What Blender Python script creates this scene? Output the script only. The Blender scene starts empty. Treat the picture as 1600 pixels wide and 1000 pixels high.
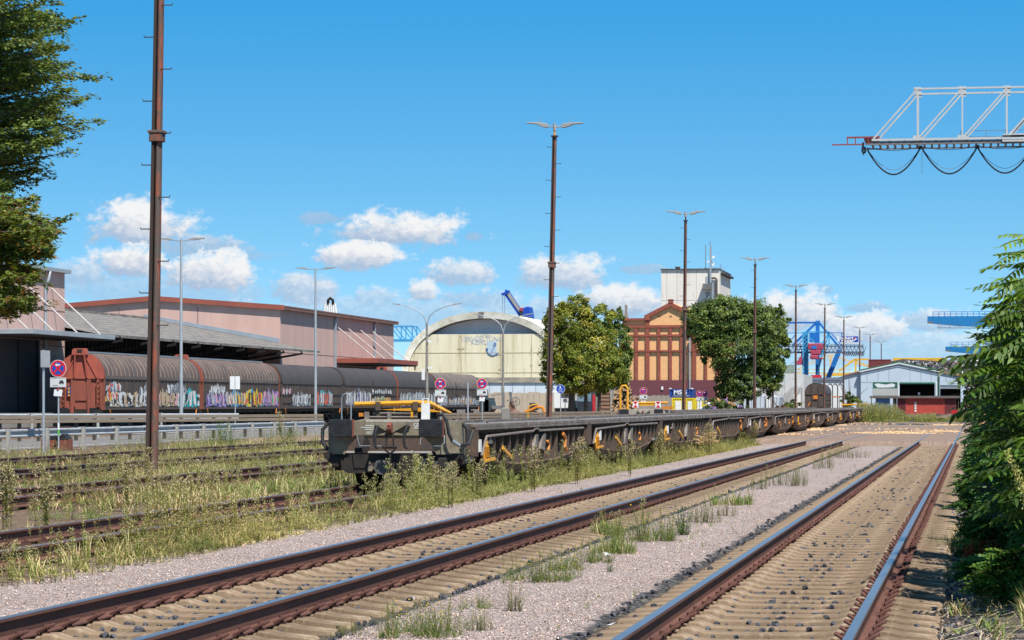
import bpy, math, random
import numpy as np
from math import sin, cos, tan, radians, pi, atan2, sqrt, hypot
from mathutils import Vector, Matrix

# ---------------------------------------------------------------- camera
F = 4300.0            # focal length in pixels of a 1600 px wide picture
TH = math.atan(725 / F)
CT, ST = cos(TH), sin(TH)
EYE = 1.72
sc = bpy.context.scene
COL = sc.collection
cam_d = bpy.data.cameras.new('camera')
cam = bpy.data.objects.new('camera', cam_d)
COL.objects.link(cam)
sc.camera = cam
cam.location = (0, 0, EYE)
cam.rotation_euler = (pi / 2, 0, TH)
cam_d.sensor_width = 36
cam_d.lens = 36 * F / 1600
cam_d.shift_y = 130 / 1600
cam_d.clip_start = 0.5
cam_d.clip_end = 6000
sc.render.resolution_x = 1024
sc.render.resolution_y = 640

# ---------------------------------------------------------------- light
SUN_TO = Vector((1.0, -1.35, 2.7)).normalized()      # towards the sun
SUN_EL = math.asin(SUN_TO.z)
SUN_AZ = atan2(SUN_TO.x, SUN_TO.y)
sun_d = bpy.data.lights.new('sun', 'SUN')
sun_d.energy = 5.0
sun_d.angle = radians(0.5)
sun_d.color = (1.0, 0.955, 0.88)
sun = bpy.data.objects.new('sun', sun_d)
COL.objects.link(sun)
sun.rotation_euler = SUN_TO.to_track_quat('Z', 'Y').to_euler()
sun.location = (60, -40, 90)
sc.view_settings.view_transform = 'Standard'
sc.view_settings.look = 'None'
sc.view_settings.exposure = 0.62
sc.view_settings.gamma = 1.0

world = bpy.data.worlds.new('World')
sc.world = world
world.use_nodes = True
W_ = world.node_tree
W_.nodes.clear()


class NT:
    """small node helper"""
    def __init__(s, nt):
        s.nt = nt

    def n(s, t, **kw):
        nd = s.nt.nodes.new(t)
        for k, v in kw.items():
            setattr(nd, k, v)
        return nd

    def l(s, a, b):
        s.nt.links.new(a, b)

    def put(s, sock, v):
        if hasattr(v, 'links') or isinstance(v, bpy.types.NodeSocket):
            s.nt.links.new(v, sock)
        else:
            sock.default_value = v

    def m(s, op, a, b=None, c=None, clamp=False):
        nd = s.nt.nodes.new('ShaderNodeMath')
        nd.operation = op
        nd.use_clamp = clamp
        s.put(nd.inputs[0], a)
        if b is not None: s.put(nd.inputs[1], b)
        if c is not None: s.put(nd.inputs[2], c)
        return nd.outputs[0]

    def mix(s, f, a, b, bt='MIX'):
        nd = s.nt.nodes.new('ShaderNodeMix')
        nd.data_type = 'RGBA'
        nd.blend_type = bt
        s.put(nd.inputs[0], f)
        s.put(nd.inputs[6], a if not isinstance(a, tuple) else (*a, 1)[:4])
        s.put(nd.inputs[7], b if not isinstance(b, tuple) else (*b, 1)[:4])
        return nd.outputs[2]

    def noise(s, vec, scale, detail=4, rough=.55, dist=0):
        nd = s.nt.nodes.new('ShaderNodeTexNoise')
        if vec is not None: s.nt.links.new(vec, nd.inputs['Vector'])
        nd.inputs['Scale'].default_value = scale
        nd.inputs['Detail'].default_value = detail
        nd.inputs['Roughness'].default_value = rough
        nd.inputs['Distortion'].default_value = dist
        return nd.outputs[0]

    def ramp(s, f, stops, interp='LINEAR'):
        nd = s.nt.nodes.new('ShaderNodeValToRGB')
        s.nt.links.new(f, nd.inputs[0])
        cr = nd.color_ramp
        cr.interpolation = interp
        while len(cr.elements) < len(stops): cr.elements.new(.5)
        for e, (p, c) in zip(cr.elements, stops):
            e.position = p
            e.color = (c, c, c, 1) if not isinstance(c, tuple) else (*c, 1)[:4]
        return nd.outputs[0]

    def smooth(s, x, a, b):
        nd = s.nt.nodes.new('ShaderNodeMapRange')
        nd.interpolation_type = 'SMOOTHSTEP'
        s.put(nd.inputs[0], x)
        nd.inputs[1].default_value = a
        nd.inputs[2].default_value = b
        return nd.outputs[0]


def make_sky():
    t = NT(W_)
    tc = t.n('ShaderNodeTexCoord')
    sep = t.n('ShaderNodeSeparateXYZ')
    t.l(tc.outputs['Generated'], sep.inputs[0])
    X, Y, Z = sep.outputs
    # the sky is sampled a little higher than it is looked at: clear dry air, deep blue low down
    zz = t.m('ADD', t.m('MULTIPLY', t.m('MAXIMUM', Z, 0.0), 2.6), 0.10)
    cmb = t.n('ShaderNodeCombineXYZ')
    t.l(X, cmb.inputs[0]); t.l(Y, cmb.inputs[1]); t.l(zz, cmb.inputs[2])
    nrm = t.n('ShaderNodeVectorMath', operation='NORMALIZE')
    t.l(cmb.outputs[0], nrm.inputs[0])
    sky = t.n('ShaderNodeTexSky', sky_type='NISHITA')
    sky.sun_disc = False
    sky.sun_elevation = SUN_EL
    sky.sun_rotation = SUN_AZ
    sky.altitude = 150
    sky.air_density = 1.0
    sky.dust_density = 0.25
    sky.ozone_density = 3.0
    t.l(nrm.outputs[0], sky.inputs['Vector'])
    el = t.m('MAXIMUM', Z, 0.0)
    tint = t.ramp(t.m('MULTIPLY', el, 4.0), SKY_TINT)
    skyc = t.mix(1.0, sky.outputs[0], tint, 'MULTIPLY')
    # clouds stand at fixed bearings and heights above the horizon, in a low band over the harbour
    c, s_ = CT, ST
    fwd = t.m('SUBTRACT', t.m('MULTIPLY', Y, c), t.m('MULTIPLY', X, s_))
    rgt = t.m('ADD', t.m('MULTIPLY', X, c), t.m('MULTIPLY', Y, s_))
    fw = t.m('MAXIMUM', fwd, 0.05)
    a = t.m('MULTIPLY', t.m('DIVIDE', rgt, fw), 43.0)       # 1 unit = 100 px of bearing
    b = t.m('MULTIPLY', t.m('DIVIDE', Z, fw), 43.0)
    cv = t.n('ShaderNodeCombineXYZ')
    t.l(a, cv.inputs[0]); t.l(t.m('MULTIPLY', b, 1.35), cv.inputs[1])
    vec = cv.outputs[0]
    n1 = t.noise(vec, 2.0, 9, .60, .25)
    n2 = t.noise(vec, 1.1, 3, .5)
    nn = t.noise(vec, 7.0, 6, .62, .3)
    a = t.m('ADD', a, t.m('MULTIPLY', t.m('SUBTRACT', n2, .5), 0.5))
    best = None
    shade = None
    for (cx, cy, rx, ry, op, br) in CLOUDS:
        ax = (cx - 800) / 100.0
        by = (630 - cy) / 100.0
        dx = t.m('DIVIDE', t.m('SUBTRACT', a, ax), rx / 92.0)
        dyr = t.m('DIVIDE', t.m('SUBTRACT', b, by), ry / 92.0)
        dy = t.m('MULTIPLY', dyr, t.m('ADD', 1.0, t.m('MULTIPLY', t.m('LESS_THAN', dyr, 0.0), .55)))
        d = t.m('SQRT', t.m('ADD', t.m('MULTIPLY', dx, dx), t.m('MULTIPLY', dy, dy)))
        v = t.m('ADD', t.m('SUBTRACT', 1.12, d), t.m('MULTIPLY', t.m('SUBTRACT', n1, .5), 2.0))
        v = t.m('ADD', v, t.m('MULTIPLY', t.m('SUBTRACT', nn, .5), .7))
        k = t.m('MULTIPLY', t.smooth(v, -.08, .50), op)
        lit = t.m('MULTIPLY', k, t.m('MULTIPLY', t.m('ADD', t.m('ADD', t.m('MULTIPLY', dyr, .62), t.m('MULTIPLY', dx, .14)), .56), br))
        best = k if best is None else t.m('MAXIMUM', best, k)
        shade = lit if shade is None else t.m('MAXIMUM', shade, lit)
    lit = t.m('ADD', t.m('DIVIDE', shade, t.m('MAXIMUM', best, .05)), t.m('MULTIPLY', t.m('SUBTRACT', nn, .5), 1.0))
    lit = t.m('ADD', lit, t.m('MULTIPLY', t.m('SUBTRACT', n1, .5), .8))
    cc = t.ramp(lit, CLOUD_RAMP)
    msk = t.m('MULTIPLY', best, t.m('GREATER_THAN', fwd, .1))
    fin = t.mix(msk, skyc, cc)
    bg = t.n('ShaderNodeBackground')
    t.l(fin, bg.inputs[0])
    bg.inputs[1].default_value = 0.12
    out = t.n('ShaderNodeOutputWorld')
    t.l(bg.outputs[0], out.inputs[0])


SKY_TINT = [(0.0, (.90, .97, .88)), (.25, (.62, 1.03, 1.0)), (.6, (.22, 1.06, 1.24)), (1.0, (.40, .80, .90))]
CLOUD_RAMP = [(0.0, (1.9, 2.7, 3.8)), (.38, (2.4, 3.05, 3.95)), (.66, (3.6, 3.9, 4.4)), (.95, (4.9, 4.95, 5.0))]
CLOUDS = [  # bearing, height, half width, half height, opacity, brightness
    (222, 358, 82, 42, 1, 1.1), (305, 388, 66, 22, .75, .55), (205, 415, 58, 34, 1, 1.1), (325, 432, 72, 38, 1, 1.1),
    (125, 432, 52, 24, .7, .75), (625, 364, 100, 30, 1, 1.1), (565, 404, 66, 28, 1, 1.15), (475, 456, 58, 32, .8, .8),
    (500, 343, 36, 11, .6, .3), (720, 431, 50, 24, .85, .9), (665, 459, 28, 22, .9, 1.1), (745, 472, 60, 20, .6, .6),
    (880, 432, 75, 34, .9, 1.0), (978, 476, 66, 32, .95, 1.05), (1000, 422, 32, 9, .6, .3), (1240, 492, 88, 36, .95, 1.05),
    (1350, 522, 66, 34, .9, 1.0), (1355, 483, 36, 10, .6, .4), (1455, 506, 70, 22, .7, .7), (1285, 456, 17, 9, .5, .3),
    (743, 371, 16, 10, .6, .3), (585, 470, 38, 20, .6, .7), (195, 321, 38, 8, .5, .3), (60, 346, 24, 12, .6, .7),
    (590, 495, 200, 34, .5, .62), (1400, 550, 230, 34, .55, .65), (820, 500, 150, 34, .55, .62), (250, 455, 200, 30, .5, .6), (1050, 500, 140, 34, .5, .6), (330, 400, 100, 16, .5, .35)]
make_sky()


# ---------------------------------------------------------------- picture measures -> places
def WD(px, D):
    xc = (px - 800) * D / F
    return (xc * CT - D * ST, xc * ST + D * CT)


def UV(px, v):                       # x of the point on the plane y = v seen at bearing px
    t = (px - 800) / F
    return v * (t * CT - ST) / (CT + t * ST)


def DD(u, v):
    return v * CT - u * ST


def ZZ(py, u, v):
    return EYE + (630 - py) * DD(u, v) / F


def PV(px, py, v):
    u = UV(px, v)
    return (u, v, ZZ(py, u, v))


def VU(px, u):                       # y of the point on the plane x = u seen at bearing px
    D = F * (u / CT) / (px - 1525)
    return (D + u * ST) / CT


def PU(px, py, u):
    v = VU(px, u)
    return (u, v, ZZ(py, u, v))


def pxof(u, v):
    return 800 + F * (u * CT + v * ST) / DD(u, v)


# ---------------------------------------------------------------- materials
_M = {}


def mat(name, c1, c2=None, scale=3.0, rough=.75, metal=0.0, bump=0.0, c3=None, stretch=None, bscale=None, spec=.3, thr=(.35, .65), detail=6, t3=(.55, .68)):
    if name in _M: return _M[name]
    m = bpy.data.materials.new(name)
    m.use_nodes = True
    t = NT(m.node_tree)
    p = m.node_tree.nodes['Principled BSDF']
    p.inputs['Roughness'].default_value = rough
    p.inputs['Metallic'].default_value = metal
    p.inputs['Specular IOR Level'].default_value = spec
    tc = t.n('ShaderNodeTexCoord')
    mp = t.n('ShaderNodeMapping')
    t.l(tc.outputs['Object'], mp.inputs[0])
    if stretch: mp.inputs['Scale'].default_value = stretch
    vec = mp.outputs[0]
    if c2 is None:
        c2 = tuple(x * .78 for x in c1)
    f = t.ramp(t.noise(vec, scale, detail, .62), [(thr[0], 0.0), (thr[1], 1.0)])
    col = t.mix(f, c1, c2)
    if c3 is not None:
        f3 = t.ramp(t.noise(vec, scale * 2.7, 5, .7, .4), [(t3[0], 0.0), (t3[1], 1.0)])
        col = t.mix(f3, col, c3)
    fine = t.noise(tc.outputs['Object'], scale * 14, 3, .6)
    col = t.mix(t.m('MULTIPLY', fine, .35), col, (0.5, 0.5, 0.5), 'MULTIPLY')
    t.l(col, p.inputs['Base Color'])
    if bump:
        b = t.n('ShaderNodeBump')
        b.inputs['Strength'].default_value = 1
        b.inputs['Distance'].default_value = bump
        t.l(t.noise(tc.outputs['Object'], bscale or scale * 8, 4, .6), b.inputs['Height'])
        t.l(b.outputs[0], p.inputs['Normal'])
    _M[name] = m
    return m


def leaf_mat(name, trans=.3, rough=.55, spec=.25):
    if name in _M: return _M[name]
    m = bpy.data.materials.new(name)
    m.use_nodes = True
    t = NT(m.node_tree)
    p = m.node_tree.nodes['Principled BSDF']
    p.inputs['Roughness'].default_value = rough
    p.inputs['Specular IOR Level'].default_value = spec
    at = t.n('ShaderNodeAttribute', attribute_name='tint')
    t.l(at.outputs['Color'], p.inputs['Base Color'])
    tr = t.n('ShaderNodeBsdfTranslucent')
    t.l(t.mix(1.0, at.outputs['Color'], (1.5, 1.45, .6), 'MULTIPLY'), tr.inputs[0])
    mx = t.n('ShaderNodeMixShader')
    mx.inputs[0].default_value = trans
    t.l(p.outputs[0], mx.inputs[1]); t.l(tr.outputs[0], mx.inputs[2])
    t.l(mx.outputs[0], m.node_tree.nodes['Material Output'].inputs[0])
    _M[name] = m
    return m


# ---------------------------------------------------------------- objects
def tag(o, label=None, cat=None, group=None, kind=None):
    if label: o['label'] = label
    if cat: o['category'] = cat
    if group: o['group'] = group
    if kind: o['kind'] = kind
    return o


def thing(name, label, cat, loc=(0, 0, 0), rz=0, group=None):
    o = bpy.data.objects.new(name, None)
    o.empty_display_size = .3
    COL.objects.link(o)
    o.location = loc
    o.rotation_euler = (0, 0, rz)
    return tag(o, label, cat, group)


def children(o):
    return KIDS.get(o.name, [])


KIDS = {}


def adopt(o, parent):
    o.parent = parent
    KIDS.setdefault(parent.name, []).append(o)


def dup(o, loc=None, rz=None, label=None, parent=None, group=None):
    c = o.copy()
    COL.objects.link(c)
    if parent is not None: adopt(c, parent)
    for ch in list(children(o)): dup(ch, parent=c)
    if loc is not None: c.location = loc
    if rz is not None: c.rotation_euler = (0, 0, rz)
    if label: c['label'] = label
    if group: c['group'] = group
    return c


class MB:
    def __init__(s):
        s.v = []; s.f = []; s.m = []; s.k = 0

    def poly(s, pts, mi=None):
        b = len(s.v)
        s.v += [tuple(p) for p in pts]
        s.f.append(tuple(range(b, b + len(pts))))
        s.m.append(s.k if mi is None else mi)
        return s

    def box(s, x0, x1, y0, y1, z0, z1):
        b = len(s.v)
        s.v += [(x0, y0, z0), (x1, y0, z0), (x1, y1, z0), (x0, y1, z0), (x0, y0, z1), (x1, y0, z1), (x1, y1, z1), (x0, y1, z1)]
        for q in ((0, 3, 2, 1), (4, 5, 6, 7), (0, 1, 5, 4), (1, 2, 6, 5), (2, 3, 7, 6), (3, 0, 4, 7)):
            s.f.append(tuple(b + i for i in q)); s.m.append(s.k)
        return s

    def cb(s, c, d):
        return s.box(c[0] - d[0] / 2, c[0] + d[0] / 2, c[1] - d[1] / 2, c[1] + d[1] / 2, c[2] - d[2] / 2, c[2] + d[2] / 2)

    def bar(s, p, q, w, h=None, up=(0, 0, 1)):
        h = h or w
        p, q = Vector(p), Vector(q)
        d = (q - p).normalized()
        up = Vector(up)
        if abs(d.dot(up)) > .98: up = Vector((0, 1, 0))
        a = d.cross(up).normalized() * (w / 2)
        c = a.cross(d).normalized() * (h / 2)
        b = len(s.v)
        for e in (p, q):
            s.v += [tuple(e - a - c), tuple(e + a - c), tuple(e + a + c), tuple(e - a + c)]
        for f in ((0, 1, 2, 3), (7, 6, 5, 4), (0, 4, 5, 1), (1, 5, 6, 2), (2, 6, 7, 3), (3, 7, 4, 0)):
            s.f.append(tuple(b + i for i in f)); s.m.append(s.k)
        return s

    def tube(s, path, r, n=8, cap=True):
        P = [Vector(p) for p in path]
        rs = r if isinstance(r, (list, tuple)) else [r] * len(P)
        ref = None
        rings = []
        for i, p in enumerate(P):
            d = (P[min(i + 1, len(P) - 1)] - P[max(i - 1, 0)]).normalized()
            if ref is None:
                ref = Vector((0, 0, 1)) if abs(d.z) < .9 else Vector((1, 0, 0))
            a = (ref - d * ref.dot(d)).normalized()
            ref = a
            c = d.cross(a)
            b = len(s.v)
            for k in range(n):
                an = 2 * pi * k / n
                s.v.append(tuple(p + (a * cos(an) + c * sin(an)) * rs[i]))
            rings.append(b)
        for i in range(len(rings) - 1):
            a0, b0 = rings[i], rings[i + 1]
            for k in range(n):
                k2 = (k + 1) % n
                s.f.append((a0 + k, a0 + k2, b0 + k2, b0 + k)); s.m.append(s.k)
        if cap:
            s.f.append(tuple(rings[0] + k for k in reversed(range(n)))); s.m.append(s.k)
            s.f.append(tuple(rings[-1] + k for k in range(n))); s.m.append(s.k)
        return s

    def ext(s, prof, a, b, axis='y', cap=True, close=True):
        """profile (p, q) extruded along an axis: y -> (x,z), x -> (y,z), z -> (x,y)"""
        def P(p, t):
            if axis == 'y': return (p[0], t, p[1])
            if axis == 'x': return (t, p[0], p[1])
            return (p[0], p[1], t)
        n = len(prof); o = len(s.v)
        s.v += [P(p, a) for p in prof] + [P(p, b) for p in prof]
        for i in range(n if close else n - 1):
            j = (i + 1) % n
            s.f.append((o + i, o + j, o + n + j, o + n + i)); s.m.append(s.k)
        if cap and close:
            s.f.append(tuple(o + i for i in reversed(range(n)))); s.m.append(s.k)
            s.f.append(tuple(o + n + i for i in range(n))); s.m.append(s.k)
        return s

    def cyl(s, p, q, r, n=12):
        return s.tube([p, q], r, n)

    def disc(s, c, r, n=24, nrm='-y', a0=0, a1=2 * pi, r2=None):
        pts = []
        full = abs(a1 - a0 - 2 * pi) < 1e-6
        for k in range(n if full else n + 1):
            an = a0 + (a1 - a0) * k / n
            pts.append((c[0] + r * cos(an), c[1], c[2] + (r2 or r) * sin(an)))
        if not full: pts.append(c)
        return s.poly(pts)

    def build(s, name, mats, parent=None, smooth=False, bevel=0, loc=None, fix=True):
        me = bpy.data.meshes.new(name)
        me.from_pydata(s.v, [], s.f)
        if not isinstance(mats, (list, tuple)): mats = [mats]
        for m in mats: me.materials.append(m)
        me.polygons.foreach_set('material_index', s.m)
        if smooth:
            me.polygons.foreach_set('use_smooth', [True] * len(s.f))
        me.update()
        if fix:
            import bmesh
            bm = bmesh.new(); bm.from_mesh(me)
            bmesh.ops.recalc_face_normals(bm, faces=bm.faces)
            bm.to_mesh(me); bm.free()
        o = bpy.data.objects.new(name, me)
        COL.objects.link(o)
        if smooth:
            md = o.modifiers.new('edges', 'EDGE_SPLIT'); md.split_angle = radians(38)
        if bevel:
            md = o.modifiers.new('bevel', 'BEVEL'); md.width = bevel; md.segments = 2; md.limit_method = 'ANGLE'
        if parent is not None: adopt(o, parent)
        if loc is not None: o.location = loc
        return o


def text(name, body, size, m, parent, loc, rot=(pi / 2, 0, 0), depth=.004, sx=1.0, align='CENTER', bold=0.0):
    cu = bpy.data.curves.new(name, 'FONT')
    cu.body = body; cu.size = size; cu.extrude = depth; cu.offset = bold
    cu.align_x = align; cu.align_y = 'CENTER'; cu.resolution_u = 3
    o = bpy.data.objects.new(name, cu)
    COL.objects.link(o)
    dg = bpy.context.evaluated_depsgraph_get()
    me = bpy.data.meshes.new_from_object(o.evaluated_get(dg))
    bpy.data.objects.remove(o)
    me.materials.clear(); me.materials.append(m)
    me.name = name
    r = bpy.data.objects.new(name, me)
    COL.objects.link(r)
    if parent is not None: adopt(r, parent)
    r.location = loc; r.rotation_euler = rot; r.scale = (sx, 1, 1)
    return r


def quads_mesh(name, Q, C, m, parent=None):
    """Q (n,4,3) loose quads, C (n,3) tint of each"""
    Q = np.asarray(Q, np.float32); n = len(Q)
    me = bpy.data.meshes.new(name)
    me.vertices.add(n * 4); me.loops.add(n * 4); me.polygons.add(n)
    me.vertices.foreach_set('co', Q.reshape(-1))
    me.loops.foreach_set('vertex_index', np.arange(n * 4, dtype=np.int32))
    me.polygons.foreach_set('loop_start', np.arange(0, n * 4, 4, dtype=np.int32))
    me.polygons.foreach_set('loop_total', np.full(n, 4, np.int32))
    at = me.attributes.new('tint', 'FLOAT_COLOR', 'POINT')
    c = np.ones((n * 4, 4), np.float32)
    c[:, :3] = np.repeat(np.asarray(C, np.float32), 4, axis=0)
    at.data.foreach_set('color', c.reshape(-1))
    me.materials.append(m)
    me.update(); me.validate()
    o = bpy.data.objects.new(name, me)
    COL.objects.link(o)
    if parent is not None: adopt(o, parent)
    return o

# ================================================================ setting: ground, road, crossing
R = random.Random(7)
NR = np.random.default_rng(11)
TRK = [-1.58, -6.18, -10.85, -16.4, -21.4, -26.3]      # track centre lines


def ground_material():
    m = bpy.data.materials.new('yard_ground')
    m.use_nodes = True
    t = NT(m.node_tree)
    p = m.node_tree.nodes['Principled BSDF']
    p.inputs['Roughness'].default_value = .95
    p.inputs['Specular IOR Level'].default_value = .15
    tc = t.n('ShaderNodeTexCoord')
    o = tc.outputs['Object']
    sep = t.n('ShaderNodeSeparateXYZ'); t.l(o, sep.inputs[0])
    U, V = sep.outputs[0], sep.outputs[1]
    nlow = t.noise(o, .55, 4, .6)
    nmid = t.noise(o, 3.2, 5, .65)
    nfin = t.noise(o, 26, 5, .7)
    wob = t.m('ADD', t.m('MULTIPLY', t.m('SUBTRACT', nlow, .5), .55), t.m('MULTIPLY', t.m('SUBTRACT', nmid, .5), .35))
    Uw = t.m('ADD', U, wob)
    # stones
    vo = t.n('ShaderNodeTexVoronoi'); vo.inputs['Scale'].default_value = 30; t.l(o, vo.inputs['Vector'])
    vs = t.n('ShaderNodeSeparateColor'); t.l(vo.outputs['Color'], vs.inputs[0])
    vo2 = t.n('ShaderNodeTexVoronoi'); vo2.inputs['Scale'].default_value = 15; t.l(o, vo2.inputs['Vector'])
    vs2 = t.n('ShaderNodeSeparateColor'); t.l(vo2.outputs['Color'], vs2.inputs[0])
    pink = t.ramp(vs.outputs[0], [(0, (.33, .245, .215)), (.25, (.46, .36, .32)), (.7, (.53, .425, .385)), (.92, (.64, .55, .505)), (1, (.29, .235, .215))])
    pink = t.mix(t.m('MULTIPLY', t.ramp(nmid, [(.4, 0.0), (.62, 1.0)]), .35), pink, (.42, .29, .235))
    pink = t.mix(t.m('MULTIPLY', t.ramp(nlow, [(.42, 0.0), (.6, 1.0)]), .45), pink, (.57, .46, .415))
    darkst = t.ramp(vs2.outputs[0], [(0, (.035, .036, .042)), (.6, (.085, .085, .09)), (.85, (.19, .17, .15)), (1, (.33, .28, .22))])
    tan = t.ramp(t.m('ADD', t.m('MULTIPLY', nmid, .6), t.m('MULTIPLY', nfin, .4)), [(.3, (.11, .08, .055)), (.55, (.20, .148, .10)), (.7, (.29, .22, .15))])
    dirt = t.ramp(t.m('ADD', t.m('MULTIPLY', nmid, .5), t.m('MULTIPLY', nfin, .5)), [(.34, (.12, .075, .045)), (.5, (.25, .165, .105)), (.66, (.38, .27, .18))])
    dirt = t.mix(t.m('MULTIPLY', t.ramp(vs.outputs[0], [(.5, 0.0), (.6, 1.0)]), .5), dirt, t.mix(.5, darkst, (.42, .30, .22)))
    col = dirt
    inpink = t.m('MULTIPLY', t.smooth(Uw, -9.6, -8.9), t.m('SUBTRACT', 1.0, t.smooth(Uw, 0.0, .5)))
    far = t.smooth(t.m('ADD', V, t.m('MULTIPLY', wob, 8)), 224, 232)
    inpink = t.m('MULTIPLY', inpink, t.m('SUBTRACT', 1.0, far))
    col = t.mix(inpink, col, pink)
    rightmix = t.mix(t.ramp(nmid, [(.42, 0.0), (.58, 1.0)]), darkst, (.30, .235, .18))
    col = t.mix(t.smooth(Uw, -.35, -.05), col, rightmix)
    for uc in TRK[:2]:
        d = t.m('ABSOLUTE', t.m('SUBTRACT', U, uc))
        dw = t.m('ADD', d, t.m('MULTIPLY', t.m('SUBTRACT', nmid, .5), .45))
        bed = t.m('SUBTRACT', 1.0, t.smooth(dw, 1.42, 1.50))
        edge = t.smooth(dw, 1.30, 1.36)
        st = t.mix(t.m('MULTIPLY', t.ramp(nfin, [(.56, 0.0), (.62, 1.0)]), .5), tan, darkst)
        bc = t.mix(edge, st, darkst)
        col = t.mix(bed, col, bc)
    t.l(col, p.inputs['Base Color'])
    b = t.n('ShaderNodeBump'); b.inputs['Distance'].default_value = .012; b.inputs['Strength'].default_value = .9
    hh = t.m('ADD', t.m('MULTIPLY', vs.outputs[0], .5), t.m('ADD', t.m('MULTIPLY', vo.outputs['Distance'], -8.0), t.m('MULTIPLY', nmid, 1.5)))
    t.l(hh, b.inputs['Height']); t.l(b.outputs[0], p.inputs['Normal'])
    return m


def sheet(name, x0, x1, y0, y1, z, m, nx=1, ny=1, jag=0.0, kind='structure'):
    b = MB()
    if jag == 0:
        b.poly([(x0, y0, z), (x1, y0, z), (x1, y1, z), (x0, y1, z)])
    else:
        pts = []
        n = int((x1 - x0) * 2.5)
        for i in range(n + 1): pts.append((x0 + (x1 - x0) * i / n, y0 + R.uniform(-jag, jag), z))
        for i in range(n + 1): pts.append((x1 - (x1 - x0) * i / n, y1 + R.uniform(-jag, jag), z))
        b.poly(pts)
    o = b.build(name, m, fix=False)
    return tag(o, kind=kind)


gm = ground_material()
gb = MB()
# the yard floor with a slight swell in the gravel strips, one sheet out to the horizon
us = [-2500, -400, -120, -60, -36, -28.2, -24, -19, -13.8, -12.6, -9.4, -8.7, -8.2, -7.68, -7.5, -4.86, -4.68, -4.1, -3.6, -3.08, -2.9, -.26, -.08, .3, 1.2, 2.5, 6, 40, 400, 2500]
zs = {-8.7: -.03, -8.2: -.03, -7.68: -.045, -7.5: -.07, -4.86: -.07, -4.68: -.045, -4.1: -.025, -3.6: -.025, -3.08: -.045, -2.9: -.07, -.26: -.07, -.08: -.05, .3: -.03, 1.2: .05, 2.5: .11, 6: .07}
vsn = [-60, 12, 30, 60, 90, 111.6, 112.4, 228, 320, 700, 3500]
nu = len(us)
for v in vsn:
    for u in us:
        gb.v.append((u, v, zs.get(u, -.05)))
for j in range(len(vsn) - 1):
    for i in range(nu - 1):
        a = j * nu + i
        gb.f.append((a, a + 1, a + nu + 1, a + nu)); gb.m.append(0)
tag(gb.build('ground', gm, fix=False), kind='structure')

asph = mat('asphalt', (.19, .175, .165), (.15, .14, .135), scale=1.2, rough=.9, bump=.004, bscale=40, c3=(.23, .21, .19))
sheet('road', -45.5, -35.6, -20, 420, -.035, asph)
sheet('road_edge_line', -37.0, -36.85, -20, 420, -.03, mat('road_paint', (.75, .74, .70), (.6, .58, .55), rough=.6))
# yard apron beyond the road, where trucks and stacks stand
sheet('yard_apron', -60, -46.2, 150, 420, -.03, mat('old_concrete', (.30, .28, .25), (.24, .22, .19), scale=.5, rough=.9))

cr_m = mat('crossing_asphalt', (.255, .175, .13), (.19, .13, .098), scale=.55, rough=.9, c3=(.31, .225, .17), bump=.004, bscale=30)
cb = MB()
V0, V1 = 113.5, 226.0
edges = [-32.0]
for uc in TRK[4::-1]:
    for s in (-1, 1):
        edges += [uc + s * .75 - .045, uc + s * .75 + .045] if s < 0 else [uc + s * .75 - .045, uc + s * .75 + .045]
edges.append(.9)
for i in range(0, len(edges), 2):
    x0, x1 = edges[i], edges[i + 1]
    zz = .162
    v0 = V0 + (0 if x0 > -9 else 6)
    n = 24
    pts = [(x0 + (x1 - x0) * k / n, v0 + R.uniform(-.15, .15), zz) for k in range(n + 1)] + [(x1, V1, zz), (x0, V1, zz)]
    cb.poly(pts)
    for k in range(n):      # broken front lip down to the gravel
        a, b_ = pts[k], pts[k + 1]
        cb.poly([(a[0], v0 - .9, -.06), (b_[0], v0 - .9, -.06), b_, a])
tag(cb.build('level_crossing', cr_m), kind='structure')

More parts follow.
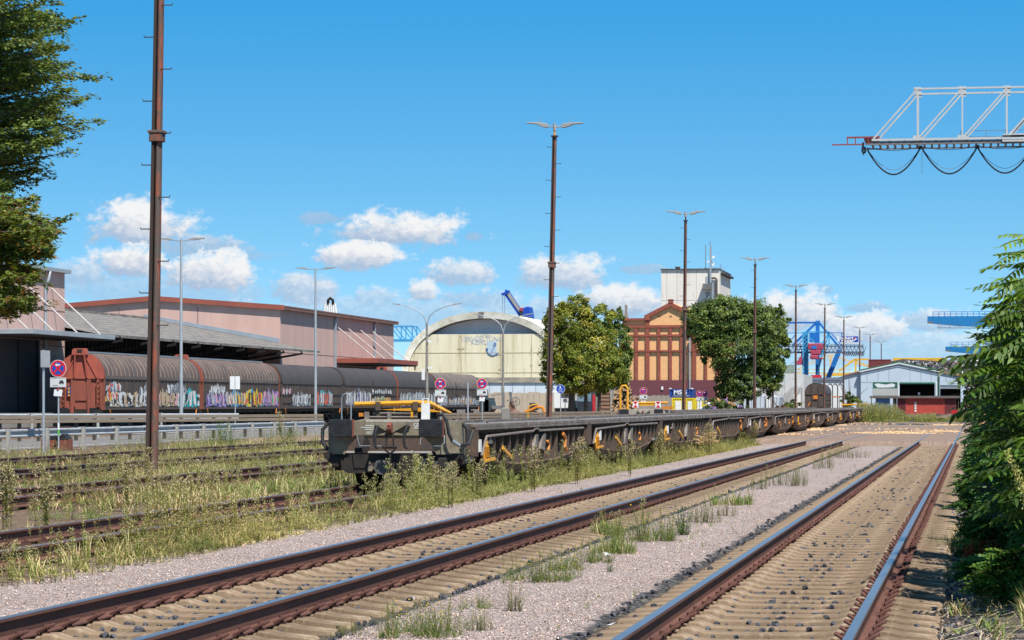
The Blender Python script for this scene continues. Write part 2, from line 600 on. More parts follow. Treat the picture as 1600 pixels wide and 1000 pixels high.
# ---- wood chips spilled on the crossing
def chips():
    Q = []; C = []
    spots = [(1400, 677, 3.0, 2.4, 1100), (1390, 663.5, 5, 3, 700), (1465, 674, 1.3, 3, 500), (1480, 664, 1.8, 4, 300), (1270, 671, 2.2, 6, 500), (1320, 661, 2, 12, 300),
             (1240, 680, 1.6, 4, 160), (1400, 672, 5, 12, 160)]
    for px, py, ru, rv, n in spots:
        D = (EYE - .165) * F / (py - 630)
        u, v = WD(px, D)
        for i in range(n):
            r = abs(R.gauss(0, .55)); a = R.uniform(0, 2 * pi)
            x = u + ru * r * cos(a); y = v + rv * r * sin(a)
            if not (V0 + 2 < y < V1 - 1): continue
            h = max(0, .10 * (1 - r)) * R.random()
            s = R.uniform(.03, .11); an = R.uniform(0, pi); w = s * .3
            dx, dy = cos(an) * s, sin(an) * s; ex, ey = -sin(an) * w, cos(an) * w
            z = .17 + h
            Q.append([(x - dx, y - dy, z), (x + ex, y + ey, z + R.uniform(0, .04)), (x + dx, y + dy, z + R.uniform(0, .03)), (x - ex, y - ey, z)])
            k = R.uniform(.75, 1.1)
            C.append((.62 * k, .40 * k, .20 * k))
    for px, py, ru, rv in ((1402, 677, 2.3, 1.6), (1380, 676, 1.2, 1.1), (1470, 674, 1.2, 2.0), (1395, 663.5, 3.2, 2.2), (1480, 664, 1.4, 2.4), (1262, 671.5, 1.1, 4), (1300, 664, 1.2, 5)):
        D = (EYE - .165) * F / (py - 630); u, v = WD(px, D)
        N = 16
        rr = [R.uniform(.65, 1.25) for _ in range(N)]
        ring = lambda f, h: [(u + ru * f * rr[k] * cos(2 * pi * k / N), v + rv * f * rr[k] * sin(2 * pi * k / N), .163 + h) for k in range(N)]
        r0, r1, r2 = ring(1.0, .0), ring(.72, .03), ring(.35, .05)
        for a_, b_ in ((r0, r1), (r1, r2)):
            for k in range(N): Q.append([a_[k], a_[(k + 1) % N], b_[(k + 1) % N], b_[k]]); q = R.uniform(.85, 1.05); C.append((.54 * q, .38 * q, .22 * q))
        for k in range(N): Q.append([r2[k], r2[(k + 1) % N], (u, v, .22), (u, v, .22)]); C.append((.52, .37, .22))
    o = quads_mesh('wood_chips', Q, C, leaf_mat('chips', 0.0, .8))
    tag(o, 'pale wood chips spilled across the asphalt of the level crossing', 'wood chips', kind='stuff')
chips()

# ================================================================ railway tracks
m_railside = mat('rail_rust', (.15, .066, .046), (.10, .045, .034), scale=5, rough=.75, c3=(.15, .065, .04), stretch=(1, .2, 1))
m_railtop = mat('rail_polish', (.74, .72, .70), (.62, .58, .55), scale=.8, rough=.36, metal=1.0, stretch=(1, .1, 1))
m_railtop_dull = mat('rail_dull_top', (.40, .36, .36), (.28, .22, .2), scale=4, rough=.4, metal=.8, stretch=(1, .2, 1))
m_clip = mat('clip_rust', (.13, .052, .038), (.08, .036, .03), scale=20, rough=.8)
m_conc = mat('sleeper_concrete', (.265, .185, .118), (.165, .113, .07), scale=1.7, rough=.92, bump=.006, bscale=25, c3=(.34, .255, .175), thr=(.4, .6))
m_wood = mat('sleeper_wood', (.095, .062, .045), (.16, .11, .08), scale=3, rough=.9, stretch=(1, 8, 8), bump=.004)

RAIL = [(-.075, 0), (.075, 0), (.075, .012), (.03, .026), (.009, .036), (.009, .128), (.034, .140), (.037, .146), (.036, .168), (.030, .172), (-.030, .172), (-.036, .168), (-.037, .146), (-.034, .140), (-.009, .128), (-.009, .036), (-.03, .026), (-.075, .012)]


def rail_mesh(uc, v0, v1, name, parent, top):
    b = MB()
    n = len(RAIL)
    ys = np.linspace(v0, v1, max(2, int((v1 - v0) / 25)))
    for y in ys:
        b.v += [(uc + p[0], float(y), p[1]) for p in RAIL]
    for j in range(len(ys) - 1):
        for i in range(n):
            k = (i + 1) % n
            b.f.append((j * n + i, j * n + k, (j + 1) * n + k, (j + 1) * n + i))
            b.m.append(1 if i in (8, 9, 10) else 0)
    b.f.append(tuple(range(n))); b.m.append(0)
    b.f.append(tuple((len(ys) - 1) * n + i for i in range(n))); b.m.append(0)
    return b.build(name, [m_railside, top], parent)


def concrete_sleeper_mb():
    b = MB()
    st = [(-1.30, -.055, .10), (-1.27, -.035, .12), (-1.0, -.008, .125), (-.94, .008, .125), (-.86, .010, .12), (-.845, -.006, .12), (-.655, -.006, .12), (-.64, .012, .12), (-.56, .010, .12),
          (-.46, -.022, .11), (-.2, -.030, .105), (.2, -.030, .105), (.46, -.022, .11), (.56, .010, .12), (.64, .012, .12), (.655, -.006, .12), (.845, -.006, .12), (.86, .010, .12), (.94, .008, .125), (1.0, -.008, .125), (1.27, -.035, .12), (1.30, -.055, .10)]
    for x, z, w in st:
        b.v += [(x, -w - .03, -.14), (x, -w, z - .012), (x, -w * .7, z), (x, w * .7, z), (x, w, z - .012), (x, w + .03, -.14)]
    for j in range(len(st) - 1):
        for i in range(5):
            b.f.append((j * 6 + i, j * 6 + i + 1, j * 6 + 7 + i, j * 6 + 6 + i)); b.m.append(0)
    for e in (0, len(st) - 1):
        b.f.append(tuple(e * 6 + i for i in range(6))); b.m.append(0)
    return b


def fastener_mb():
    b = MB().box(-.14, .14, -.05, .05, -.004, .004)
    for s in (-1, 1):
        for k in (-1, 1):
            path = []
            for i in range(8):
                a = i / 7
                path.append((s * (.060 + .095 * sin(a * pi)), k * (.006 + .080 * a), .022 + .050 * sin(a * pi)))
            b.tube(path, .0125, 5)
        b.box(s * .105 - .028, s * .105 + .028, -.055, .055, .004, .020)
        b.cyl((s * .1, 0, .01), (s * .1, 0, .075), .018, 6)
    return b


def wood_sleeper_mb():
    b = MB(); b.box(-1.3, 1.3, -.13, .13, -.15, -.012)
    return b


def chair_mb():
    b = MB(); b.box(-.17, .17, -.08, .08, -.012, .004)
    for s in (-1, 1):
        b.box(s * .1 - .03, s * .1 + .03, -.05, .05, .004, .035)
        b.cyl((s * .105, 0, .03), (s * .105, 0, .085), .018, 6)
    return b


def railway(u, v0, v1, kind, label, sp=.6, vs_start=None, extra=None):
    t = thing('railway_track', label, 'railway track', (u, 0, 0))
    top = m_railtop if kind == 'concrete' else m_railtop_dull
    for s in (-1, 1):
        rail_mesh(s * .75, v0, v1, 'rail', t, top)
    y = vs_start
    if kind == 'concrete':
        sm, fm = concrete_sleeper_mb(), fastener_mb()
        mm, fmm = m_conc, m_clip
    else:
        sm, fm = wood_sleeper_mb(), chair_mb()
        mm, fmm = m_wood, m_clip
    s0 = sm.build('sleeper', mm, t, loc=(0, y, 0))
    f0 = fm.build('rail_fastener', fmm, s0, loc=(-.75, 0, 0))
    f1 = dup(f0, loc=(.75, 0, 0), parent=s0)
    for i in range(1, 100):
        y += sp
        if y > v1: return t
        d = dup(s0, loc=(R.uniform(-.012, .012), y + R.uniform(-.012, .012), R.uniform(-.004, .002)), parent=t)
        d.rotation_euler = (0, 0, R.uniform(-.008, .008))
    # the rest, hardly told apart any more, as one part
    b = MB()
    y += sp
    end = min(v1, 112.5) if kind == 'concrete' else min(v1, 150)
    while y < end:
        for src, x in ((sm, 0), (fm, -.75), (fm, .75)):
            o = len(b.v)
            b.v += [(p[0] + x, p[1] + y, p[2]) for p in src.v]
            b.f += [tuple(o + i for i in f) for f in src.f]
            b.m += [0 if src is sm else 1] * len(src.f)
        y += sp
    if b.v:
        tag(b.build('sleepers', [mm, fmm], t, fix=False), kind='stuff')
    return t


railway(TRK[0], 8, 420, 'concrete', 'polished main track on tan concrete sleepers beside the green bushes at the right', .6, 16.8)
railway(TRK[1], 8, 420, 'concrete', 'rusty-sided track on tan concrete sleepers between two pink gravel strips, below the flat wagons', .6, 17.2)
railway(TRK[2], 8, 420, 'wood', 'weedy track that carries the near rake of low flat wagons', .65, 31)
railway(TRK[3], 8, 420, 'wood', 'overgrown track just on the near side of the tall rusty masts', .65, 44)
railway(TRK[4], 8, 420, 'wood', 'overgrown rusty track just behind the tall rusty lamp masts', .65, 58)
railway(TRK[5], 8, 300, 'wood', 'overgrown track nearest the silver guard rail and the road', .65, 72)
wt = thing('railway_track', 'track under the graffiti covered wagons beside the warehouse platforms', 'railway track', (0, 0, 0))
WU = -51.65                      # centre of the closed wagons' track
for s in (-1, 1):
    b = rail_mesh(WU + s * .75, 100, 330, 'rail', wt, m_railtop_dull)
    b.location.z = .2
bb = MB().box(WU - 1.9, WU + 1.9, 100, 330, -.05, .19)
tag(bb.build('track_bed', mat('bed_brown', (.12, .09, .07), (.17, .13, .1), scale=6, rough=.95, bump=.02)), kind='structure')

# ---- loose dark ballast stones in and beside the two near tracks, and pebbles on the gravel
def stones():
    base = []
    for k in range(10):
        pts = []
        for th, ph in ((0, 0), (.9, 0), (.9, 2.1), (.9, 4.2), (2.1, 1.05), (2.1, 3.15), (2.1, 5.2), (pi, 0)):
            r = R.uniform(.6, 1.15)
            pts.append((r * sin(th) * cos(ph), r * sin(th) * sin(ph), r * .75 * cos(th)))
        base.append(np.array(pts))
    fc = [(0, 1, 2, 2), (0, 2, 3, 3), (0, 3, 1, 1), (1, 4, 2, 2), (2, 4, 5, 5), (2, 5, 3, 3), (3, 5, 6, 6), (3, 6, 1, 1), (1, 6, 4, 4)]
    def scatter(name, pos, cols, label, cat):
        Q = []; C = []
        for (x, y, z, s), c in zip(pos, cols):
            P = base[R.randrange(10)]
            a = R.uniform(0, 2 * pi); ca, sa = cos(a), sin(a)
            pr = np.stack([P[:, 0] * ca - P[:, 1] * sa, P[:, 0] * sa + P[:, 1] * ca, P[:, 2]], 1) * s + (x, y, z)
            for f in fc:
                Q.append(pr[[f[0], f[1], f[2], f[2]]]); C.append(c)
        Q = np.array(Q, np.float32)
        n = len(Q)
        me = bpy.data.meshes.new(name)
        me.vertices.add(n * 3); me.loops.add(n * 3); me.polygons.add(n)
        me.vertices.foreach_set('co', Q[:, :3].reshape(-1))
        me.loops.foreach_set('vertex_index', np.arange(n * 3, dtype=np.int32))
        me.polygons.foreach_set('loop_start', np.arange(0, n * 3, 3, dtype=np.int32))
        me.polygons.foreach_set('loop_total', np.full(n, 3, np.int32))
        at = me.attributes.new('tint', 'FLOAT_COLOR', 'POINT')
        c = np.ones((n * 3, 4), np.float32); c[:, :3] = np.repeat(np.array(C, np.float32), 3, axis=0)
        at.data.foreach_set('color', c.reshape(-1))
        me.materials.append(leaf_mat('stone_tint', 0.0, .85, .25)); me.update()
        o = bpy.data.objects.new(name, me); COL.objects.link(o)
        tag(o, label, cat, kind='stuff')
    pos = []; cols = []
    def dark():
        k = R.uniform(.5, 1.5); return (.06 * k, .06 * k, .068 * k)
    for uc, v0 in ((TRK[0], 16.5), (TRK[1], 17)):
        y = v0
        for i in range(6000):
            v = v0 + (112 - v0) * (R.random() ** 1.5)
            r = R.random()
            if r < .72: x = uc + R.uniform(-.62, .62); 
            elif r < .84: x = uc + R.choice((-1, 1)) * R.uniform(.85, 1.25)
            else: x = uc + R.choice((-1, 1)) * R.gauss(1.40, .05)
            s = min(.045, abs(R.gauss(.018, .013)) + .006)
            ph = ((v - (16.8 if uc == TRK[0] else 17.2)) / .6) % 1
            if r < .84 and (ph < .27 or ph > .73) and R.random() < .95: continue
            pos.append((x, v, -.064 + s * .55, s)); cols.append(dark())
    scatter('ballast_stones', pos, cols, 'dark grey angular ballast stones lying between and beside the concrete sleepers', 'ballast')
    pos = []; cols = []
    for i in range(15000):
        v = 19 + 36 * (R.random() ** 1.4)
        x = R.uniform(-4.65, -3.05) if R.random() < .6 else R.uniform(-9.1, -7.75)
        s = R.uniform(.006, .016)
        z = -.022
        pos.append((x, v, z, s))
        k = R.uniform(.7, 1.15)
        cols.append(R.choice(((.46 * k, .32 * k, .26 * k), (.54 * k, .44 * k, .38 * k), (.32 * k, .25 * k, .22 * k), (.46 * k, .34 * k, .29 * k))))
    scatter('gravel_pebbles', pos, cols, 'pinkish grey pebbles of the gravel strips between the tracks', 'gravel')
    pos = []; cols = []
    for i in range(3600):
        v = 17 + 45 * (R.random() ** 1.6)
        x = R.uniform(-.28, 1.6)
        s = abs(R.gauss(.016, .012)) + .008
        k = R.uniform(.5, 1.4)
        pos.append((x, v, -.045 + s * .5 + max(0, x - .3) * .08, s)); cols.append(R.choice((dark(), (.17 * k, .15 * k, .14 * k), (.24 * k, .18 * k, .13 * k))))
    scatter('ballast_stones', pos, cols, 'dark stones and rubble at the foot of the bushes beside the right track', 'ballast')
stones()

# ================================================================ low flat wagons
m_sill = mat('wagon_brown', (.11, .075, .058), (.065, .048, .04), scale=1.6, rough=.8, c3=(.17, .095, .06), bump=.002)
m_belly = mat('wagon_belly', (.145, .095, .068), (.11, .075, .055), scale=1.2, rough=.85)
m_deck = mat('wagon_grey', (.44, .44, .43), (.34, .33, .32), scale=1.1, rough=.7, c3=(.40, .35, .30))
m_flange = mat('wagon_flange', (.20, .165, .14), (.13, .10, .085), scale=2.2, rough=.75, c3=(.34, .31, .28), stretch=(1, .5, 1))
m_pipe = mat('wagon_pipe', (.22, .185, .165), (.15, .12, .105), scale=3, rough=.6)
m_yel = mat('safety_yellow', (.75, .36, .02), (.62, .28, .02), scale=3, rough=.5, c3=(.3, .16, .05))
m_org = mat('safety_orange', (.62, .22, .03), (.45, .15, .03), scale=3, rough=.5)
m_blk = mat('black_rubber', (.014, .015, .017), (.026, .026, .028), scale=5, rough=.55)
m_steel = mat('bogie_black', (.020, .017, .016), (.035, .028, .024), scale=4, rough=.85)
m_olive = mat('headstock_olive', (.25, .21, .145), (.15, .125, .09), scale=4, rough=.7, c3=(.28, .24, .17))
m_galv = mat('galvanised', (.42, .44, .46), (.34, .36, .38), scale=3, rough=.45, metal=.6)
m_whitep = mat('white_panel', (.78, .77, .74), (.66, .64, .6), scale=8, rough=.5)
m_rustred = mat('rust_red', (.24, .07, .045), (.17, .055, .04), scale=3, rough=.8)
m_wtxt = mat('white_lettering', (.72, .72, .68), rough=.6)
m_plank = mat('plank_floor', (.20, .145, .12), (.12, .09, .082), scale=2.4, rough=.85, c3=(.33, .23, .15), stretch=(1, .3, 1))

UL = 15.75       # unit length
HW = 1.33


def wheelset(parent, y):
    for s in (-1, 1):
        b = MB()
        b.cyl((s * .68, y, .62), (s * .82, y, .62), .45, 20)
        b.cyl((s * .82, y, .62), (s * .86, y, .62), .16, 12)
        w = b.build('wheel', m_steel, parent, smooth=True)
    MB().cyl((-.7, y, .62), (.7, y, .62), .08, 8).build('axle', m_steel, parent)


def flat_unit(label, v):
    """one unit of the articulated rake: a trough between two high side walls over shared bogies"""
    t = thing('flat_wagon', label, 'flat wagon', (TRK[2], v, 0), group='low flat wagons of the near rake')
    L = UL - .35
    top = 1.25
    prof = [(0, .72), (1.2, .66), (2.6, .50), (5, .40), (10.6, .40), (13, .50), (14.3, .66), (L, .72)]
    for s in (-1, 1):
        b = MB()
        # web with the lower edge bellied down between the bogies
        x0, x1 = s * (HW - .14), s * (HW - .10)
        for i in range(len(prof) - 1):
            (a, za), (c, zc) = prof[i], prof[i + 1]
            for (p, q) in (((x0), (x1)),):
                b.poly([(p, a, za), (p, c, zc), (p, c, top), (p, a, top)])
                b.poly([(q, a, za), (q, c, zc), (q, c, top), (q, a, top)])
                b.poly([(p, a, za), (p, c, zc), (q, c, zc), (q, a, za)])
        b.box(min(x0, x1), max(x0, x1), -.01, .01, .72, top)
        # leaning gusset ribs
        n = 17
        for i in range(n):
            y = .35 + i * (L - .7) / (n - 1)
            zb = float(np.interp(y, [p[0] for p in prof], [p[1] for p in prof])) + .06
            for dy in (0, .035):
                b.poly([(x1, y + dy, zb), (x1 + s * .15, y + dy + .10, zb + .02), (x1 + s * .16, y + dy, top - .12), (x1, y + dy, top - .10)])
            b.poly([(x1 + s * .15, y + .10, zb + .02), (x1 + s * .15, y + .135, zb + .02), (x1 + s * .16, y + .035, top - .12), (x1 + s * .16, y, top - .12)])
        for y in (0.06, L - .10):
            b.box(min(x1, x1 + s * .2), max(x1, x1 + s * .2), y - .05, y + .05, .70, top - .02)
        b.build('side_wall', m_sill, t, fix=False)
        b = MB()
        b.box(min(s * (HW - .18), s * (HW + .10)), max(s * (HW - .18), s * (HW + .10)), 0, L, top, top + .07)
        b.box(min(s * (HW + .06), s * (HW + .10)), max(s * (HW + .06), s * (HW + .10)), 0, L, top - .05, top - .001)
        b.build('top_flange', m_flange, t, bevel=.008)
        b = MB()
        for i in range(len(prof) - 1):
            (a, za), (c, zc) = prof[i], prof[i + 1]
            if a < 1 or c > L - .1: continue
            b.poly([(s * (HW + .02), a, za + .04), (s * (HW + .02), c, zc + .04), (s * (HW - .12), c, zc - .16), (s * (HW - .12), a, za - .16)])
            b.poly([(s * (HW + .02), a, za + .04), (s * (HW + .02), c, zc + .04), (s * (HW - .12), c, zc + .07), (s * (HW - .12), a, za + .07)])
            b.poly([(s * (HW - .12), a, za - .16), (s * (HW - .12), c, zc - .16), (s * .4, c, zc - .16), (s * .4, a, za - .16)])
        b.build('belly', m_belly, t, fix=False)
        b = MB()
        b.box(min(s * (HW - .19), s * (HW - .145)), max(s * (HW - .19), s * (HW - .145)), .02, L - .02, .60, top - .001)
        b.build('inner_wall', m_deck, t)
    fb = MB().box(-HW + .2, HW - .2, .02, L - .02, .56, .60)
    fb.build('floor', m_plank, t)
    b = MB()
    for y in (0, L - .12, 4.0, 8.0, 11.6):
        MB().box(-HW + .2, HW - .2, y, y + .12, .60, top - .02 if y in (0, L - .12) else .8).build('cross_beam', m_sill, t)
    b = MB()
    x = HW + .075
    b.tube([(x, .6, .70), (x, .95, .96), (x, 1.15, 1.07), (x, 6.9, 1.12), (x, 7.1, 1.17), (x, 7.5, 1.17), (x, 7.7, 1.12), (x, 14.6, 1.12)], .026, 6)
    b.build('brake_pipe', m_pipe, t, smooth=True)
    # levers, boxes and tanks under the flange
    b = MB()
    b.bar((x - .02, .85, .62), (x - .02, 1.35, .90), .03, .26)
    for k in range(4): b.bar((x, 1.05 + k * .13, .66), (x, .95 + k * .13, .88), .02, .03)
    b.bar((x + .03, .9, .60), (x + .03, 1.9, .62), .05, .05)
    b.build('brake_lever', m_yel, t)
    b = MB(); b.bar((x, 3.0, .82), (x, 4.1, .60), .03, .07)
    b.build('brake_lever', m_yel, t)
    b = MB(); b.tube([(x, 11.2, 1.02), (x, 11.55, .92), (x, 11.5, .72), (x, 11.75, .62)], .045, 6)
    b.build('brake_lever', m_org, t)
    b = MB(); b.tube([(x, 8.9, .88), (x, 9.1, .8), (x, 9.0, .66)], .03, 6)
    b.build('coupling_valve', m_org, t)
    for pr in ([(7.0, .62), (7.5, .62), (7.65, 1.04), (7.35, 1.04)], [(8.0, .72), (8.6, .66), (8.75, 1.06), (8.4, 1.06)], [(1.3, .92), (1.9, .92), (1.65, 1.10)]):
        MB().ext(pr, HW - .06, HW + .07, 'x').build('bracket', m_flange, t)
    MB().box(HW + .0, HW + .09, .30, .52, .78, 1.02).build('data_plate', m_whitep, t)
    for y in (-.95, .85):
        wheelset(t, y)
    b = MB()
    for s in (-1, 1):
        b.box(min(s * .95, s * 1.08), max(s * .95, s * 1.08), -1.5, 1.4, .52, .70)
        for y in (-.95, .85): b.cb((s * 1.04, y, .60), (.16, .3, .3))
    b.box(-.9, .9, -.25, .15, .42, .60)
    b.build('bogie_frame', m_steel, t, bevel=.02)
    return t


ord_ = ['first', 'second', 'third', 'fourth', 'fifth', 'sixth', 'seventh', 'eighth', 'ninth', 'tenth', 'eleventh', 'twelfth', 'thirteenth', 'fourteenth', 'fifteenth']
VF = DD(0, 0)
v_first = VU(746, TRK[2] + HW + .1)          # where the high side walls of the near rake begin
near = []
src = flat_unit('low flat wagon with buffers, yellow pole and white panel, nearest of the long rake', v_first)
near.append(src)


def front_end(t, y0, L=2.7, hoop='grey', far=False):
    """the raised headstock with buffers, hoses, hook and the open platform behind it"""
    Y = -L                         # local y of the headstock face
    zb = 1.255
    b = MB()
    # headstock: a shallow box whose face leans back at the top, ends swept back
    b.ext([(-.70, 1.10), (.74, 1.10), (.74, 1.38), (.55, 1.42), (-.50, 1.42), (-.70, 1.38)], Y, Y + .28, 'y')
    b.box(-.50, .56, Y + .02, Y + .27, 1.06, 1.10)
    b.build('headstock', m_olive, t, bevel=.02)
    for s in (-1, 1):
        # swept corner posts going down to the platform
        b = MB()
        for k in range(7):
            a0, a1 = k / 7, (k + 1) / 7
            x0 = s * (.98 + .33 * sin(a0 * pi / 2)); x1 = s * (.98 + .33 * sin(a1 * pi / 2))
            ya, yb = Y + .1 + .62 * (1 - cos(a0 * pi / 2)), Y + .1 + .62 * (1 - cos(a1 * pi / 2))
            b.poly([(x0, ya, .76), (x1, yb, .76), (x1, yb, 1.38), (x0, ya, 1.38)])
            b.poly([(x0 * .93, ya + .05, .76), (x1 * .93, yb + .05, .76), (x1 * .93, yb + .05, 1.38), (x0 * .93, ya + .05, 1.38)])
            for z in (.76, 1.38):
                b.poly([(x0, ya, z), (x1, yb, z), (x1 * .93, yb + .05, z), (x0 * .93, ya + .05, z)])
        b.poly([(s * .98, Y + .1, .76), (s * .98, Y + .1, 1.10), (s * .62, Y + .12, 1.10), (s * .80, Y + .12, .92), (s * .88, Y + .12, .76)])
        b.box(min(s * .6, s * 1.0), max(s * .6, s * 1.0), Y + .08, Y + .22, 1.10, 1.38)
        b.build('corner_post', m_olive, t, fix=False)
        # buffer: shank and rounded rectangular plate
        bx = .86 * s
        b = MB().cyl((bx, Y - .32, zb), (bx, Y + .1, zb), .12, 14)
        b.cb((bx, Y + .03, zb), (.36, .10, .32))
        b.build('buffer_shank', m_rustred, t, smooth=True)
        b = MB()
        w, h, r = .225, .165, .05
        pr = []
        for cx, cz, a0 in ((w - r, h - r, 0), (-w + r, h - r, pi / 2), (-w + r, -h + r, pi), (w - r, -h + r, 3 * pi / 2)):
            for k in range(4):
                an = a0 + k * pi / 6
                pr.append((bx + cx + r * cos(an), zb + cz + r * sin(an)))
        b.ext(pr, Y - .37, Y - .31, 'y')
        b.disc((bx, Y - .374, zb), .10, 16)
        b.build('buffer_plate', m_blk, t, bevel=.012)
        if not far:
            b = MB()
            for dx, dz in ((-.16, .1), (.16, .1), (-.16, -.1), (.16, -.1)): b.cyl((bx + dx, Y - .385, zb + dz), (bx + dx, Y - .37, zb + dz), .012, 8)
            b.build('buffer_bolt', m_steel, t)
            b = MB().tube([(s * 1.18 + .12 * s, Y + .55, 1.34), (s * 1.40, Y + .5, 1.22), (s * 1.40, Y + .48, .98), (s * 1.28, Y + .42, .84)], .035, 8)
            b.build('grab_handle', m_blk, t, smooth=True)
    # platform
    b = MB()
    b.ext([(-1.30, .78), (1.30, .78), (1.30, .70), (1.04, .40), (-.84, .40), (-1.22, .62), (-1.30, .70)], Y + .18, Y + .34, 'y')
    b.box(-1.3, 1.3, Y + .34, 0, .66, .74)
    b.build('platform', m_steel, t)
    MB().box(-1.12, 1.12, Y + .36, -.02, .742, .76).build('floor', m_plank, t)
    b = MB()
    b.box(-1.22, -1.16, Y + .7, -.01, .742, 1.30)
    b.box(-1.14, 1.14, -.16, -.10, .742, .80)
    b.build('inner_wall', m_deck, t)
    b = MB()
    b.bar((1.24, Y + .75, 1.26), (1.24, -.02, 1.26), .14, .12); b.bar((1.24, Y + .75, .80), (1.24, -.02, .80), .12, .12)
    for yy in (Y + .85, Y + 1.6, -.12): b.box(1.18, 1.30, yy - .06, yy + .06, .86, 1.20)
    b.build('side_frame', m_sill, t)
    b = MB()
    for pr in ([(-.42, .64), (-.30, .44), (-.46, .44)], [(-.28, .64), (-.18, .46), (-.24, .44), (-.36, .44)], [(.55, .68), (.70, .68), (.62, .46), (.52, .46)]):
        MB().ext(pr, Y + .14, Y + .178, 'y').build('gusset', m_olive, t)
    for x in (-.16, .98):
        MB().cyl((x, Y + .02, .52), (x, Y + .178, .52), .14, 20).build('end_cap', mat('cap_grey', (.10, .095, .09), (.07, .066, .063), rough=.6), t, smooth=True)
    # coupling
    b = MB()
    for s in (-1, 1):
        b.ext([(.02 * s + .05, 1.16), (.30 * s + .05, 1.32), (.30 * s + .05, 1.35), (.02 * s + .05, 1.30)], Y - .10, Y, 'y')
        b.ext([(.02 * s + .05, 1.12), (.28 * s + .05, 1.12), (.02 * s + .05, 1.20)], Y - .08, Y, 'y')
    b.build('coupling_bracket', m_olive, t)
    b = MB()
    b.cyl((.01, Y - .17, 1.26), (.09, Y - .17, 1.26), .10, 12)
    b.bar((.05, Y - .02, 1.25), (.05, Y - .2, 1.25), .05, .09)
    b.bar((.05, Y - .2, 1.22), (.05, Y - .26, 1.32), .045, .05)
    b.build('draw_hook', m_rustred, t, smooth=True)
    b = MB()
    b.bar((-.0, Y - .18, 1.16), (-.02, Y - .16, .92), .025, .035); b.bar((.10, Y - .18, 1.16), (.12, Y - .16, .92), .025, .035)
    b.cyl((-.10, Y - .16, .90), (.18, Y - .16, .90), .03, 8)
    b.tube([(-.02, Y - .16, .92), (-.04, Y - .16, .84), (.05, Y - .16, .78), (.14, Y - .16, .84), (.12, Y - .16, .92)], .022, 8)
    b.cyl((.05, Y - .16, .78), (.05, Y - .16, .56), .02, 8)
    b.build('screw_coupling', m_steel, t, smooth=True)
    for x in (-.20, .36):
        b = MB().tube([(x, Y - .04, 1.30), (x, Y - .12, 1.28), (x - .03, Y - .16, 1.18), (x - .045, Y - .17, 1.0), (x - .02, Y - .17, .90), (x + .03, Y - .16, .88)], .028, 8)
        b.build('air_hose', m_blk, t, smooth=True)
        MB().cb((x, Y - .03, 1.33), (.10, .06, .10)).build('air_cock', m_pipe, t, bevel=.01)
    # folded stanchion bar on its brackets
    if not far:
        b = MB()
        b.tube([(-.72, Y + .25, 1.70), (.50, Y + .25, 1.73), (.74, Y + .25, 1.72), (.98, Y + .25, 1.60), (1.14, Y + .25, 1.53)], [.045, .045, .045, .035, .02], 8)
        b.ext([(-.22, 1.60), (.62, 1.64), (1.0, 1.55), (.62, 1.56)], Y + .22, Y + .27, 'y')
        b.build('stanchion_bar', m_yel, t)
        b = MB()
        for x in (-.26, .46): b.box(x - .045, x + .045, Y + .16, Y + .33, 1.58, 1.75); b.box(x - .03, x + .03, Y + .2, Y + .3, 1.40, 1.58)
        b.build('bar_bracket', mat('bracket_brown', (.12, .085, .055), (.08, .06, .04), rough=.8), t, bevel=.008)
        b = MB(); b.cyl((-.36, Y + .26, 1.53), (.5, Y + .26, 1.53), .028, 8)
        b.box(-.5, -.42, Y + .1, Y + .2, 1.42, 1.56); b.box(-.06, .0, Y + .1, Y + .2, 1.42, 1.56)
        b.cyl((-.42, Y + .2, 1.46), (.5, Y + .2, 1.46), .018, 8)
        b.build('handrail', m_pipe, t)
        b = MB(); b.box(.60, .76, Y + .06, Y + .10, 1.40, 1.72)
        b.box(.62, .64, Y + .07, Y + .09, 1.72, 1.80); b.box(.72, .74, Y + .07, Y + .09, 1.72, 1.80); b.box(.62, .74, Y + .07, Y + .09, 1.80, 1.815)
        b.build('white_plate', m_whitep, t)
        MB().box(-.60, -.52, Y + .06, Y + .12, 1.47, 1.54).build('orange_lamp', m_org, t)
        b = MB().tube([(-.96, Y + .2, 1.37), (-.96, Y + .2, 1.83), (-.93, Y + .2, 1.88), (-.87, Y + .2, 1.905), (-.81, Y + .2, 1.88), (-.78, Y + .2, 1.83), (-.78, Y + .2, 1.37)], .014, 8)
        b.build('grab_hoop', m_galv, t, smooth=True)
        b = MB().tube([(.9, Y + .1, 1.50), (1.02, Y + .04, 1.50), (1.10, Y, 1.38), (1.14, Y - .02, 1.15), (1.20, Y, 1.02), (1.32, Y + .1, .93), (1.46, Y + .3, .96), (1.50, Y + .5, 1.2)], .032, 8)
        b.build('brake_hose', m_blk, t, smooth=True)
        b = MB().tube([(1.20, Y, 1.02), (1.26, Y + .04, .97), (1.32, Y + .1, .93)], .04, 8)
        b.build('hose_fitting', m_galv, t, smooth=True)
        b = MB().tube([(.62, Y - .02, 1.12), (.60, Y - .06, .96), (.66, Y - .06, .92), (1.0, Y - .06, .92), (1.06, Y - .06, .96), (1.06, Y - .02, 1.12)], .008, 6)
        b.tube([(-.62, Y, 1.12), (-.56, Y - .04, .92), (-.10, Y - .04, .92), (-.06, Y - .04, 1.06)], .008, 6)
        b.build('step_rail', m_galv, t)
        text('lettering', 'SBB', .15, m_wtxt, t, (.555, Y - .004, 1.285), sx=.8)
        for z, x, wd in ((1.385, .06, 1.0), (1.30, -.38, .16), (1.265, -.42, .24), (1.23, -.38, .18)):
            b = MB(); k = x - wd / 2
            while k < x + wd / 2:
                l = R.uniform(.012, .03); b.box(k, k + l, Y - .003, Y - .001, z - .009, z + .009); k += l + .008
            b.build('small_lettering', m_wtxt, t)
        b = MB()
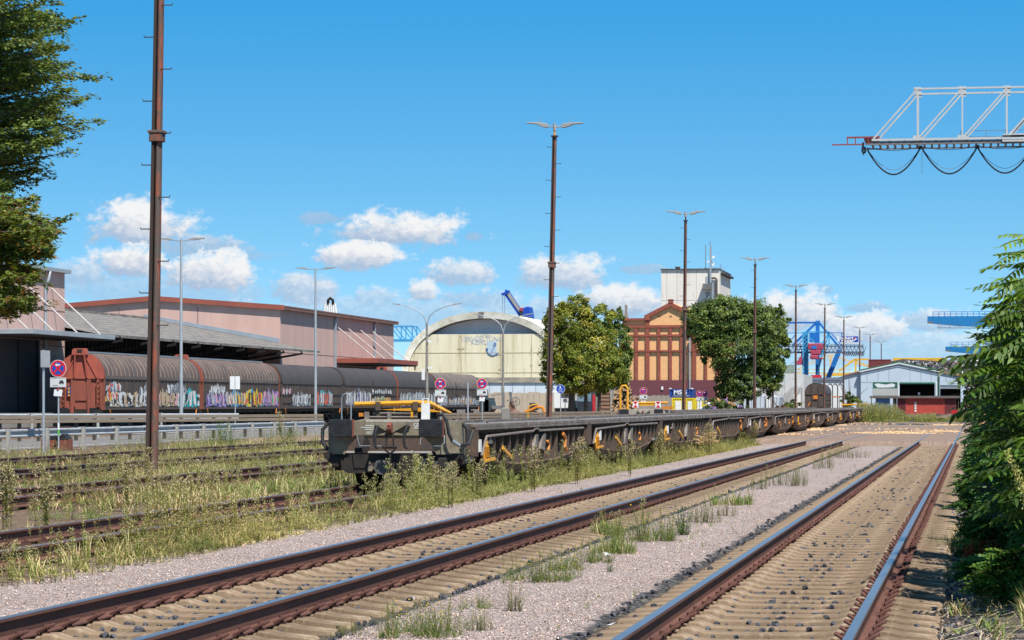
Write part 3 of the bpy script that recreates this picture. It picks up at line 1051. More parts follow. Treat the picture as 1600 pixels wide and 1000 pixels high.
        b.box(-.44, -.24, Y - .003, Y - .001, 1.14, 1.20)
        b.build('data_plate', mat('pale_stencil', (.42, .40, .34), (.2, .18, .15), scale=12), t)
        MB().box(.40, .44, Y + .06, Y + .09, 1.45, 1.56).build('blue_yellow_plate', m_yel, t)
    else:
        b = MB(); b.cyl((-.6, Y + .25, 1.72), (1.25, Y + .25, 1.75), .06, 8)
        b.ext([(-.15, 1.58), (.62, 1.60), (.95, 1.66), (.95, 1.70), (-.15, 1.68)], Y + .22, Y + .27, 'y')
        b.build('stanchion_bar', m_yel, t)
        b = MB().tube([(-1.12, Y + .2, 1.38), (-1.12, Y + .2, 2.45), (-1.03, Y + .2, 2.58), (-.86, Y + .2, 2.6), (-.76, Y + .2, 2.48), (-.76, Y + .2, 1.38)], .055, 8)
        b.build('grab_hoop', m_yel, t, smooth=True)
        for x in (-.35, .78):
            b = MB().box(x - .14, x + .14, Y + .1, Y + .13, 1.48, 1.82)
            p = b.build('warning_plate', m_whitep, t)
            b = MB(); b.poly([(x - .12, Y + .095, 1.50), (x + .12, Y + .095, 1.50), (x, Y + .095, 1.65)]); b.poly([(x - .12, Y + .095, 1.80), (x + .12, Y + .095, 1.80), (x, Y + .095, 1.65)])
            b.build('red_triangle', mat('sign_red', (.62, .02, .03), rough=.5), p)
        MB().box(1.0, 1.5, Y + .1, Y + .3, 1.42, 1.56).build('orange_lamp', m_org, t)
    return t


VN = []
v = v_first + UL
for i in range(1, 14):
    lab = 'brown low flat wagon, %s from the camera in the long near rake' % ord_[i]
    near.append(dup(src, (TRK[2], v, 0), 0, lab)); v += UL
    for ch in list(children(near[-1])):      # the fittings differ from unit to unit
        nm = ch.name.split('.')[0]
        if (nm in ('brake_lever', 'coupling_valve', 'bracket', 'data_plate') and R.random() < .42) or (nm == 'brake_pipe' and R.random() < .3):
            KIDS[near[-1].name].remove(ch); bpy.data.objects.remove(ch)
        elif nm in ('brake_lever', 'coupling_valve', 'data_plate', 'bracket'):
            ch.location.y += R.uniform(-.6, 2.2)
front_end(src, 0, L=v_first - WD(610, 51.6)[1])
for nm_, k_ in (('wheel', 2), ('axle', 1)):       # the leading axle sits further back under the end platform
    for ch in [c for c in children(src) if c.name.split('.')[0] == nm_][:k_]:
        KIDS[src.name].remove(ch); bpy.data.objects.remove(ch)
wheelset(src, -.30)
# second rake, one track further left
vs2 = WD(1007, 137)[1]
src2 = dup(src.id_data if False else near[1], (TRK[3], vs2 + 2.7, 0), 0, 'grey-fronted flat wagon with yellow hoop, first of the rake behind the near one', group='flat wagons of the second rake')
for i in range(1, 8):
    dup(near[1], (TRK[3], vs2 + 2.7 + UL * i, 0), 0, 'brown low flat wagon, %s in the second rake behind the near one' % ord_[i], group='flat wagons of the second rake')
_o = m_olive
m_olive = mat('headstock_pale', (.36, .33, .27), (.28, .25, .2), scale=4, rough=.7)
front_end(src2, 0, L=2.6, far=True)
m_olive = _o

# raised piece on the near rake's third unit: a yellow bar and fittings on the last unit
b = MB(); b.cyl((-1.1, 8, 1.58), (1.4, 8, 1.60), .07, 6)
b.build('stanchion_bar', m_yel, near[12])

# ================================================================ closed wagons with graffiti
m_cb = mat('wagon_wall_brown', (.082, .062, .053), (.06, .047, .042), scale=1.3, rough=.7, c3=(.12, .085, .07), stretch=(1, 1, .3))
m_cr = mat('wagon_roof_brown', (.13, .10, .085), (.095, .073, .063), scale=.8, rough=.6, c3=(.17, .13, .105), stretch=(1, .5, 1))
m_cr2 = mat('wagon_roof_dark', (.075, .062, .056), (.060, .050, .046), scale=.8, rough=.6)
m_red = mat('wagon_end_red', (.42, .10, .065), (.33, .085, .06), scale=2.0, rough=.6, c3=(.24, .07, .05), stretch=(1, 1, .4))
m_redd = mat('wagon_end_rust', (.30, .085, .055), (.22, .07, .05), scale=1.5, rough=.7, stretch=(1, 1, .3))
m_ribw = mat('roof_rib_pale', (.42, .38, .33), (.25, .2, .17), scale=1, rough=.6)
_paint = {}


def paint(c):
    k = tuple(round(x, 2) for x in c)
    if k not in _paint:
        _paint[k] = mat('paint_%d' % len(_paint), c, tuple(x * .85 for x in c), scale=4, rough=.55)
    return _paint[k]


HB = 1.40
ROOF = [(HB, 2.78), (HB, 2.95), (1.36, 3.28), (1.22, 3.62), (.98, 3.93), (.66, 4.14), (.32, 4.25), (0, 4.28)]
ROOF = ROOF + [(-x, z) for x, z in ROOF[-2::-1]]


def closed_wagon(label, y0, y1, ends, style):
    t = thing('covered_wagon', label, 'covered wagon', (WU, y0, .37), group='graffiti covered wagons by the warehouses')
    L = y1 - y0 - .55
    b = MB()
    for s in (-1, 1):
        b.box(min(s * 1.30, s * 1.34), max(s * 1.30, s * 1.34), .06, L - .06, 1.06, 2.80)
        n = int(L / .78)
        for i in range(n + 1):
            y = .3 + i * (L - .6) / n
            b.box(min(s * 1.34, s * 1.385), max(s * 1.34, s * 1.385), y - .05, y + .05, 1.12, 2.76)
        b.box(min(s * 1.34, s * 1.41), max(s * 1.34, s * 1.41), .04, L - .04, .96, 1.10)
        b.box(min(s * 1.34, s * 1.40), max(s * 1.34, s * 1.40), .04, L - .04, 1.36, 1.40)
        if style == 'panel': b.box(min(s * 1.34, s * 1.40), max(s * 1.34, s * 1.40), .04, L - .04, 1.98, 2.04)
    b.build('wall', m_cb, t)
    rm = m_cr if style == 'rib' else (m_cr if style == 'white' else m_cr2)
    b = MB().ext(ROOF, .04, L - .04, 'y', cap=False, close=False)
    ins = [(x * .97, z - .04) for x, z in ROOF]
    b.ext(ins, .04, L - .04, 'y', cap=False, close=False)
    b.build('roof', rm, t, smooth=True, fix=False)
    nr = int(L / .80) if style != 'panel' else 2
    b = MB()
    for i in range(1, nr):
        y = i * L / nr
        pr = [(x * 1.018, z + .022) for x, z in ROOF[1:-1]]
        b.ext([(p[0], p[1]) for p in pr], y - .025, y + .025, 'y', cap=False, close=False)
        for yy in (y - .025, y + .025):
            for k in range(len(pr) - 1):
                b.poly([(pr[k][0], yy, pr[k][1]), (pr[k + 1][0], yy, pr[k + 1][1]), (pr[k + 1][0] * .97, yy, pr[k + 1][1] - .04), (pr[k][0] * .97, yy, pr[k][1] - .04)])
    b_w = MB().box(-.20, .20, .3, L - .3, 4.30, 4.40)
    if style == 'rib': b_w.build('roof_walkway', m_galv, t)
    b.build('roof_ribs', m_ribw if style == 'white' else (mat('roof_rib_rust', (.42, .28, .20), (.20, .145, .12), scale=1.3, rough=.6) if style == 'rib' else m_cr), t, fix=False)
    for k, yy in enumerate((0, L - .1)):
        me = m_redd if ends == 'red' else m_cb
        b = MB()
        up = [p for p in ROOF if p[1] >= 2.78]
        if k == 0 and ends == 'red':
            b.box(-1.36, 1.36, yy, yy + .1, 1.0, 2.78)
            for x in (-1.05, -.55, -.42, .42, .55, 1.05): b.box(x - .06, x + .06, yy - .10, yy, 1.0, 2.76)
            b.box(-.35, .35, yy - .06, yy, 1.5, 2.76)
            b.box(-1.36, 1.36, yy - .10, yy, .96, 1.16)
            b.box(-.62, -.42, yy - .14, yy - .1, .75, 1.9); b.box(.42, .62, yy - .14, yy - .1, .75, 1.9)
            b.build('end_wall', me, t)
            b = MB().ext(ROOF, yy - .12, yy + .04, 'y')
            b.build('end_hood', m_red, t)
            b = MB()
            for x in (-.30, .30): b.bar((x * .9, yy - .30, 4.30), (x * 1.3, yy - .14, 2.85), .08, .10)
            for x in (-.62, .62): b.bar((x * .5, yy - .16, 4.1), (x * 1.6, yy - .14, 2.85), .05, .06)
            b.ext([(-.48, 4.18), (.48, 4.18), (.44, 4.5), (.30, 4.56), (-.30, 4.56), (-.44, 4.5)], yy - .34, yy - .12, 'y')
            b.build('hood_bracket', m_red, t)
            MB().box(-.16, .16, yy - .345, yy - .342, 4.28, 4.50).build('hood_opening', m_steel, t)
            b = MB()
            for x in (-1.18, 1.02):
                b.bar((x, yy - .2, 1.1), (x, yy - .2, 2.7), .03); b.bar((x + .24, yy - .2, 1.1), (x + .24, yy - .2, 2.7), .03)
                for z in np.arange(1.2, 2.7, .3): b.bar((x, yy - .2, z), (x + .24, yy - .2, z), .03)
            b.build('ladder', m_redd, t)
            b = MB().box(-.82, -.60, yy - .14, yy - .105, 1.75, 2.35)
            b.build('warning_sticker', mat('sticker_blue', (.05, .06, .2), rough=.5), t)
            b = MB()
            for z in (1.84, 2.04, 2.24): b.poly([(-.79, yy - .145, z - .08), (-.63, yy - .145, z - .08), (-.71, yy - .145, z + .08)])
            b.build('warning_symbol', m_yel, t)
        else:
            b.box(-1.36, 1.36, yy, yy + .1, 1.0, 2.78)
            b.ext(ROOF, yy, yy + .1, 'y')
            b.build('end_wall', me, t)
        b = MB()
        b.ext([(x * 1.03, z + .03) for x, z in ROOF], yy - .02, yy + .08, 'y', cap=False, close=False)
        b.ext([(x * .96, z - .05) for x, z in ROOF], yy - .02, yy + .08, 'y', cap=False, close=False)
        for e in (yy - .02, yy + .08):
            for q in range(len(ROOF) - 1):
                p0, p1 = ROOF[q], ROOF[q + 1]
                b.poly([(p0[0] * 1.03, e, p0[1] + .03), (p1[0] * 1.03, e, p1[1] + .03), (p1[0] * .96, e, p1[1] - .05), (p0[0] * .96, e, p0[1] - .05)])
        for s in (-1, 1): b.box(min(s * 1.3, s * 1.42), max(s * 1.3, s * 1.42), yy - .02, yy + .08, .95, 2.95)
        b.build('end_arch', m_rustred if ends == 'red' else m_cr2, t, fix=False)
        yf = -.45 if k == 0 else L + .35
        for x in (-.87, .87):
            b = MB().cyl((x, yy, .88), (x, yf, .88), .12, 12)
            b.cb((x, yf, .90), (.46, .07, .36))
            b.build('buffer', m_blk, t, bevel=.01)
    b = MB()
    for s in (-1, 1): b.box(min(s * 1.0, s * 1.12), max(s * 1.0, s * 1.12), .1, L - .1, .72, .98)
    b.box(-1.3, 1.3, -.12, .1, .72, 1.0); b.box(-1.3, 1.3, L - .2, L, .72, 1.0)
    b.build('underframe', m_steel, t)
    for y in (2.4, 4.2, L - 4.2, L - 2.4):
        for s in (-1, 1):
            MB().cyl((s * .68, y, .30), (s * .82, y, .30), .46, 18).build('wheel', m_steel, t, smooth=True)
    b = MB()
    for y in (2.4, 4.2, L - 4.2, L - 2.4):
        for s in (-1, 1): b.cb((s * .98, y, .42), (.2, .5, .34))
    for s in (-1, 1):
        for y in (3.3, L - 3.3): b.box(min(s * .92, s * 1.04), max(s * .92, s * 1.04), y - 1.5, y + 1.5, .42, .60)
    b.build('bogie_frame', m_steel, t)
    MB().bar((1.42, 1.0, .95), (1.42, 1.2, .55), .05, .08).build('brake_lever', m_org, t)
    MB().bar((1.42, L - 1.0, .95), (1.42, L - 1.2, .6), .05, .08).build('brake_lever', m_org, t)
    return t, L


def graffiti(t, L, a0, a1, z0, z1, fill, strokes, seed, letters=5):
    """sprayed piece on the side wall between a0..a1 (fractions of the length)"""
    r = random.Random(seed)
    x = 1.388
    if z1 < 2.4: z1 = min(2.6, z1 + .28)
    letters = int(letters * 1.5)
    ys, ye = a0 * L, a1 * L
    b = MB(); mats_ = [paint(c) for c in fill + strokes]
    nf = len(fill)
    n = max(4, int((ye - ys) / .42))
    for i in range(n):           # ragged cloud of background colour
        y = ys + (ye - ys) * (i + .5) / n
        w = (ye - ys) / n * r.uniform(.6, .95)
        top = z1 - r.uniform(0, .3) * (z1 - z0) - .25 * abs(2 * (i + .5) / n - 1) * (z1 - z0)
        bot = z0 + r.uniform(0, .12)
        b.k = r.randrange(nf)
        m_ = 7
        pts = [(x + .0008 * i, y - w + r.uniform(-.05, .05), bot)]
        for k in range(m_ + 1):
            an = pi - pi * k / m_
            pts.append((x + .0008 * i, y + w * cos(an) + r.uniform(-.06, .06), (bot + (top - bot) * .55) + (top - bot) * .45 * sin(an) * r.uniform(.7, 1.2)))
        pts.append((x + .0008 * i, y + w + r.uniform(-.05, .05), bot))
        b.poly(pts)
    xx = x + .04
    for i in range(letters):      # fat letter strokes
        cy = ys + (ye - ys) * (i + .5) / letters
        lw = (ye - ys) / letters * .42
        zl, zh = z0 + .1, z1 - .25 * (z1 - z0)
        for q in range(r.choice((4, 5, 6))):
            b.k = nf + r.randrange(len(strokes))
            w = r.uniform(.07, .18)
            y0_, y1_ = cy + r.uniform(-lw, lw), cy + r.uniform(-lw, lw)
            za, zb_ = (zl + r.uniform(0, .2), zh - r.uniform(0, .25)) if r.random() < .7 else (r.uniform(zl, zh), r.uniform(zl, zh))
            bend = r.uniform(-.2, .2)
            pts = []
            P = [(y0_, za), ((y0_ + y1_) / 2 + bend, (za + zb_) / 2), (y1_, zb_)]
            for k in range(2):
                (p, q_), (s_, t_) = P[k], P[k + 1]
                dl = hypot(s_ - p, t_ - q_) or 1
                nx, nz = -(t_ - q_) / dl * w, (s_ - p) / dl * w
                b.poly([(xx, p + nx, q_ + nz), (xx, p - nx, q_ - nz), (xx, s_ - nx * .8, t_ - nz * .8), (xx, s_ + nx * .8, t_ + nz * .8)])
                xx += .0004
    b.build('graffiti', mats_, t, fix=False)


vw = [WD(101 + 23, 161)[1]] + [VU(px, WU + 1.4) for px in (317, 440, 538, 622, 683, 752)]
vw[0] = VU(163, WU + 1.4) 
WH = (.62, .62, .60); GR = (.22, .23, .26); LG = (.42, .43, .45); TQ = (.02, .42, .45); OR_ = (.62, .33, .10); BG = (.50, .36, .24); BK = (.03, .03, .035)
PU_ = (.30, .22, .50); PK = (.62, .33, .38); YE = (.70, .50, .03); GN = (.05, .42, .18); SB = (.10, .38, .60); RD = (.58, .10, .06); TN = (.42, .34, .22)
specs = [
    ('covered wagon with a bright red end wall and ladder, nearest of the graffiti wagons', 'red', 'rib'),
    ('brown ribbed wagon with red end arch and purple, yellow and green graffiti', 'red', 'rib'),
    ('dark smooth-roofed wagon with silver and red-turquoise graffiti, third in its train', 'brown', 'panel'),
    ('dark smooth-roofed wagon with white and purple vertical graffiti, fourth in its train', 'brown', 'panel'),
    ('brown wagon with pale grey washed graffiti behind the two curved-arm sign posts', 'red', 'panel'),
    ('last covered wagon of the graffiti train, roof ribs painted white', 'brown', 'white')]
cw = []
for i, (lab, en, stl) in enumerate(specs):
    t, L = closed_wagon(lab, vw[i], vw[i + 1], en, stl)
    cw.append((t, L))
g = lambda i, *a, **k: graffiti(cw[i][0], cw[i][1], *a, **k)
g(0, .02, .15, 2.0, 2.75, [WH, LG], [RD, WH, SB], 1, 3)
g(0, .02, .16, 1.45, 2.0, [OR_, YE], [WH, RD], 2, 3)
g(0, .06, .40, 1.12, 2.0, [BG, WH], [WH, BK, BG], 3, 5)
g(0, .34, .46, 1.2, 2.75, [GR, LG], [WH, GR], 4, 2)
g(0, .46, .74, 1.12, 2.05, [TN, BG], [PK, TN, BG], 5, 4)
g(0, .62, .84, 1.85, 2.75, [GR], [LG, GR, WH], 6, 4)
g(0, .74, .985, 1.05, 2.25, [TQ], [WH, WH, BK], 7, 4)
g(1, .08, .26, 1.9, 2.7, [LG], [WH, LG], 8, 4)
g(1, .05, .30, 1.1, 2.1, [PU_, (.08, .10, .28)], [PK, LG, PU_], 9, 4)
g(1, .28, .52, 1.1, 2.2, [SB, (.12, .3, .5)], [BG, YE, RD, WH], 10, 5)
g(1, .52, .75, 1.1, 2.6, [SB, YE, BK], [YE, BK, RD], 11, 4)
g(1, .75, .98, 1.1, 2.35, [GR, PU_], [PU_, GN, PK, PK], 12, 3)
g(2, .16, .44, 1.1, 2.1, [GR, GR, LG], [LG, WH, BK, LG], 13, 6)
g(2, .52, .82, 1.1, 2.35, [TQ, GR], [RD, LG, WH, RD], 14, 3)
g(2, .0, .14, 1.9, 2.7, [m_cb and (.13, .10, .09)], [PK, LG], 15, 2)
g(3, .02, .48, 1.1, 2.75, [GR, (.16, .14, .16)], [WH, LG, PU_, WH], 16, 7)
g(3, .50, .86, 1.1, 1.85, [GR, TN], [OR_, WH, GN, OR_], 17, 7)
g(3, .50, .88, 2.1, 2.6, [BK], [WH, LG], 18, 6)
g(4, .04, .96, 1.1, 2.7, [GR, LG, (.26, .25, .24)], [LG, WH, (.4, .5, .52)], 19, 9)
g(5, .04, .22, 1.1, 2.7, [LG], [WH, LG], 20, 2)
g(5, .25, .96, 1.1, 1.9, [GR, (.3, .3, .36)], [WH, LG, SB, OR_], 21, 8)
# a similar wagon standing alone far off, end on, on the track behind the masts
_W = WU
WU = TRK[4]
vb = WD(1268, 372)[1]
t, L = closed_wagon('dark brown covered wagon standing alone far off, its arched end to the camera', vb, vb + 14.5, 'brown', 'panel')
t['group'] = ''; del t['group']
t.location.z = .17
b = MB().box(-.3, .3, -.16, -.12, 2.1, 2.6); b.build('red_panel', m_org, t)
b = MB().bar((-1.0, -.2, 1.1), (-.7, -.2, 1.7), .12); b.build('shunter_handle', m_org, t)
b = MB()
for x in (-.45, .45): b.box(x - .06, x + .06, -.1, 0, 1.0, 4.0)
b.box(-1.36, 1.36, -.12, 0, 2.72, 2.86)
b.build('end_rib', m_cb, t)
WU = _W

# ================================================================ buildings
m_pink = mat('pink_plaster', (.58, .385, .325), (.49, .32, .275), scale=.9, rough=.9, bump=.01, bscale=9, stretch=(1, 1, .16), thr=(.3, .75), c3=(.45, .29, .25), t3=(.6, .75))
m_fasc = mat('red_fascia', (.30, .085, .055), (.25, .07, .05), scale=.6, rough=.6)
m_fgrey = mat('grey_fascia', (.33, .36, .38), (.28, .30, .32), scale=.8, rough=.5)
m_tile = mat('old_roof_sheets', (.25, .225, .20), (.13, .12, .11), scale=2.6, rough=.9, bump=.02, bscale=5, c3=(.33, .29, .25), stretch=(1, .25, 1))
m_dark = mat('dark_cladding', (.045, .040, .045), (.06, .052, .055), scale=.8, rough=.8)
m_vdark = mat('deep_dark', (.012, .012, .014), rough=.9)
m_zinc = mat('zinc', (.36, .40, .44), (.30, .33, .36), scale=1.2, rough=.5, metal=.3)
m_roofg = mat('flat_roof', (.20, .18, .17), (.15, .14, .13), scale=.4, rough=.9)
m_joint = mat('joint_brown', (.20, .12, .105), rough=.9)


def rod_set(parent, tops, uw, uo, zt, zo, name='stay_rod'):
    for y in tops:
        MB().cyl((uw, y, zt), (uo, y, zo), .05, 8).build(name, mat('rod_white', (.56, .50, .48), rough=.5), parent, smooth=True)


# ---- left warehouse
UA = -55.7
vA1 = VU(101, UA)
A = thing('warehouse', 'tall pink warehouse at the left edge with a grey canopy and dark painted shade below', 'warehouse', (0, 0, 0))
zA = 9.75
b = MB().box(UA - 24, UA, vA1 - 48, vA1, -.05, zA)
wall = b.build('wall', m_pink, A)
b = MB().box(UA - 24.3, UA + .35, vA1 - 48, vA1 + .25, zA, zA + .22)
b.build('roof', m_fgrey, A)
vp = VU(73, UA + .1)
b = MB().tube([(UA + .32, vp, zA - .05), (UA + .3, vp - .2, zA - .5), (UA + .12, vp - .25, zA - .9), (UA + .12, vp - .25, .1)], .09, 8)
b.build('drainpipe', m_zinc, A, smooth=True)
vc0, vc1 = VU(51, -52.2), VU(180, -52.2)
b = MB().box(UA, -52.2, vc0, vc1, 5.62, 5.90)
b.build('canopy', m_fgrey, A, bevel=.02)
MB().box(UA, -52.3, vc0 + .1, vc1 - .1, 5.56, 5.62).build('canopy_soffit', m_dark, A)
rod_set(A, [vc0 - 1.5 + 1.8 + i * (vc1 - vc0 - 2.0) / 3 for i in range(4)], UA, -52.6, 8.75, 5.9)
b = MB().box(UA, UA + .06, vc0 - 16, vA1 - 4.8, .3, 5.5)
b.build('dark_wall_panel', m_dark, A)  # added dark panel; puts the canopy's shade into the wall colour
b = MB()
for k in range(9): y = vc0 - 16 + k * 3.3; b.box(UA + .06, UA + .10, y, y + .12, .3, 5.5)
b.build('dark_panel_bar', m_vdark, A)
for z in (5.2, 7.35): MB().box(UA + .0, UA + .012, vA1 - 48, vA1, z, z + .05).build('wall_joint', m_joint, A)
MB().box(UA + .1, UA + .5, vc0 + .5, vc0 + 1.6, 3.2, 4.1).build('lamp_box', m_fgrey, A)
tag(MB().box(-62, WU - 2.0, 95, 330, -.05, 1.15).build('loading_platform', mat('old_concrete', (.3, .28, .25))), 'long concrete loading platform behind the graffiti wagons', 'loading platform')

# ---- low shed with the grey roof
ue, ur = -53.75, -68.4
v0b, v1b = vA1 + .02, 223.0
B = thing('low_shed', 'long low shed with weathered grey sheet roof between the two pink warehouses', 'shed', (0, 0, 0))
ze, zr = 6.05, 8.78
b = MB()
n = 60
ys = np.linspace(v0b, v1b, n)
for s in range(9):
    f = s / 9; g_ = (s + 1) / 9
    ua, ub = ue + (ur - ue) * f, ue + (ur - ue) * g_
    za, zb = ze + (zr - ze) * f, ze + (zr - ze) * g_
    b.poly([(ua, v0b, za + .014), (ua, v1b, za + .014), (ub, v1b, zb), (ub, v0b, zb)])
    b.poly([(ua, v0b, za + .014), (ua, v1b, za + .014), (ua, v1b, za), (ua, v0b, za)])
b.poly([(ue, v0b, ze), (ue, v1b, ze), (ue, v1b, ze - .16), (ue, v0b, ze - .16)])
b.poly([(ue, v0b, ze - .16), (ue, v1b, ze - .16), (ur, v1b, zr - .2), (ur, v0b, zr - .2)])
b.poly([(ur, v0b, zr), (ur, v1b, zr), (ur - 14, v1b, zr - 2.6), (ur - 14, v0b, zr - 2.6)])
rf = b.build('roof', m_tile, B, fix=False)
b = MB()
for i in range(22): y = v0b + 1 + i * (v1b - v0b - 2) / 22; b.box(ur - .15, ur + .25, y, y + 1.9, zr - .02, zr + .14)
b.build('ridge_caps', m_tile, rf)
b = MB().box(-60.2, -60.0, v0b, v1b, -.05, 7.1)
for i in range(70): y = v0b + .4 + i * (v1b - v0b - .6) / 70; b.box(-60.0, -59.9, y, y + .22, 3.6, 7.1)
b.build('wall', m_dark, B)
MB().box(-59.99, -59.86, v0b, v1b, -.05, 3.4).build('lower_wall', mat('umber_plaster', (.16, .115, .11), (.12, .09, .085), scale=.5), B)
for i in range(9):
    y = v0b + 4 + i * 5.9
    b = MB().bar((-59.9, y, 4.6), (ue + .5, y, ze - .35), .12, .16); b.bar((ue + .5, y, ze - .35), (ue + .3, y, ze - .1), .08)
    b.build('roof_bracket', m_vdark, B)
MB().box(-59.86, -59.7, v0b + 3, v0b + 10, 5.3, 5.9).build('window', mat('dusty_glass', (.20, .22, .24), (.14, .15, .17), scale=2, rough=.25), B)

# ---- big hall
uc_, vc_ = -57.2, 223.0
Cc = thing('warehouse', 'big pink hall with red roof edge and a red canopy hung from white rods', 'warehouse', (0, 0, 0))
uL, uP = -79.0, -68.1
zc, zp = 9.55, 10.35
vE = VU(615, uc_)
b = MB()
b.poly([(uL, vc_, -.05), (uc_, vc_, -.05), (uc_, vc_, zc), (uP, vc_, zp), (uL, vc_, zc)])
b.poly([(uc_, vc_, -.05), (uc_, vE, -.05), (uc_, vE, zc - .02), (uc_, vc_, zc)])
b.poly([(uc_, vE, -.05), (uL, vE, -.05), (uL, vE, zc), (uP, vE, zp), (uc_, vE, zc)])
b.poly([(uL, vE, -.05), (uL, vc_, -.05), (uL, vc_, zc), (uL, vE, zc)])
b.build('wall', m_pink, Cc, fix=False)
ov = .42
b = MB()
sl = (zp - zc) / (uP - uc_)
for (ua, ub) in ((uc_ + ov, uP), (uP, uL - ov)):
    za = zc + sl * (ua - uc_) if ua > uP else zp
    zb = zp if ub >= uP else zp + (zc - zp) * (ub - uP) / (uL - uP)
    if ua == uP: za = zp
    b.poly([(ua, vc_ - .3, za + .28), (ub, vc_ - .3, zb + .28), (ub, vE + .3, zb + .28), (ua, vE + .3, za + .28)])
    b.poly([(ua, vc_ - .3, za), (ub, vc_ - .3, zb), (ub, vE + .3, zb), (ua, vE + .3, za)])
roofc = b.build('roof', m_roofg, Cc, fix=False)
b = MB()
b.poly([(uc_ + ov, vc_ - .32, zc - .06), (uP, vc_ - .32, zp - .03), (uP, vc_ - .32, zp + .38), (uc_ + ov, vc_ - .32, zc + .34)])
b.poly([(uP, vc_ - .32, zp - .03), (uL - ov, vc_ - .32, zc - .06), (uL - ov, vc_ - .32, zc + .34), (uP, vc_ - .32, zp + .38)])
b.build('gable_fascia', m_fasc, Cc, fix=False)
b = MB(); b.box(uc_ + ov - .02, uc_ + ov + .02, vc_ - .3, vE + .3, zc - .03, zc + .18); b.box(uc_ + ov - .04, uc_ + ov + .04, vc_ - .3, vE + .3, zc + .18, zc + .30)
b.build('eave_fascia', mat('eave_brown', (.22, .11, .085), (.17, .1, .08), scale=.8), Cc)
for px in (523.5, 585):
    y = VU(px, uc_ + .1)
    MB().tube([(uc_ + .35, y, zc), (uc_ + .12, y, zc - .3), (uc_ + .12, y, .2)], .13, 8).build('drainpipe', m_zinc, Cc, smooth=True)
# panel joints
b = MB()
for px in (118, 186, 309): u = UV(px, vc_); b.box(u - .03, u + .03, vc_ - .012, vc_, 3, zc + .2)
b.box(uc_, uc_ + .012, vc_, vE, 5.95, 6.0)
b.build('wall_joint', m_joint, Cc)
# zinc flashing where the shed roof meets the gable
b = MB()
fu0, fu1 = uc_ - .05, UV(225, vc_)
zf = lambda u: ze + (zr - ze) * (u - ue) / (ur - ue)
b.poly([(fu0, vc_ - .05, zf(fu0) + .03), (fu1, vc_ - .05, zf(fu1) + .03), (fu1, vc_ - .05, zf(fu1) + .32), (fu0, vc_ - .05, zf(fu0) + .42)])
b.poly([(fu0, vc_ - .05, zf(fu0) + .42), (fu1, vc_ - .05, zf(fu1) + .32), (fu1, vc_, zf(fu1) + .32), (fu0, vc_, zf(fu0) + .42)])
b.build('flashing', m_zinc, Cc, fix=False)
# canopy
uo = -53.3
va, vb_ = VU(590, uo), VU(653, uo)
b = MB().box(uc_, uo, va, vb_, 5.35, 5.80)
b.build('canopy', m_fasc, Cc, bevel=.03)
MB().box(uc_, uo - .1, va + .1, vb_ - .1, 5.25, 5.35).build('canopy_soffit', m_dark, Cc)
rod_set(Cc, [VU(px, uc_) for px in (527, 543, 562, 581)], uc_, uo + .1 - .5, 8.65, 5.8)
MB().box(uc_, uc_ + .05, va + 1, vb_ - 2, 1.2, 5.0).build('dark_wall_panel', m_vdark, Cc)
MB().box(uo - .2, uo - .1, (vb_) - .8, vb_ - .6, 4.9, 5.3).build('warning_lamp', m_rustred, Cc)
b = MB().bar((uc_, VU(472, uc_), 4.1), (uc_ + .8, VU(472, uc_), 4.6), .06); b.cb((uc_ + 1.0, VU(472, uc_), 4.68), (.7, .3, .16))
b.build('wall_lamp', m_whitep, Cc)
# rooftop pieces
def on(px0, px1, v, z0, z1, name, m, label, cat, d=3):
    u0, u1 = UV(px0, v), UV(px1, v)
    return tag(MB().box(u0, u1, v, v + d, z0, z1).build(name, m, bevel=.05), label, cat)
tk = thing('roof_tank', 'pale green low tank standing on the roof of the big pink hall', 'tank', (UV(196, 250), 252, 10))
MB().cyl((0, 0, 0), (0, 0, 1.35), 1.4, 28).build('tank_body', mat('pale_green', (.30, .44, .38), (.26, .38, .33), scale=1), tk, smooth=True)
MB().cyl((0, 0, 1.35), (0, 0, 1.42), 1.47, 28).build('tank_rim', mat('pale_green_dark', (.16, .24, .21), rough=.6), tk, smooth=True)
tk.location = (UV(196, 262), 262, 9.9)
dm = thing('roof_dome', 'low white domed skylight on the roof of the big pink hall', 'skylight', (UV(283, 250), 250, 9.9))
b = MB(); pr = [(-2.6 + 5.2 * k / 12, .2 + 1.0 * sin(pi * k / 12)) for k in range(13)]
b.ext(pr, 0, 24, 'y'); b.build('dome_shell', mat('skylight_white', (.62, .66, .68), (.55, .58, .6), scale=1, rough=.4), dm, smooth=True)
b = MB(); b.ext([(p[0] * 1.02, p[1] + .04) for p in pr], -.1, 0, 'y', cap=True); b.build('dome_rim', m_dark, dm)
vt = thing('roof_vent', 'white ribbed ventilator with a black cowl above the long pink wall', 'roof vent', PU(516, 491, uc_ - 2))
b = MB()
for i in range(6): b.cyl((-.6 + i * .24, 0, -.2), (-.45 + i * .18, 0, 1.0), .10, 8)
b.build('vent_stack', m_whitep, vt, smooth=True)
b = MB().tube([(-.2, 0, .9), (-.2, 0, 1.3), (0, 0, 1.5), (.25, 0, 1.3), (.25, 0, .9)], .14, 8)
b.build('vent_cowl', m_vdark, vt, smooth=True)

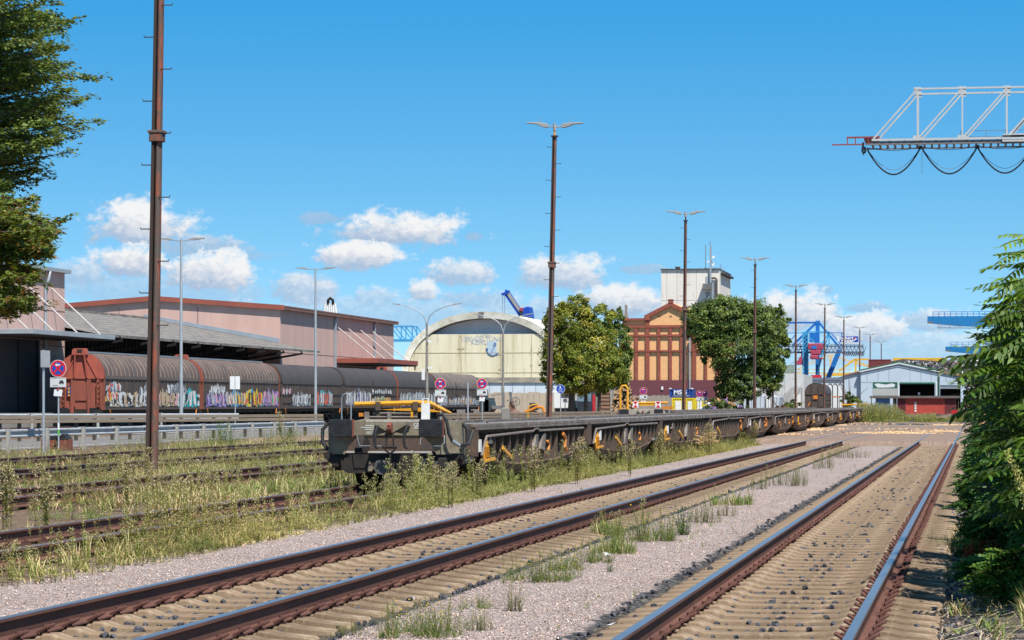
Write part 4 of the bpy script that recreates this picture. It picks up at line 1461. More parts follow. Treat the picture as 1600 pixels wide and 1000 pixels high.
# ---- vaulted salt hall
vS = 345.0
uS0, uS1 = UV(628, vS), UV(886, vS)
uSm = (uS0 + uS1) / 2; RW = (uS1 - uS0) / 2
z0s = ZZ(590, uSm, vS); zAp = ZZ(487, uSm, vS)
S = thing('vaulted_hall', 'round-roofed cream hall with a faded blue anchor on its stained front wall', 'storage hall', (uSm, vS, 0))
m_vault = mat('vault_cream', (.86, .82, .70), (.58, .54, .43), scale=.6, rough=.7, c3=(.50, .45, .33))
m_face = mat('face_cream', (.76, .70, .52), (.58, .51, .34), scale=.35, rough=.85, c3=(.42, .36, .23), stretch=(2.4, 1, .16), thr=(.3, .7))
m_vin = mat('vault_inside', (.40, .30, .24), (.32, .24, .19), scale=.7, rough=.8)  # brown tone puts the shell's inner shading into the lining colour
NS = 40
def arc(k, rr=0):
    x = -1 + 2 * k / NS
    an = pi * (1 - k / NS)
    return ((RW - rr) * cos(an), z0s - 0.0 + (zAp - z0s - rr) * (max(0, sin(an)) ** .84))
b = MB()
LS = 60
for k in range(NS):
    p, q = arc(k), arc(k + 1)
    for y0_, y1_ in ((-.35, 0), (0, LS)):
        b.poly([(p[0], y0_, p[1]), (q[0], y0_, q[1]), (q[0], y1_, q[1]), (p[0], y1_, p[1])])
    pi_, qi = arc(k, .85), arc(k + 1, .85)
    b.poly([(p[0], -.35, p[1]), (q[0], -.35, q[1]), (qi[0], -.2, qi[1]), (pi_[0], -.2, pi_[1])])
b.build('vault_shell', m_vault, S, smooth=False, fix=False)
b = MB()
for k in range(NS):
    pi_, qi = arc(k, .85), arc(k + 1, .85)
    b.poly([(pi_[0], -.2, pi_[1]), (qi[0], -.2, qi[1]), (qi[0], 2, qi[1]), (pi_[0], 2, pi_[1])])
b.build('vault_lining', m_vin, S, fix=False)
b = MB()
b.poly([(arc(k, .9)[0], 1.9, arc(k, .9)[1]) for k in range(NS + 1)])
b.build('back_wall', mat('back_wall_grey', (.74, .76, .82), (.66, .68, .74), scale=.5), S, fix=False)  # pale sheet set close behind the front to lighten the dark inside
zT = ZZ(522, uSm, vS)
fy = .0
pts = [arc(k, .87) for k in range(NS + 1)]
pts = [p for p in pts if p[1] <= zT]
def xat(z):
    L_ = [arc(k, .87) for k in range(NS + 1)]
    for k in range(NS // 2):
        if L_[k][1] <= z <= L_[k + 1][1]:
            f = (z - L_[k][1]) / (L_[k + 1][1] - L_[k][1]); return L_[k][0] + f * (L_[k + 1][0] - L_[k][0])
    return L_[0][0]
xt = xat(zT)
left_ = [p for p in pts if p[0] < 0]; right_ = [p for p in pts if p[0] > 0]
poly = left_ + [(xt, zT), (-xt, zT)] + right_
b = MB().ext(poly, fy, fy + .3, 'y')
b.build('front_wall', m_face, S)
b = MB()
for px in (721, 783, 831):
    u = UV(px, vS) - uSm; b.box(u - .06, u + .06, fy - .05, fy, z0s, zT)
zz = ZZ(551, uSm, vS); b.box(xat(zz), -xat(zz), fy - .04, fy - .002, zz - .04, zz + .04)
zz = ZZ(582, uSm, vS); b.box(xat(zz), -xat(zz), fy - .04, fy - .002, zz - .04, zz + .04)
b.build('wall_joint', mat('joint_stain', (.60, .52, .34), (.42, .35, .22), scale=1.2), S)
for px in (721, 831, 783):
    u = UV(px, vS) - uSm
    for i in range(9):
        z = z0s + .5 + i * .62 + R.uniform(-.1, .1)
        if R.random() < .4: continue
        w = R.uniform(.15, .7); z += R.uniform(-.2, .2)
        b = MB().poly([(u - w, fy - .054, z), (u, fy - .054, z - .14), (u + w * R.uniform(.4, 1), fy - .054, z + .02), (u, fy - .054, z + .12)])
        b.build('rust_stain', mat('rust_stains', (.56, .48, .32), (.44, .36, .24), scale=3), S, fix=False)
zb0 = ZZ(598, uSm, vS)
MB().box(-RW, RW - .05, fy - .3, fy + .2, zb0, z0s + .02).build('ring_beam', mat('beam_stained', (.40, .35, .26), (.20, .175, .15), scale=.7, stretch=(1, 1, 3)), S)
MB().box(-RW + .3, RW - .3, fy - .1, fy + .2, ZZ(616, uSm, vS), zb0).build('white_cladding', mat('pale_blue_cladding', (.56, .62, .66), (.50, .56, .6), scale=.6), S)
b = MB()
for k in range(14): x = -RW + 1 + k * (2 * RW - 2) / 13; b.box(x - .04, x + .04, fy - .13, fy - .101, ZZ(614, uSm, vS), zb0 - .02)
b.build('cladding_joint', m_fgrey, S)
b = MB().box(-RW, RW, fy + .22, LS, -.05, z0s); b.build('base_wall', mat('old_concrete', (.3, .28, .25)), S)
m_fb = mat('faded_blue', (.36, .44, .56), (.50, .52, .52), scale=2.5, rough=.8)
m_fb2 = mat('faded_blue_deep', (.07, .16, .42), (.1, .2, .42), scale=2.5, rough=.7)
MB().box(UV(761, vS) - uSm, UV(776, vS) - uSm, fy - .02, fy - .001, ZZ(555, uSm, vS), ZZ(533, uSm, vS)).build('blue_patch', mat('patch_blue', (.38, .50, .62), (.45, .52, .55), scale=2), S)
text('lettering', 'HAFEN', .52, mat('faded_blue_pale', (.52, .56, .58), (.62, .60, .50), scale=2.5), S, (UV(756, vS) - uSm, fy - .03, ZZ(524.6, uSm, vS)), sx=1.3)
text('lettering', 'VERWALTUNG', .82, m_fb, S, (UV(753, vS) - uSm, fy - .03, ZZ(530, uSm, vS)), sx=1.0)
text('lettering', 'KEHL', .80, m_fb, S, (UV(748, vS) - uSm, fy - .03, ZZ(535, uSm, vS)), sx=1.1)
b = MB()
ax, az = UV(768, vS) - uSm, ZZ(547, uSm, vS)
def at(px, py): return (UV(px, vS) - uSm, fy - .06, ZZ(py, uSm, vS))
top_ = at(773.5, 538); bot_ = at(767, 552.5)
b.bar(at(773, 540), bot_, .10, .05)
for k in range(12):
    a0, a1 = 2 * pi * k / 12, 2 * pi * (k + 1) / 12
    c = top_
    b.bar((c[0] + .16 * cos(a0), c[1], c[2] + .16 * sin(a0)), (c[0] + .16 * cos(a1), c[1], c[2] + .16 * sin(a1)), .07, .05)
P = [at(761, 545.5), at(761.5, 549), at(764, 552.5), at(768, 555), at(772, 555), at(776.5, 553)]
for p, q in zip(P[:-1], P[1:]): b.bar(p, q, .14, .05)
for c in (P[0], P[-1]): b.cb((c[0], c[1], c[2]), (.26, .05, .26))
b.build('anchor_emblem', m_fb2, S)
MB().cb((at(753, 490)[0], -.38, ZZ(490, uSm, vS)), (.62, .12, .40)).build('crest_lamp', m_pipe, S)

# ---- brick mill with gable
m_brick = mat('yellow_brick', (.78, .44, .21), (.68, .37, .165), scale=2.4, rough=.9, c3=(.44, .26, .13), thr=(.3, .7))
m_rbrick = mat('red_brick', (.29, .08, .055), (.22, .065, .045), scale=1.5, rough=.9)
m_burg = mat('burgundy_panel', (.145, .045, .055), (.125, .04, .048), scale=.3, rough=.7)
vB = 350.0
BK_ = thing('brick_mill', 'old yellow brick mill with red brick pilasters, stepped gable and burgundy base', 'brick building', (0, 0, 0))
def q(px, py): p = PV(px, py, vB); return (p[0], p[2])
X = lambda px: UV(px, vB)
Z = lambda py: ZZ(py, UV(1048, vB), vB)
prof = [(X(973), -.05), (X(1124), -.05), (X(1124), Z(500)), (X(1088), Z(500)), (X(1088), Z(492)), (X(1048), Z(472)), (X(1009), Z(492)), (X(1009), Z(500)), (X(973), Z(500))]
MB().ext(prof, vB, vB + 24, 'y').build('wall', m_brick, BK_)
def redbar(x0, x1, y0, y1, dep, name='pilaster'):
    return MB().box(X(x0), X(x1), vB - dep, vB - .001, Z(y0), Z(y1)).build(name, m_rbrick, BK_)
for x0, x1, yt in ((973, 978, 500), (992, 997, 511), (1009, 1015, 500), (1027.5, 1032, 511), (1045.5, 1050, 511), (1063, 1067.5, 511), (1082, 1088, 500), (1101, 1105, 511), (1119, 1124, 500)):
    redbar(x0, x1, 594, yt, .25)
for y0, y1 in ((512, 508), (525.5, 522.5), (549.5, 547)): redbar(973, 1124, y0, y1, .30, 'brick_band')
redbar(973, 1009, 500.5, 497, .40, 'cornice'); redbar(1088, 1124, 500.5, 497, .40, 'cornice')
b = MB()
for (xa, ya), (xb, yb) in (((1007, 493), (1048, 472)), ((1048, 472), (1090, 493))):
    b.poly([(X(xa), vB - .4, Z(ya + 6)), (X(xb), vB - .4, Z(yb + 6.5)), (X(xb), vB - .4, Z(yb)), (X(xa), vB - .4, Z(ya))])
    b.poly([(X(xa), vB - .4, Z(ya)), (X(xb), vB - .4, Z(yb)), (X(xb), vB + 1, Z(yb)), (X(xa), vB + 1, Z(ya))])
    b.poly([(X(xa), vB - .4, Z(ya + 6)), (X(xb), vB - .4, Z(yb + 6.5)), (X(xb), vB, Z(yb + 6.5)), (X(xa), vB, Z(ya + 6))])
b.box(X(1044.5), X(1051.5), vB - .45, vB + .6, Z(474), Z(468.5)); b.box(X(1044), X(1052), vB - .5, vB + .65, Z(468.5), Z(467.8))
b.box(X(1008.5), X(1016), vB - .42, vB, Z(500), Z(491.5)); b.box(X(1081), X(1088.5), vB - .42, vB, Z(500), Z(491.5))
b.build('gable_coping', m_rbrick, BK_, fix=False)
for x in (1030, 1048, 1066): MB().box(X(x - 2), X(x + 2), vB - .05, vB - .001, Z(494.8), Z(493.4)).build('gable_vent', m_rbrick, BK_)
b = MB(); b.ext([(X(974.5), Z(497)), (X(981), Z(497)), (X(979), Z(485)), (X(979.5), Z(476)), (X(976), Z(476)), (X(976.5), Z(485))], vB, vB + .6, 'y')
b.build('pinnacle', mat('pinnacle_stone', (.27, .24, .2), (.2, .17, .15), scale=2), BK_)
MB().box(X(973), X(1121), vB - .45, vB - .31, -.05, Z(594)).build('base_panel', m_burg, BK_)
MB().box(X(1077.5), X(1079.5), vB - .6, vB - .31, 3, Z(528)).build('downpipe', m_zinc, BK_)
MB().box(X(1034), X(1037), vB - .6, vB - .45, Z(609), Z(604)).build('meter_box', m_whitep, BK_)
MB().box(X(973), X(976), vB - .3, vB, Z(530), Z(517)).build('window', mat('pane_blue', (.15, .22, .28), rough=.2), BK_)

# ---- pale tower
vT = 430.0
X = lambda px: UV(px, vT)
Z = lambda py: ZZ(py, UV(1078, vT), vT)
T = thing('silo_tower', 'pale windowless concrete tower with aerial mast rising behind the brick mill', 'tower', (0, 0, 0))
m_tow = mat('tower_cream', (.72, .66, .59), (.64, .58, .52), scale=.25, rough=.9, stretch=(1.5, 1, .3), c3=(.50, .44, .39))
MB().box(X(1033), X(1124), vT, vT + 20, -.05, Z(421)).build('wall', m_tow, T)
b = MB(); b.box(X(1032), X(1125), vT - .3, vT + 20.3, Z(421), Z(419.8)); b.build('roof_edge', m_dark, T)
MB().box(X(1122), X(1130), vT + 2, vT + 19, Z(428), Z(425)).build('gutter_box', m_dark, T)
b = MB()
for x in (1042, 1058, 1088, 1108): b.box(X(x) - .03, X(x) + .03, vT - .02, vT - .001, 5, Z(421.5))
b.box(X(1033), X(1124), vT - .02, vT - .001, Z(469.5), Z(469))
b.build('wall_joint', mat('tower_joint', (.46, .41, .37), rough=.9), T)
b = MB().cyl((X(1056), vT + 3, Z(421)), (X(1056), vT + 3, Z(417)), .33, 14); b.cyl((X(1056), vT + 3, Z(417)), (X(1056), vT + 3, Z(415)), .42, 14)
b.build('roof_vent', mat('vent_brown', (.15, .11, .09), rough=.8), T, smooth=True)
b = MB().box(X(1109.3), X(1112), vT - .5, vT - .2, Z(442), Z(385.5)); b.build('mast', m_zinc, T)
b = MB().cyl((X(1100.5), vT + 2, Z(420)), (X(1100.5), vT + 2, Z(381)), .05, 6); b.cyl((X(1109.8), vT - .3, Z(386)), (X(1109.8), vT - .3, Z(377)), .05, 6)
b.cyl((X(1124.5), vT + 2, Z(420)), (X(1124.5), vT + 2, Z(412)), .04, 6)
b.build('aerial', m_pipe, T)
for x, y, r in ((1115.5, 402.5, .22), (1107.5, 409.5, .17)):
    MB().cyl((X(x), vT - .8, Z(y)), (X(x), vT - .4, Z(y)), r, 16).build('dish', m_whitep, T, smooth=True)
MB().box(X(1113), X(1116), vT - .4, vT, Z(416), Z(410)).build('antenna_panel', m_whitep, T)
b = MB()
for x in np.linspace(1100, 1131, 7): b.box(X(x) - .02, X(x) + .02, vT + 1, vT + 1.04, Z(427), Z(418))
for y in (418, 422): b.box(X(1100), X(1131), vT + 1, vT + 1.04, Z(y + .4), Z(y))
b.build('roof_railing', m_zinc, T)
b = MB(); b.box(X(1099), X(1112), vT - 1.4, vT, Z(444.5), Z(443.8))
for x in np.linspace(1099, 1112, 12): b.box(X(x) - .03, X(x) + .03, vT - 1.4, vT - 1.34, Z(451), Z(444.5))
b.box(X(1099), X(1112), vT - 1.4, vT, Z(451.8), Z(451))
b.build('balcony', mat('balcony_grey', (.24, .23, .22), rough=.6), T)
b = MB(); b.box(X(1102.5), X(1108.5), vT - .06, vT - .001, Z(444), Z(432)); b.box(X(1102.5), X(1108), vT - .06, vT - .001, Z(467), Z(456.5))
b.build('door', m_fgrey, T)
MB().tube([(X(1111), vT - .3, Z(435)), (X(1118), vT - .3, Z(435)), (X(1120), vT - .3, Z(437)), (X(1120), vT - .3, Z(465))], .16, 8).build('duct', mat('duct_brown', (.10, .08, .07), rough=.6), T, smooth=True)
MB().box(X(1112.5), X(1116), vT - .6, vT - .1, 8, Z(443)).build('ladder_cage', m_galv, T)

# ---- grey-blue hall at the end of the tracks
vG = 455.0
X = lambda px: UV(px, vG)
Z = lambda py: ZZ(py, UV(1420, vG), vG)
G = thing('steel_hall', 'pale blue-grey steel hall with green roof edge at the end of the tracks', 'steel hall', (0, 0, 0))
m_blg = mat('hall_blue_grey', (.46, .54, .62), (.42, .50, .58), scale=.3, rough=.6)
m_grn = mat('hall_green', (.03, .13, .08), (.025, .1, .065), scale=.8, rough=.5)
m_white2 = mat('hall_white', (.60, .64, .66), (.55, .59, .6), scale=.6, rough=.6)
main = [(X(1345), Z(578)), (X(1405), Z(566)), (X(1465), Z(578))]
LG_ = 34
# front wall built round the gate openings
b = MB()
def P4(x0, x1, y0, y1): b.box(X(x0), X(x1), vG, vG + .3, Z(y0), Z(y1))
b.ext([(X(1345), Z(597.5)), (X(1466), Z(597.5)), (X(1466), Z(578)), (X(1405), Z(566)), (X(1345), Z(578))], vG, vG + .3, 'y')
P4(1345, 1364, 646, 597.5); P4(1401.5, 1405.5, 646, 597.5); P4(1460.5, 1466, 646, 597.5)
P4(1364, 1401.5, 646, 617.8)
b.ext([(X(1468), Z(602)), (X(1506), Z(602)), (X(1506), Z(587)), (X(1468), Z(580))], vG, vG + .3, 'y')
P4(1468, 1468.8, 646, 602); P4(1501, 1506, 646, 602)
b.build('front_wall', m_blg, G)
b = MB()
b.poly([(X(1345), vG, -.05), (X(1345), vG + LG_, -.05), (X(1345), vG + LG_, Z(578)), (X(1345), vG, Z(578))])
b.poly([(X(1506), vG, -.05), (X(1506), vG + LG_, -.05), (X(1506), vG + LG_, Z(587)), (X(1506), vG, Z(587))])
b.poly([(X(1345), vG + LG_, -.05), (X(1506), vG + LG_, -.05), (X(1506), vG + LG_, Z(587)), (X(1405), vG + LG_, Z(566)), (X(1345), vG + LG_, Z(578))])
b.build('side_wall', m_blg, G, fix=False)
b = MB()
for (x0, y0), (x1, y1) in (((1343, 577.5), (1405, 564.5)), ((1405, 564.5), (1467, 577.5))):
    b.poly([(X(x0), vG - .3, Z(y0)), (X(x1), vG - .3, Z(y1)), (X(x1), vG + LG_, Z(y1)), (X(x0), vG + LG_, Z(y0))])
    b.poly([(X(x0), vG - .3, Z(y0)), (X(x1), vG - .3, Z(y1)), (X(x1), vG - .3, Z(y1 + 2)), (X(x0), vG - .3, Z(y0 + 2))])
b.build('roof', m_grn, G, fix=False)
b = MB()
for (x0, y0), (x1, y1) in (((1343, 579.6), (1405, 566.6)), ((1405, 566.6), (1467, 579.6))):
    b.poly([(X(x0), vG - .32, Z(y0)), (X(x1), vG - .32, Z(y1)), (X(x1), vG - .32, Z(y1 + 2)), (X(x0), vG - .32, Z(y0 + 2))])
b.build('roof_trim', m_white2, G, fix=False)
b = MB()
for (x0, y0), (x1, y1) in (((1466.5, 579), (1508.5, 587)),):
    b.poly([(X(x0), vG - .3, Z(y0)), (X(x1), vG - .3, Z(y1)), (X(x1), vG + LG_, Z(y1)), (X(x0), vG + LG_, Z(y0))])
    b.poly([(X(x0), vG - .3, Z(y0)), (X(x1), vG - .3, Z(y1)), (X(x1), vG - .3, Z(y1 + 2)), (X(x0), vG - .3, Z(y0 + 2))])
b.build('lean_to_roof', mat('orange_roof', (.48, .22, .11), (.4, .18, .1), scale=1), G, fix=False)
P4 = lambda x0, x1, y0, y1, d=.06: MB().box(X(x0), X(x1), vG - d, vG - .001, Z(y0), Z(y1))
P4(1364, 1402.5, 607, 597).build('green_band', m_grn, G)
b = MB(); b.poly([(X(1366), vG - .07, Z(600)), (X(1372), vG - .07, Z(599)), (X(1384), vG - .07, Z(601)), (X(1394), vG - .07, Z(599)), (X(1399), vG - .07, Z(601)), (X(1397), vG - .07, Z(605)), (X(1384), vG - .07, Z(605.5)), (X(1371), vG - .07, Z(605.5))])
b.build('worn_patch', m_white2, G, fix=False)
P4(1364, 1402, 618, 607).build('grey_panel', mat('panel_grey', (.40, .41, .40), (.34, .35, .34), scale=.6), G)
for x in (1402.5, 1462): P4(x, x + 2.6, 646, 597.5, .12).build('gate_post', m_white2, G)
P4(1465.2, 1466.8, 646, 578, .1).build('downpipe', m_grn, G)
P4(1405.5, 1460.5, 600, 597.4, .1).build('gate_lintel', m_grn, G)
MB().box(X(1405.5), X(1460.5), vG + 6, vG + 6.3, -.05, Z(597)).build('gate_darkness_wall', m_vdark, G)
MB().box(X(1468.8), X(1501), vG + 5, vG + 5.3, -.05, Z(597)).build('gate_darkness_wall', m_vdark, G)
b = MB()
for i in range(5): zc2 = 606.5 - i * 1.1; b.box(X(1468.8), X(1501), vG + .1, vG + .2, Z(zc2 + .9), Z(zc2))
b.build('roller_shutter', m_zinc, G)
b = MB()
for x in (1355, 1372, 1389, 1422, 1439, 1455, 1478, 1490): b.box(X(x) - .04, X(x) + .04, vG - .02, vG - .001, Z(596), Z(580 if x > 1466 else 575 if x in (1355, 1455) else 571))
b.box(X(1345), X(1364), vG - .02, vG - .001, Z(597.8), Z(597))
b.build('cladding_joint', m_zinc, G)
MB().box(X(1434), X(1437), vG + 2, vG + 2.5, Z(617), Z(613)).build('white_sign', m_whitep, G)
# left wing
MB().ext([(X(1319), -.05), (X(1344.6), -.05), (X(1344.6), Z(579)), (X(1319), Z(585))], vG + 1, vG + 26, 'y').build('wing_wall', m_blg, G)
b = MB(); b.poly([(X(1317), vG + .6, Z(585.5)), (X(1345), vG + .6, Z(578.3)), (X(1345), vG + 26, Z(578.3)), (X(1317), vG + 26, Z(585.5))])
b.poly([(X(1317), vG + .6, Z(585.5)), (X(1345), vG + .6, Z(578.3)), (X(1345), vG + .6, Z(580)), (X(1317), vG + .6, Z(587))])
b.build('wing_roof', mat('orange_roof', (.4, .2, .1)), G, fix=False)
# fence-roofed shelter with red and blue containers in front of the hall
vH = 425.0
X = lambda px: UV(px, vH)
Z = lambda py: ZZ(py, UV(1420, vH), vH)
H = thing('open_shelter', 'long low brown shelter roof in front of the steel hall', 'shelter', (0, 0, 0))
b = MB()
for i in range(46): x = 1359 + i * 3.06; b.box(X(x), X(x + 2.5), vH - .9, vH + 5, Z(622.2), Z(618.8))
b.box(X(1359), X(1500), vH - .2, vH + 5, Z(619.4), Z(618.6))
b.build('roof', mat('shelter_brown', (.17, .14, .13), (.13, .11, .1), scale=1), H)
b = MB()
for x in (1361, 1398, 1403, 1440, 1478, 1497): b.box(X(x), X(x + 1), vH, vH + .2, -.05, Z(620))
b.build('post', m_sill, H)
MB().box(X(1395), X(1401), vH + .3, vH + .5, .2, Z(621)).build('grey_wall', m_fgrey, H)


def container(label, px0, px1, v, y0, y1, m, body=None, depth=2.4, grp=None, ribs=18, z0=None):
    u0, u1 = UV(px0, v), UV(px1, v)
    um = (u0 + u1) / 2
    za = ZZ(y0, um, v) if z0 is None else z0
    zb = ZZ(y1, um, v)
    t = thing('container', label, 'container', (um, v, za), group=grp)
    w, h = (u1 - u0) / 2, zb - za
    b = MB()
    pr = []
    for i in range(ribs):
        x = -w + .12 + i * (2 * w - .24) / ribs; s = (2 * w - .24) / ribs
        pr += [(x, .06), (x + s * .35, .06), (x + s * .5, .0), (x + s * .85, .0)]
    pr += [(w - .12, .06), (w - .12, depth), (-w + .12, depth)]
    b.ext(pr, .1, h - .1, 'z')
    b.build('body', m, t)
    b = MB()
    for x in (-w, w - .12):
        for y in (-.02, depth - .1): b.box(x, x + .12, y, y + .12, 0, h)
    for z in (0, h - .12):
        b.box(-w + .12, w - .12, -.02, .05, z, z + .12)
    b.box(-w + .12, w - .12, .05, depth, h - .1, h - .01)
    b.build('frame', m, t)
    return t, w, h


m_cred = mat('container_red', (.52, .085, .06), (.44, .07, .05), scale=.8, rough=.6, c3=(.5, .14, .12))
m_cdred = mat('container_dark_red', (.22, .05, .05), (.17, .045, .045), scale=.8, rough=.6)
m_cblue = mat('container_light_blue', (.14, .28, .50), (.12, .24, .42), scale=.8, rough=.6)
container('blue container under the left end of the brown shelter roof', 1368, 1390, vH - .4, 640, 621.5, m_cblue, z0=.1)
container('dark red container left of the bright red one under the shelter', 1402, 1415, vH - .4, 640, 621.5, m_cdred, z0=.1, ribs=12)
t, w, h = container('bright red container with a white upright number strip under the shelter', 1415.5, 1476, vH - .4, 640, 621.5, m_cred, z0=.1, ribs=30)
b = MB()
for i in range(4): b.box(-w + 1.3, -w + 1.6, -.04, -.025, .3 + i * .4, .6 + i * .4)
b.build('number_strip', m_wtxt, t)
container('dull red container at the right end of the shelter roof', 1477, 1494, vH - .4, 640, 621.5, m_cdred, z0=.1, ribs=12)
container('brown-red container raised behind the left slope of the steel hall roof', 1357, 1392, 500, 585, 561.5, m_cdred, z0=ZZ(580, UV(1375, 500), 500))

# ---- white buildings behind the far wagon
vW = 480.0
X = lambda px: UV(px, vW)
Z = lambda py: ZZ(py, UV(1250, vW), vW)
Wb = thing('white_building', 'white windowless building with sloping roof line behind the lone brown wagon', 'building', (0, 0, 0))
m_wb = mat('white_wall', (.56, .56, .54), (.50, .50, .49), scale=.3, rough=.85)
MB().ext([(X(1180), -.05), (X(1256), -.05), (X(1256), Z(585)), (X(1226), Z(581)), (X(1226), Z(592)), (X(1180), Z(600))], vW, vW + 25, 'y').build('wall', m_wb, Wb)
b = MB(); b.ext([(X(1226), -.05), (X(1254), -.05), (X(1254), Z(606)), (X(1240), Z(604)), (X(1228), Z(616)), (X(1226), Z(618))], vW - 4, vW - .1, 'y')
b.build('stair_block', mat('stair_grey', (.42, .42, .41), (.36, .36, .36), scale=.4), Wb)
b = MB(); b.box(X(1200), X(1226), vW - .03, vW - .001, Z(604.6), Z(604)); b.box(X(1212), X(1212.6), vW - .03, vW - .001, .1, Z(592)); b.box(X(1226), X(1226.6), vW - .03, vW - .001, .1, Z(582))
b.build('wall_joint', m_zinc, Wb)
Wc = thing('white_building', 'long white hall with arched wall pattern behind the blue crane legs', 'building', (0, 0, 0))
vW2 = 520.0
X = lambda px: UV(px, vW2)
Z = lambda py: ZZ(py, UV(1290, vW2), vW2)
MB().box(X(1257), X(1322), vW2, vW2 + 20, -.05, Z(594)).build('wall', mat('bright_white', (.68, .69, .68), (.62, .63, .62), scale=.3), Wc)
MB().box(X(1256), X(1322), vW2 - .3, vW2 + 20, Z(594), Z(590)).build('roof_edge', mat('edge_blue_grey', (.16, .2, .28), rough=.6), Wc)
b = MB()
for cx in (1297, 1305, 1313):
    P_ = [(X(cx + 4 * cos(a)), vW2 - .05, Z(604 - 5 * sin(a))) for a in np.linspace(0, pi, 9)]
    P_ = [(P_[0][0], P_[0][1], .1)] + P_ + [(P_[-1][0], P_[-1][1], .1)]
    for p, q_ in zip(P_[:-1], P_[1:]): b.bar(p, q_, .12, .06)
b.build('arch_outline', m_zinc, Wc)
# orange-edged canopy
tcx = thing('fuel_canopy', 'small canopy with orange edge on thin posts right of the lone brown wagon', 'canopy', (0, 0, 0))
vF_ = 470
X = lambda px: UV(px, vF_); Z = lambda py: ZZ(py, UV(1307, vF_), vF_)
MB().box(X(1301), X(1314), vF_, vF_ + 6, Z(621), Z(619)).build('roof', m_org, tcx)
b = MB()
for x in (1303, 1311): b.box(X(x), X(x + .8), vF_, vF_ + .2, 0, Z(621))
b.build('post', m_whitep, tcx)
on(1222, 1239, 470, ZZ(583, UV(1230, 470), 470), ZZ(570, UV(1230, 470), 470), 'roof_cabin', mat('cabin_green_grey', (.26, .32, .27), (.22, .27, .23), scale=1), 'grey-green cabin with dark opening on top of the white building', 'cabin')

# ================================================================ rusty lighting masts
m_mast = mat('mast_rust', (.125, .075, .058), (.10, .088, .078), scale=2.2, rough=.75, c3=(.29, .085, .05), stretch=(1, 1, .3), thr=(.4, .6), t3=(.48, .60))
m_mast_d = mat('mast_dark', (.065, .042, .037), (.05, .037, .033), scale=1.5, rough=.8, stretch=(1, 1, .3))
m_head = mat('lamp_head_grey', (.34, .33, .31), (.28, .27, .26), scale=3, rough=.5)
MU = -18.95
MASTS = [(237, 744, -205, .0165, 1.0), (857, None, 205, .020, 1.0), (1068, None, 347, .010, 1.0), (1178.5, None, 411, .006, 1.0), (1243, None, 459, .003, 1.0), (1287.5, None, 487, .008, 1.0), (1318, None, 505, .004, 1.0), (1343, None, 517, .003, 1.0), (1359.5, None, 534, .002, 1.0), (1377, None, 545, 0, 1.0)]
mlab = ['nearest and tallest rusty mast, left of the flat wagon front',
        'tall rusty mast with twin lamps, before the vaulted cream hall', 'rusty mast with twin lamps in front of the brick mill',
        'rusty mast with twin lamps in front of the right dark green tree', 'rusty mast with twin lamps beside the white building',
        'rusty mast with twin lamps by the lone covered wagon', 'rusty mast with twin lamps left of the steel hall wing',
        'rusty mast with twin lamps at the left corner of the steel hall', 'rusty mast in front of the left gate panel of the steel hall',
        'farthest rusty mast, before the green band of the steel hall']
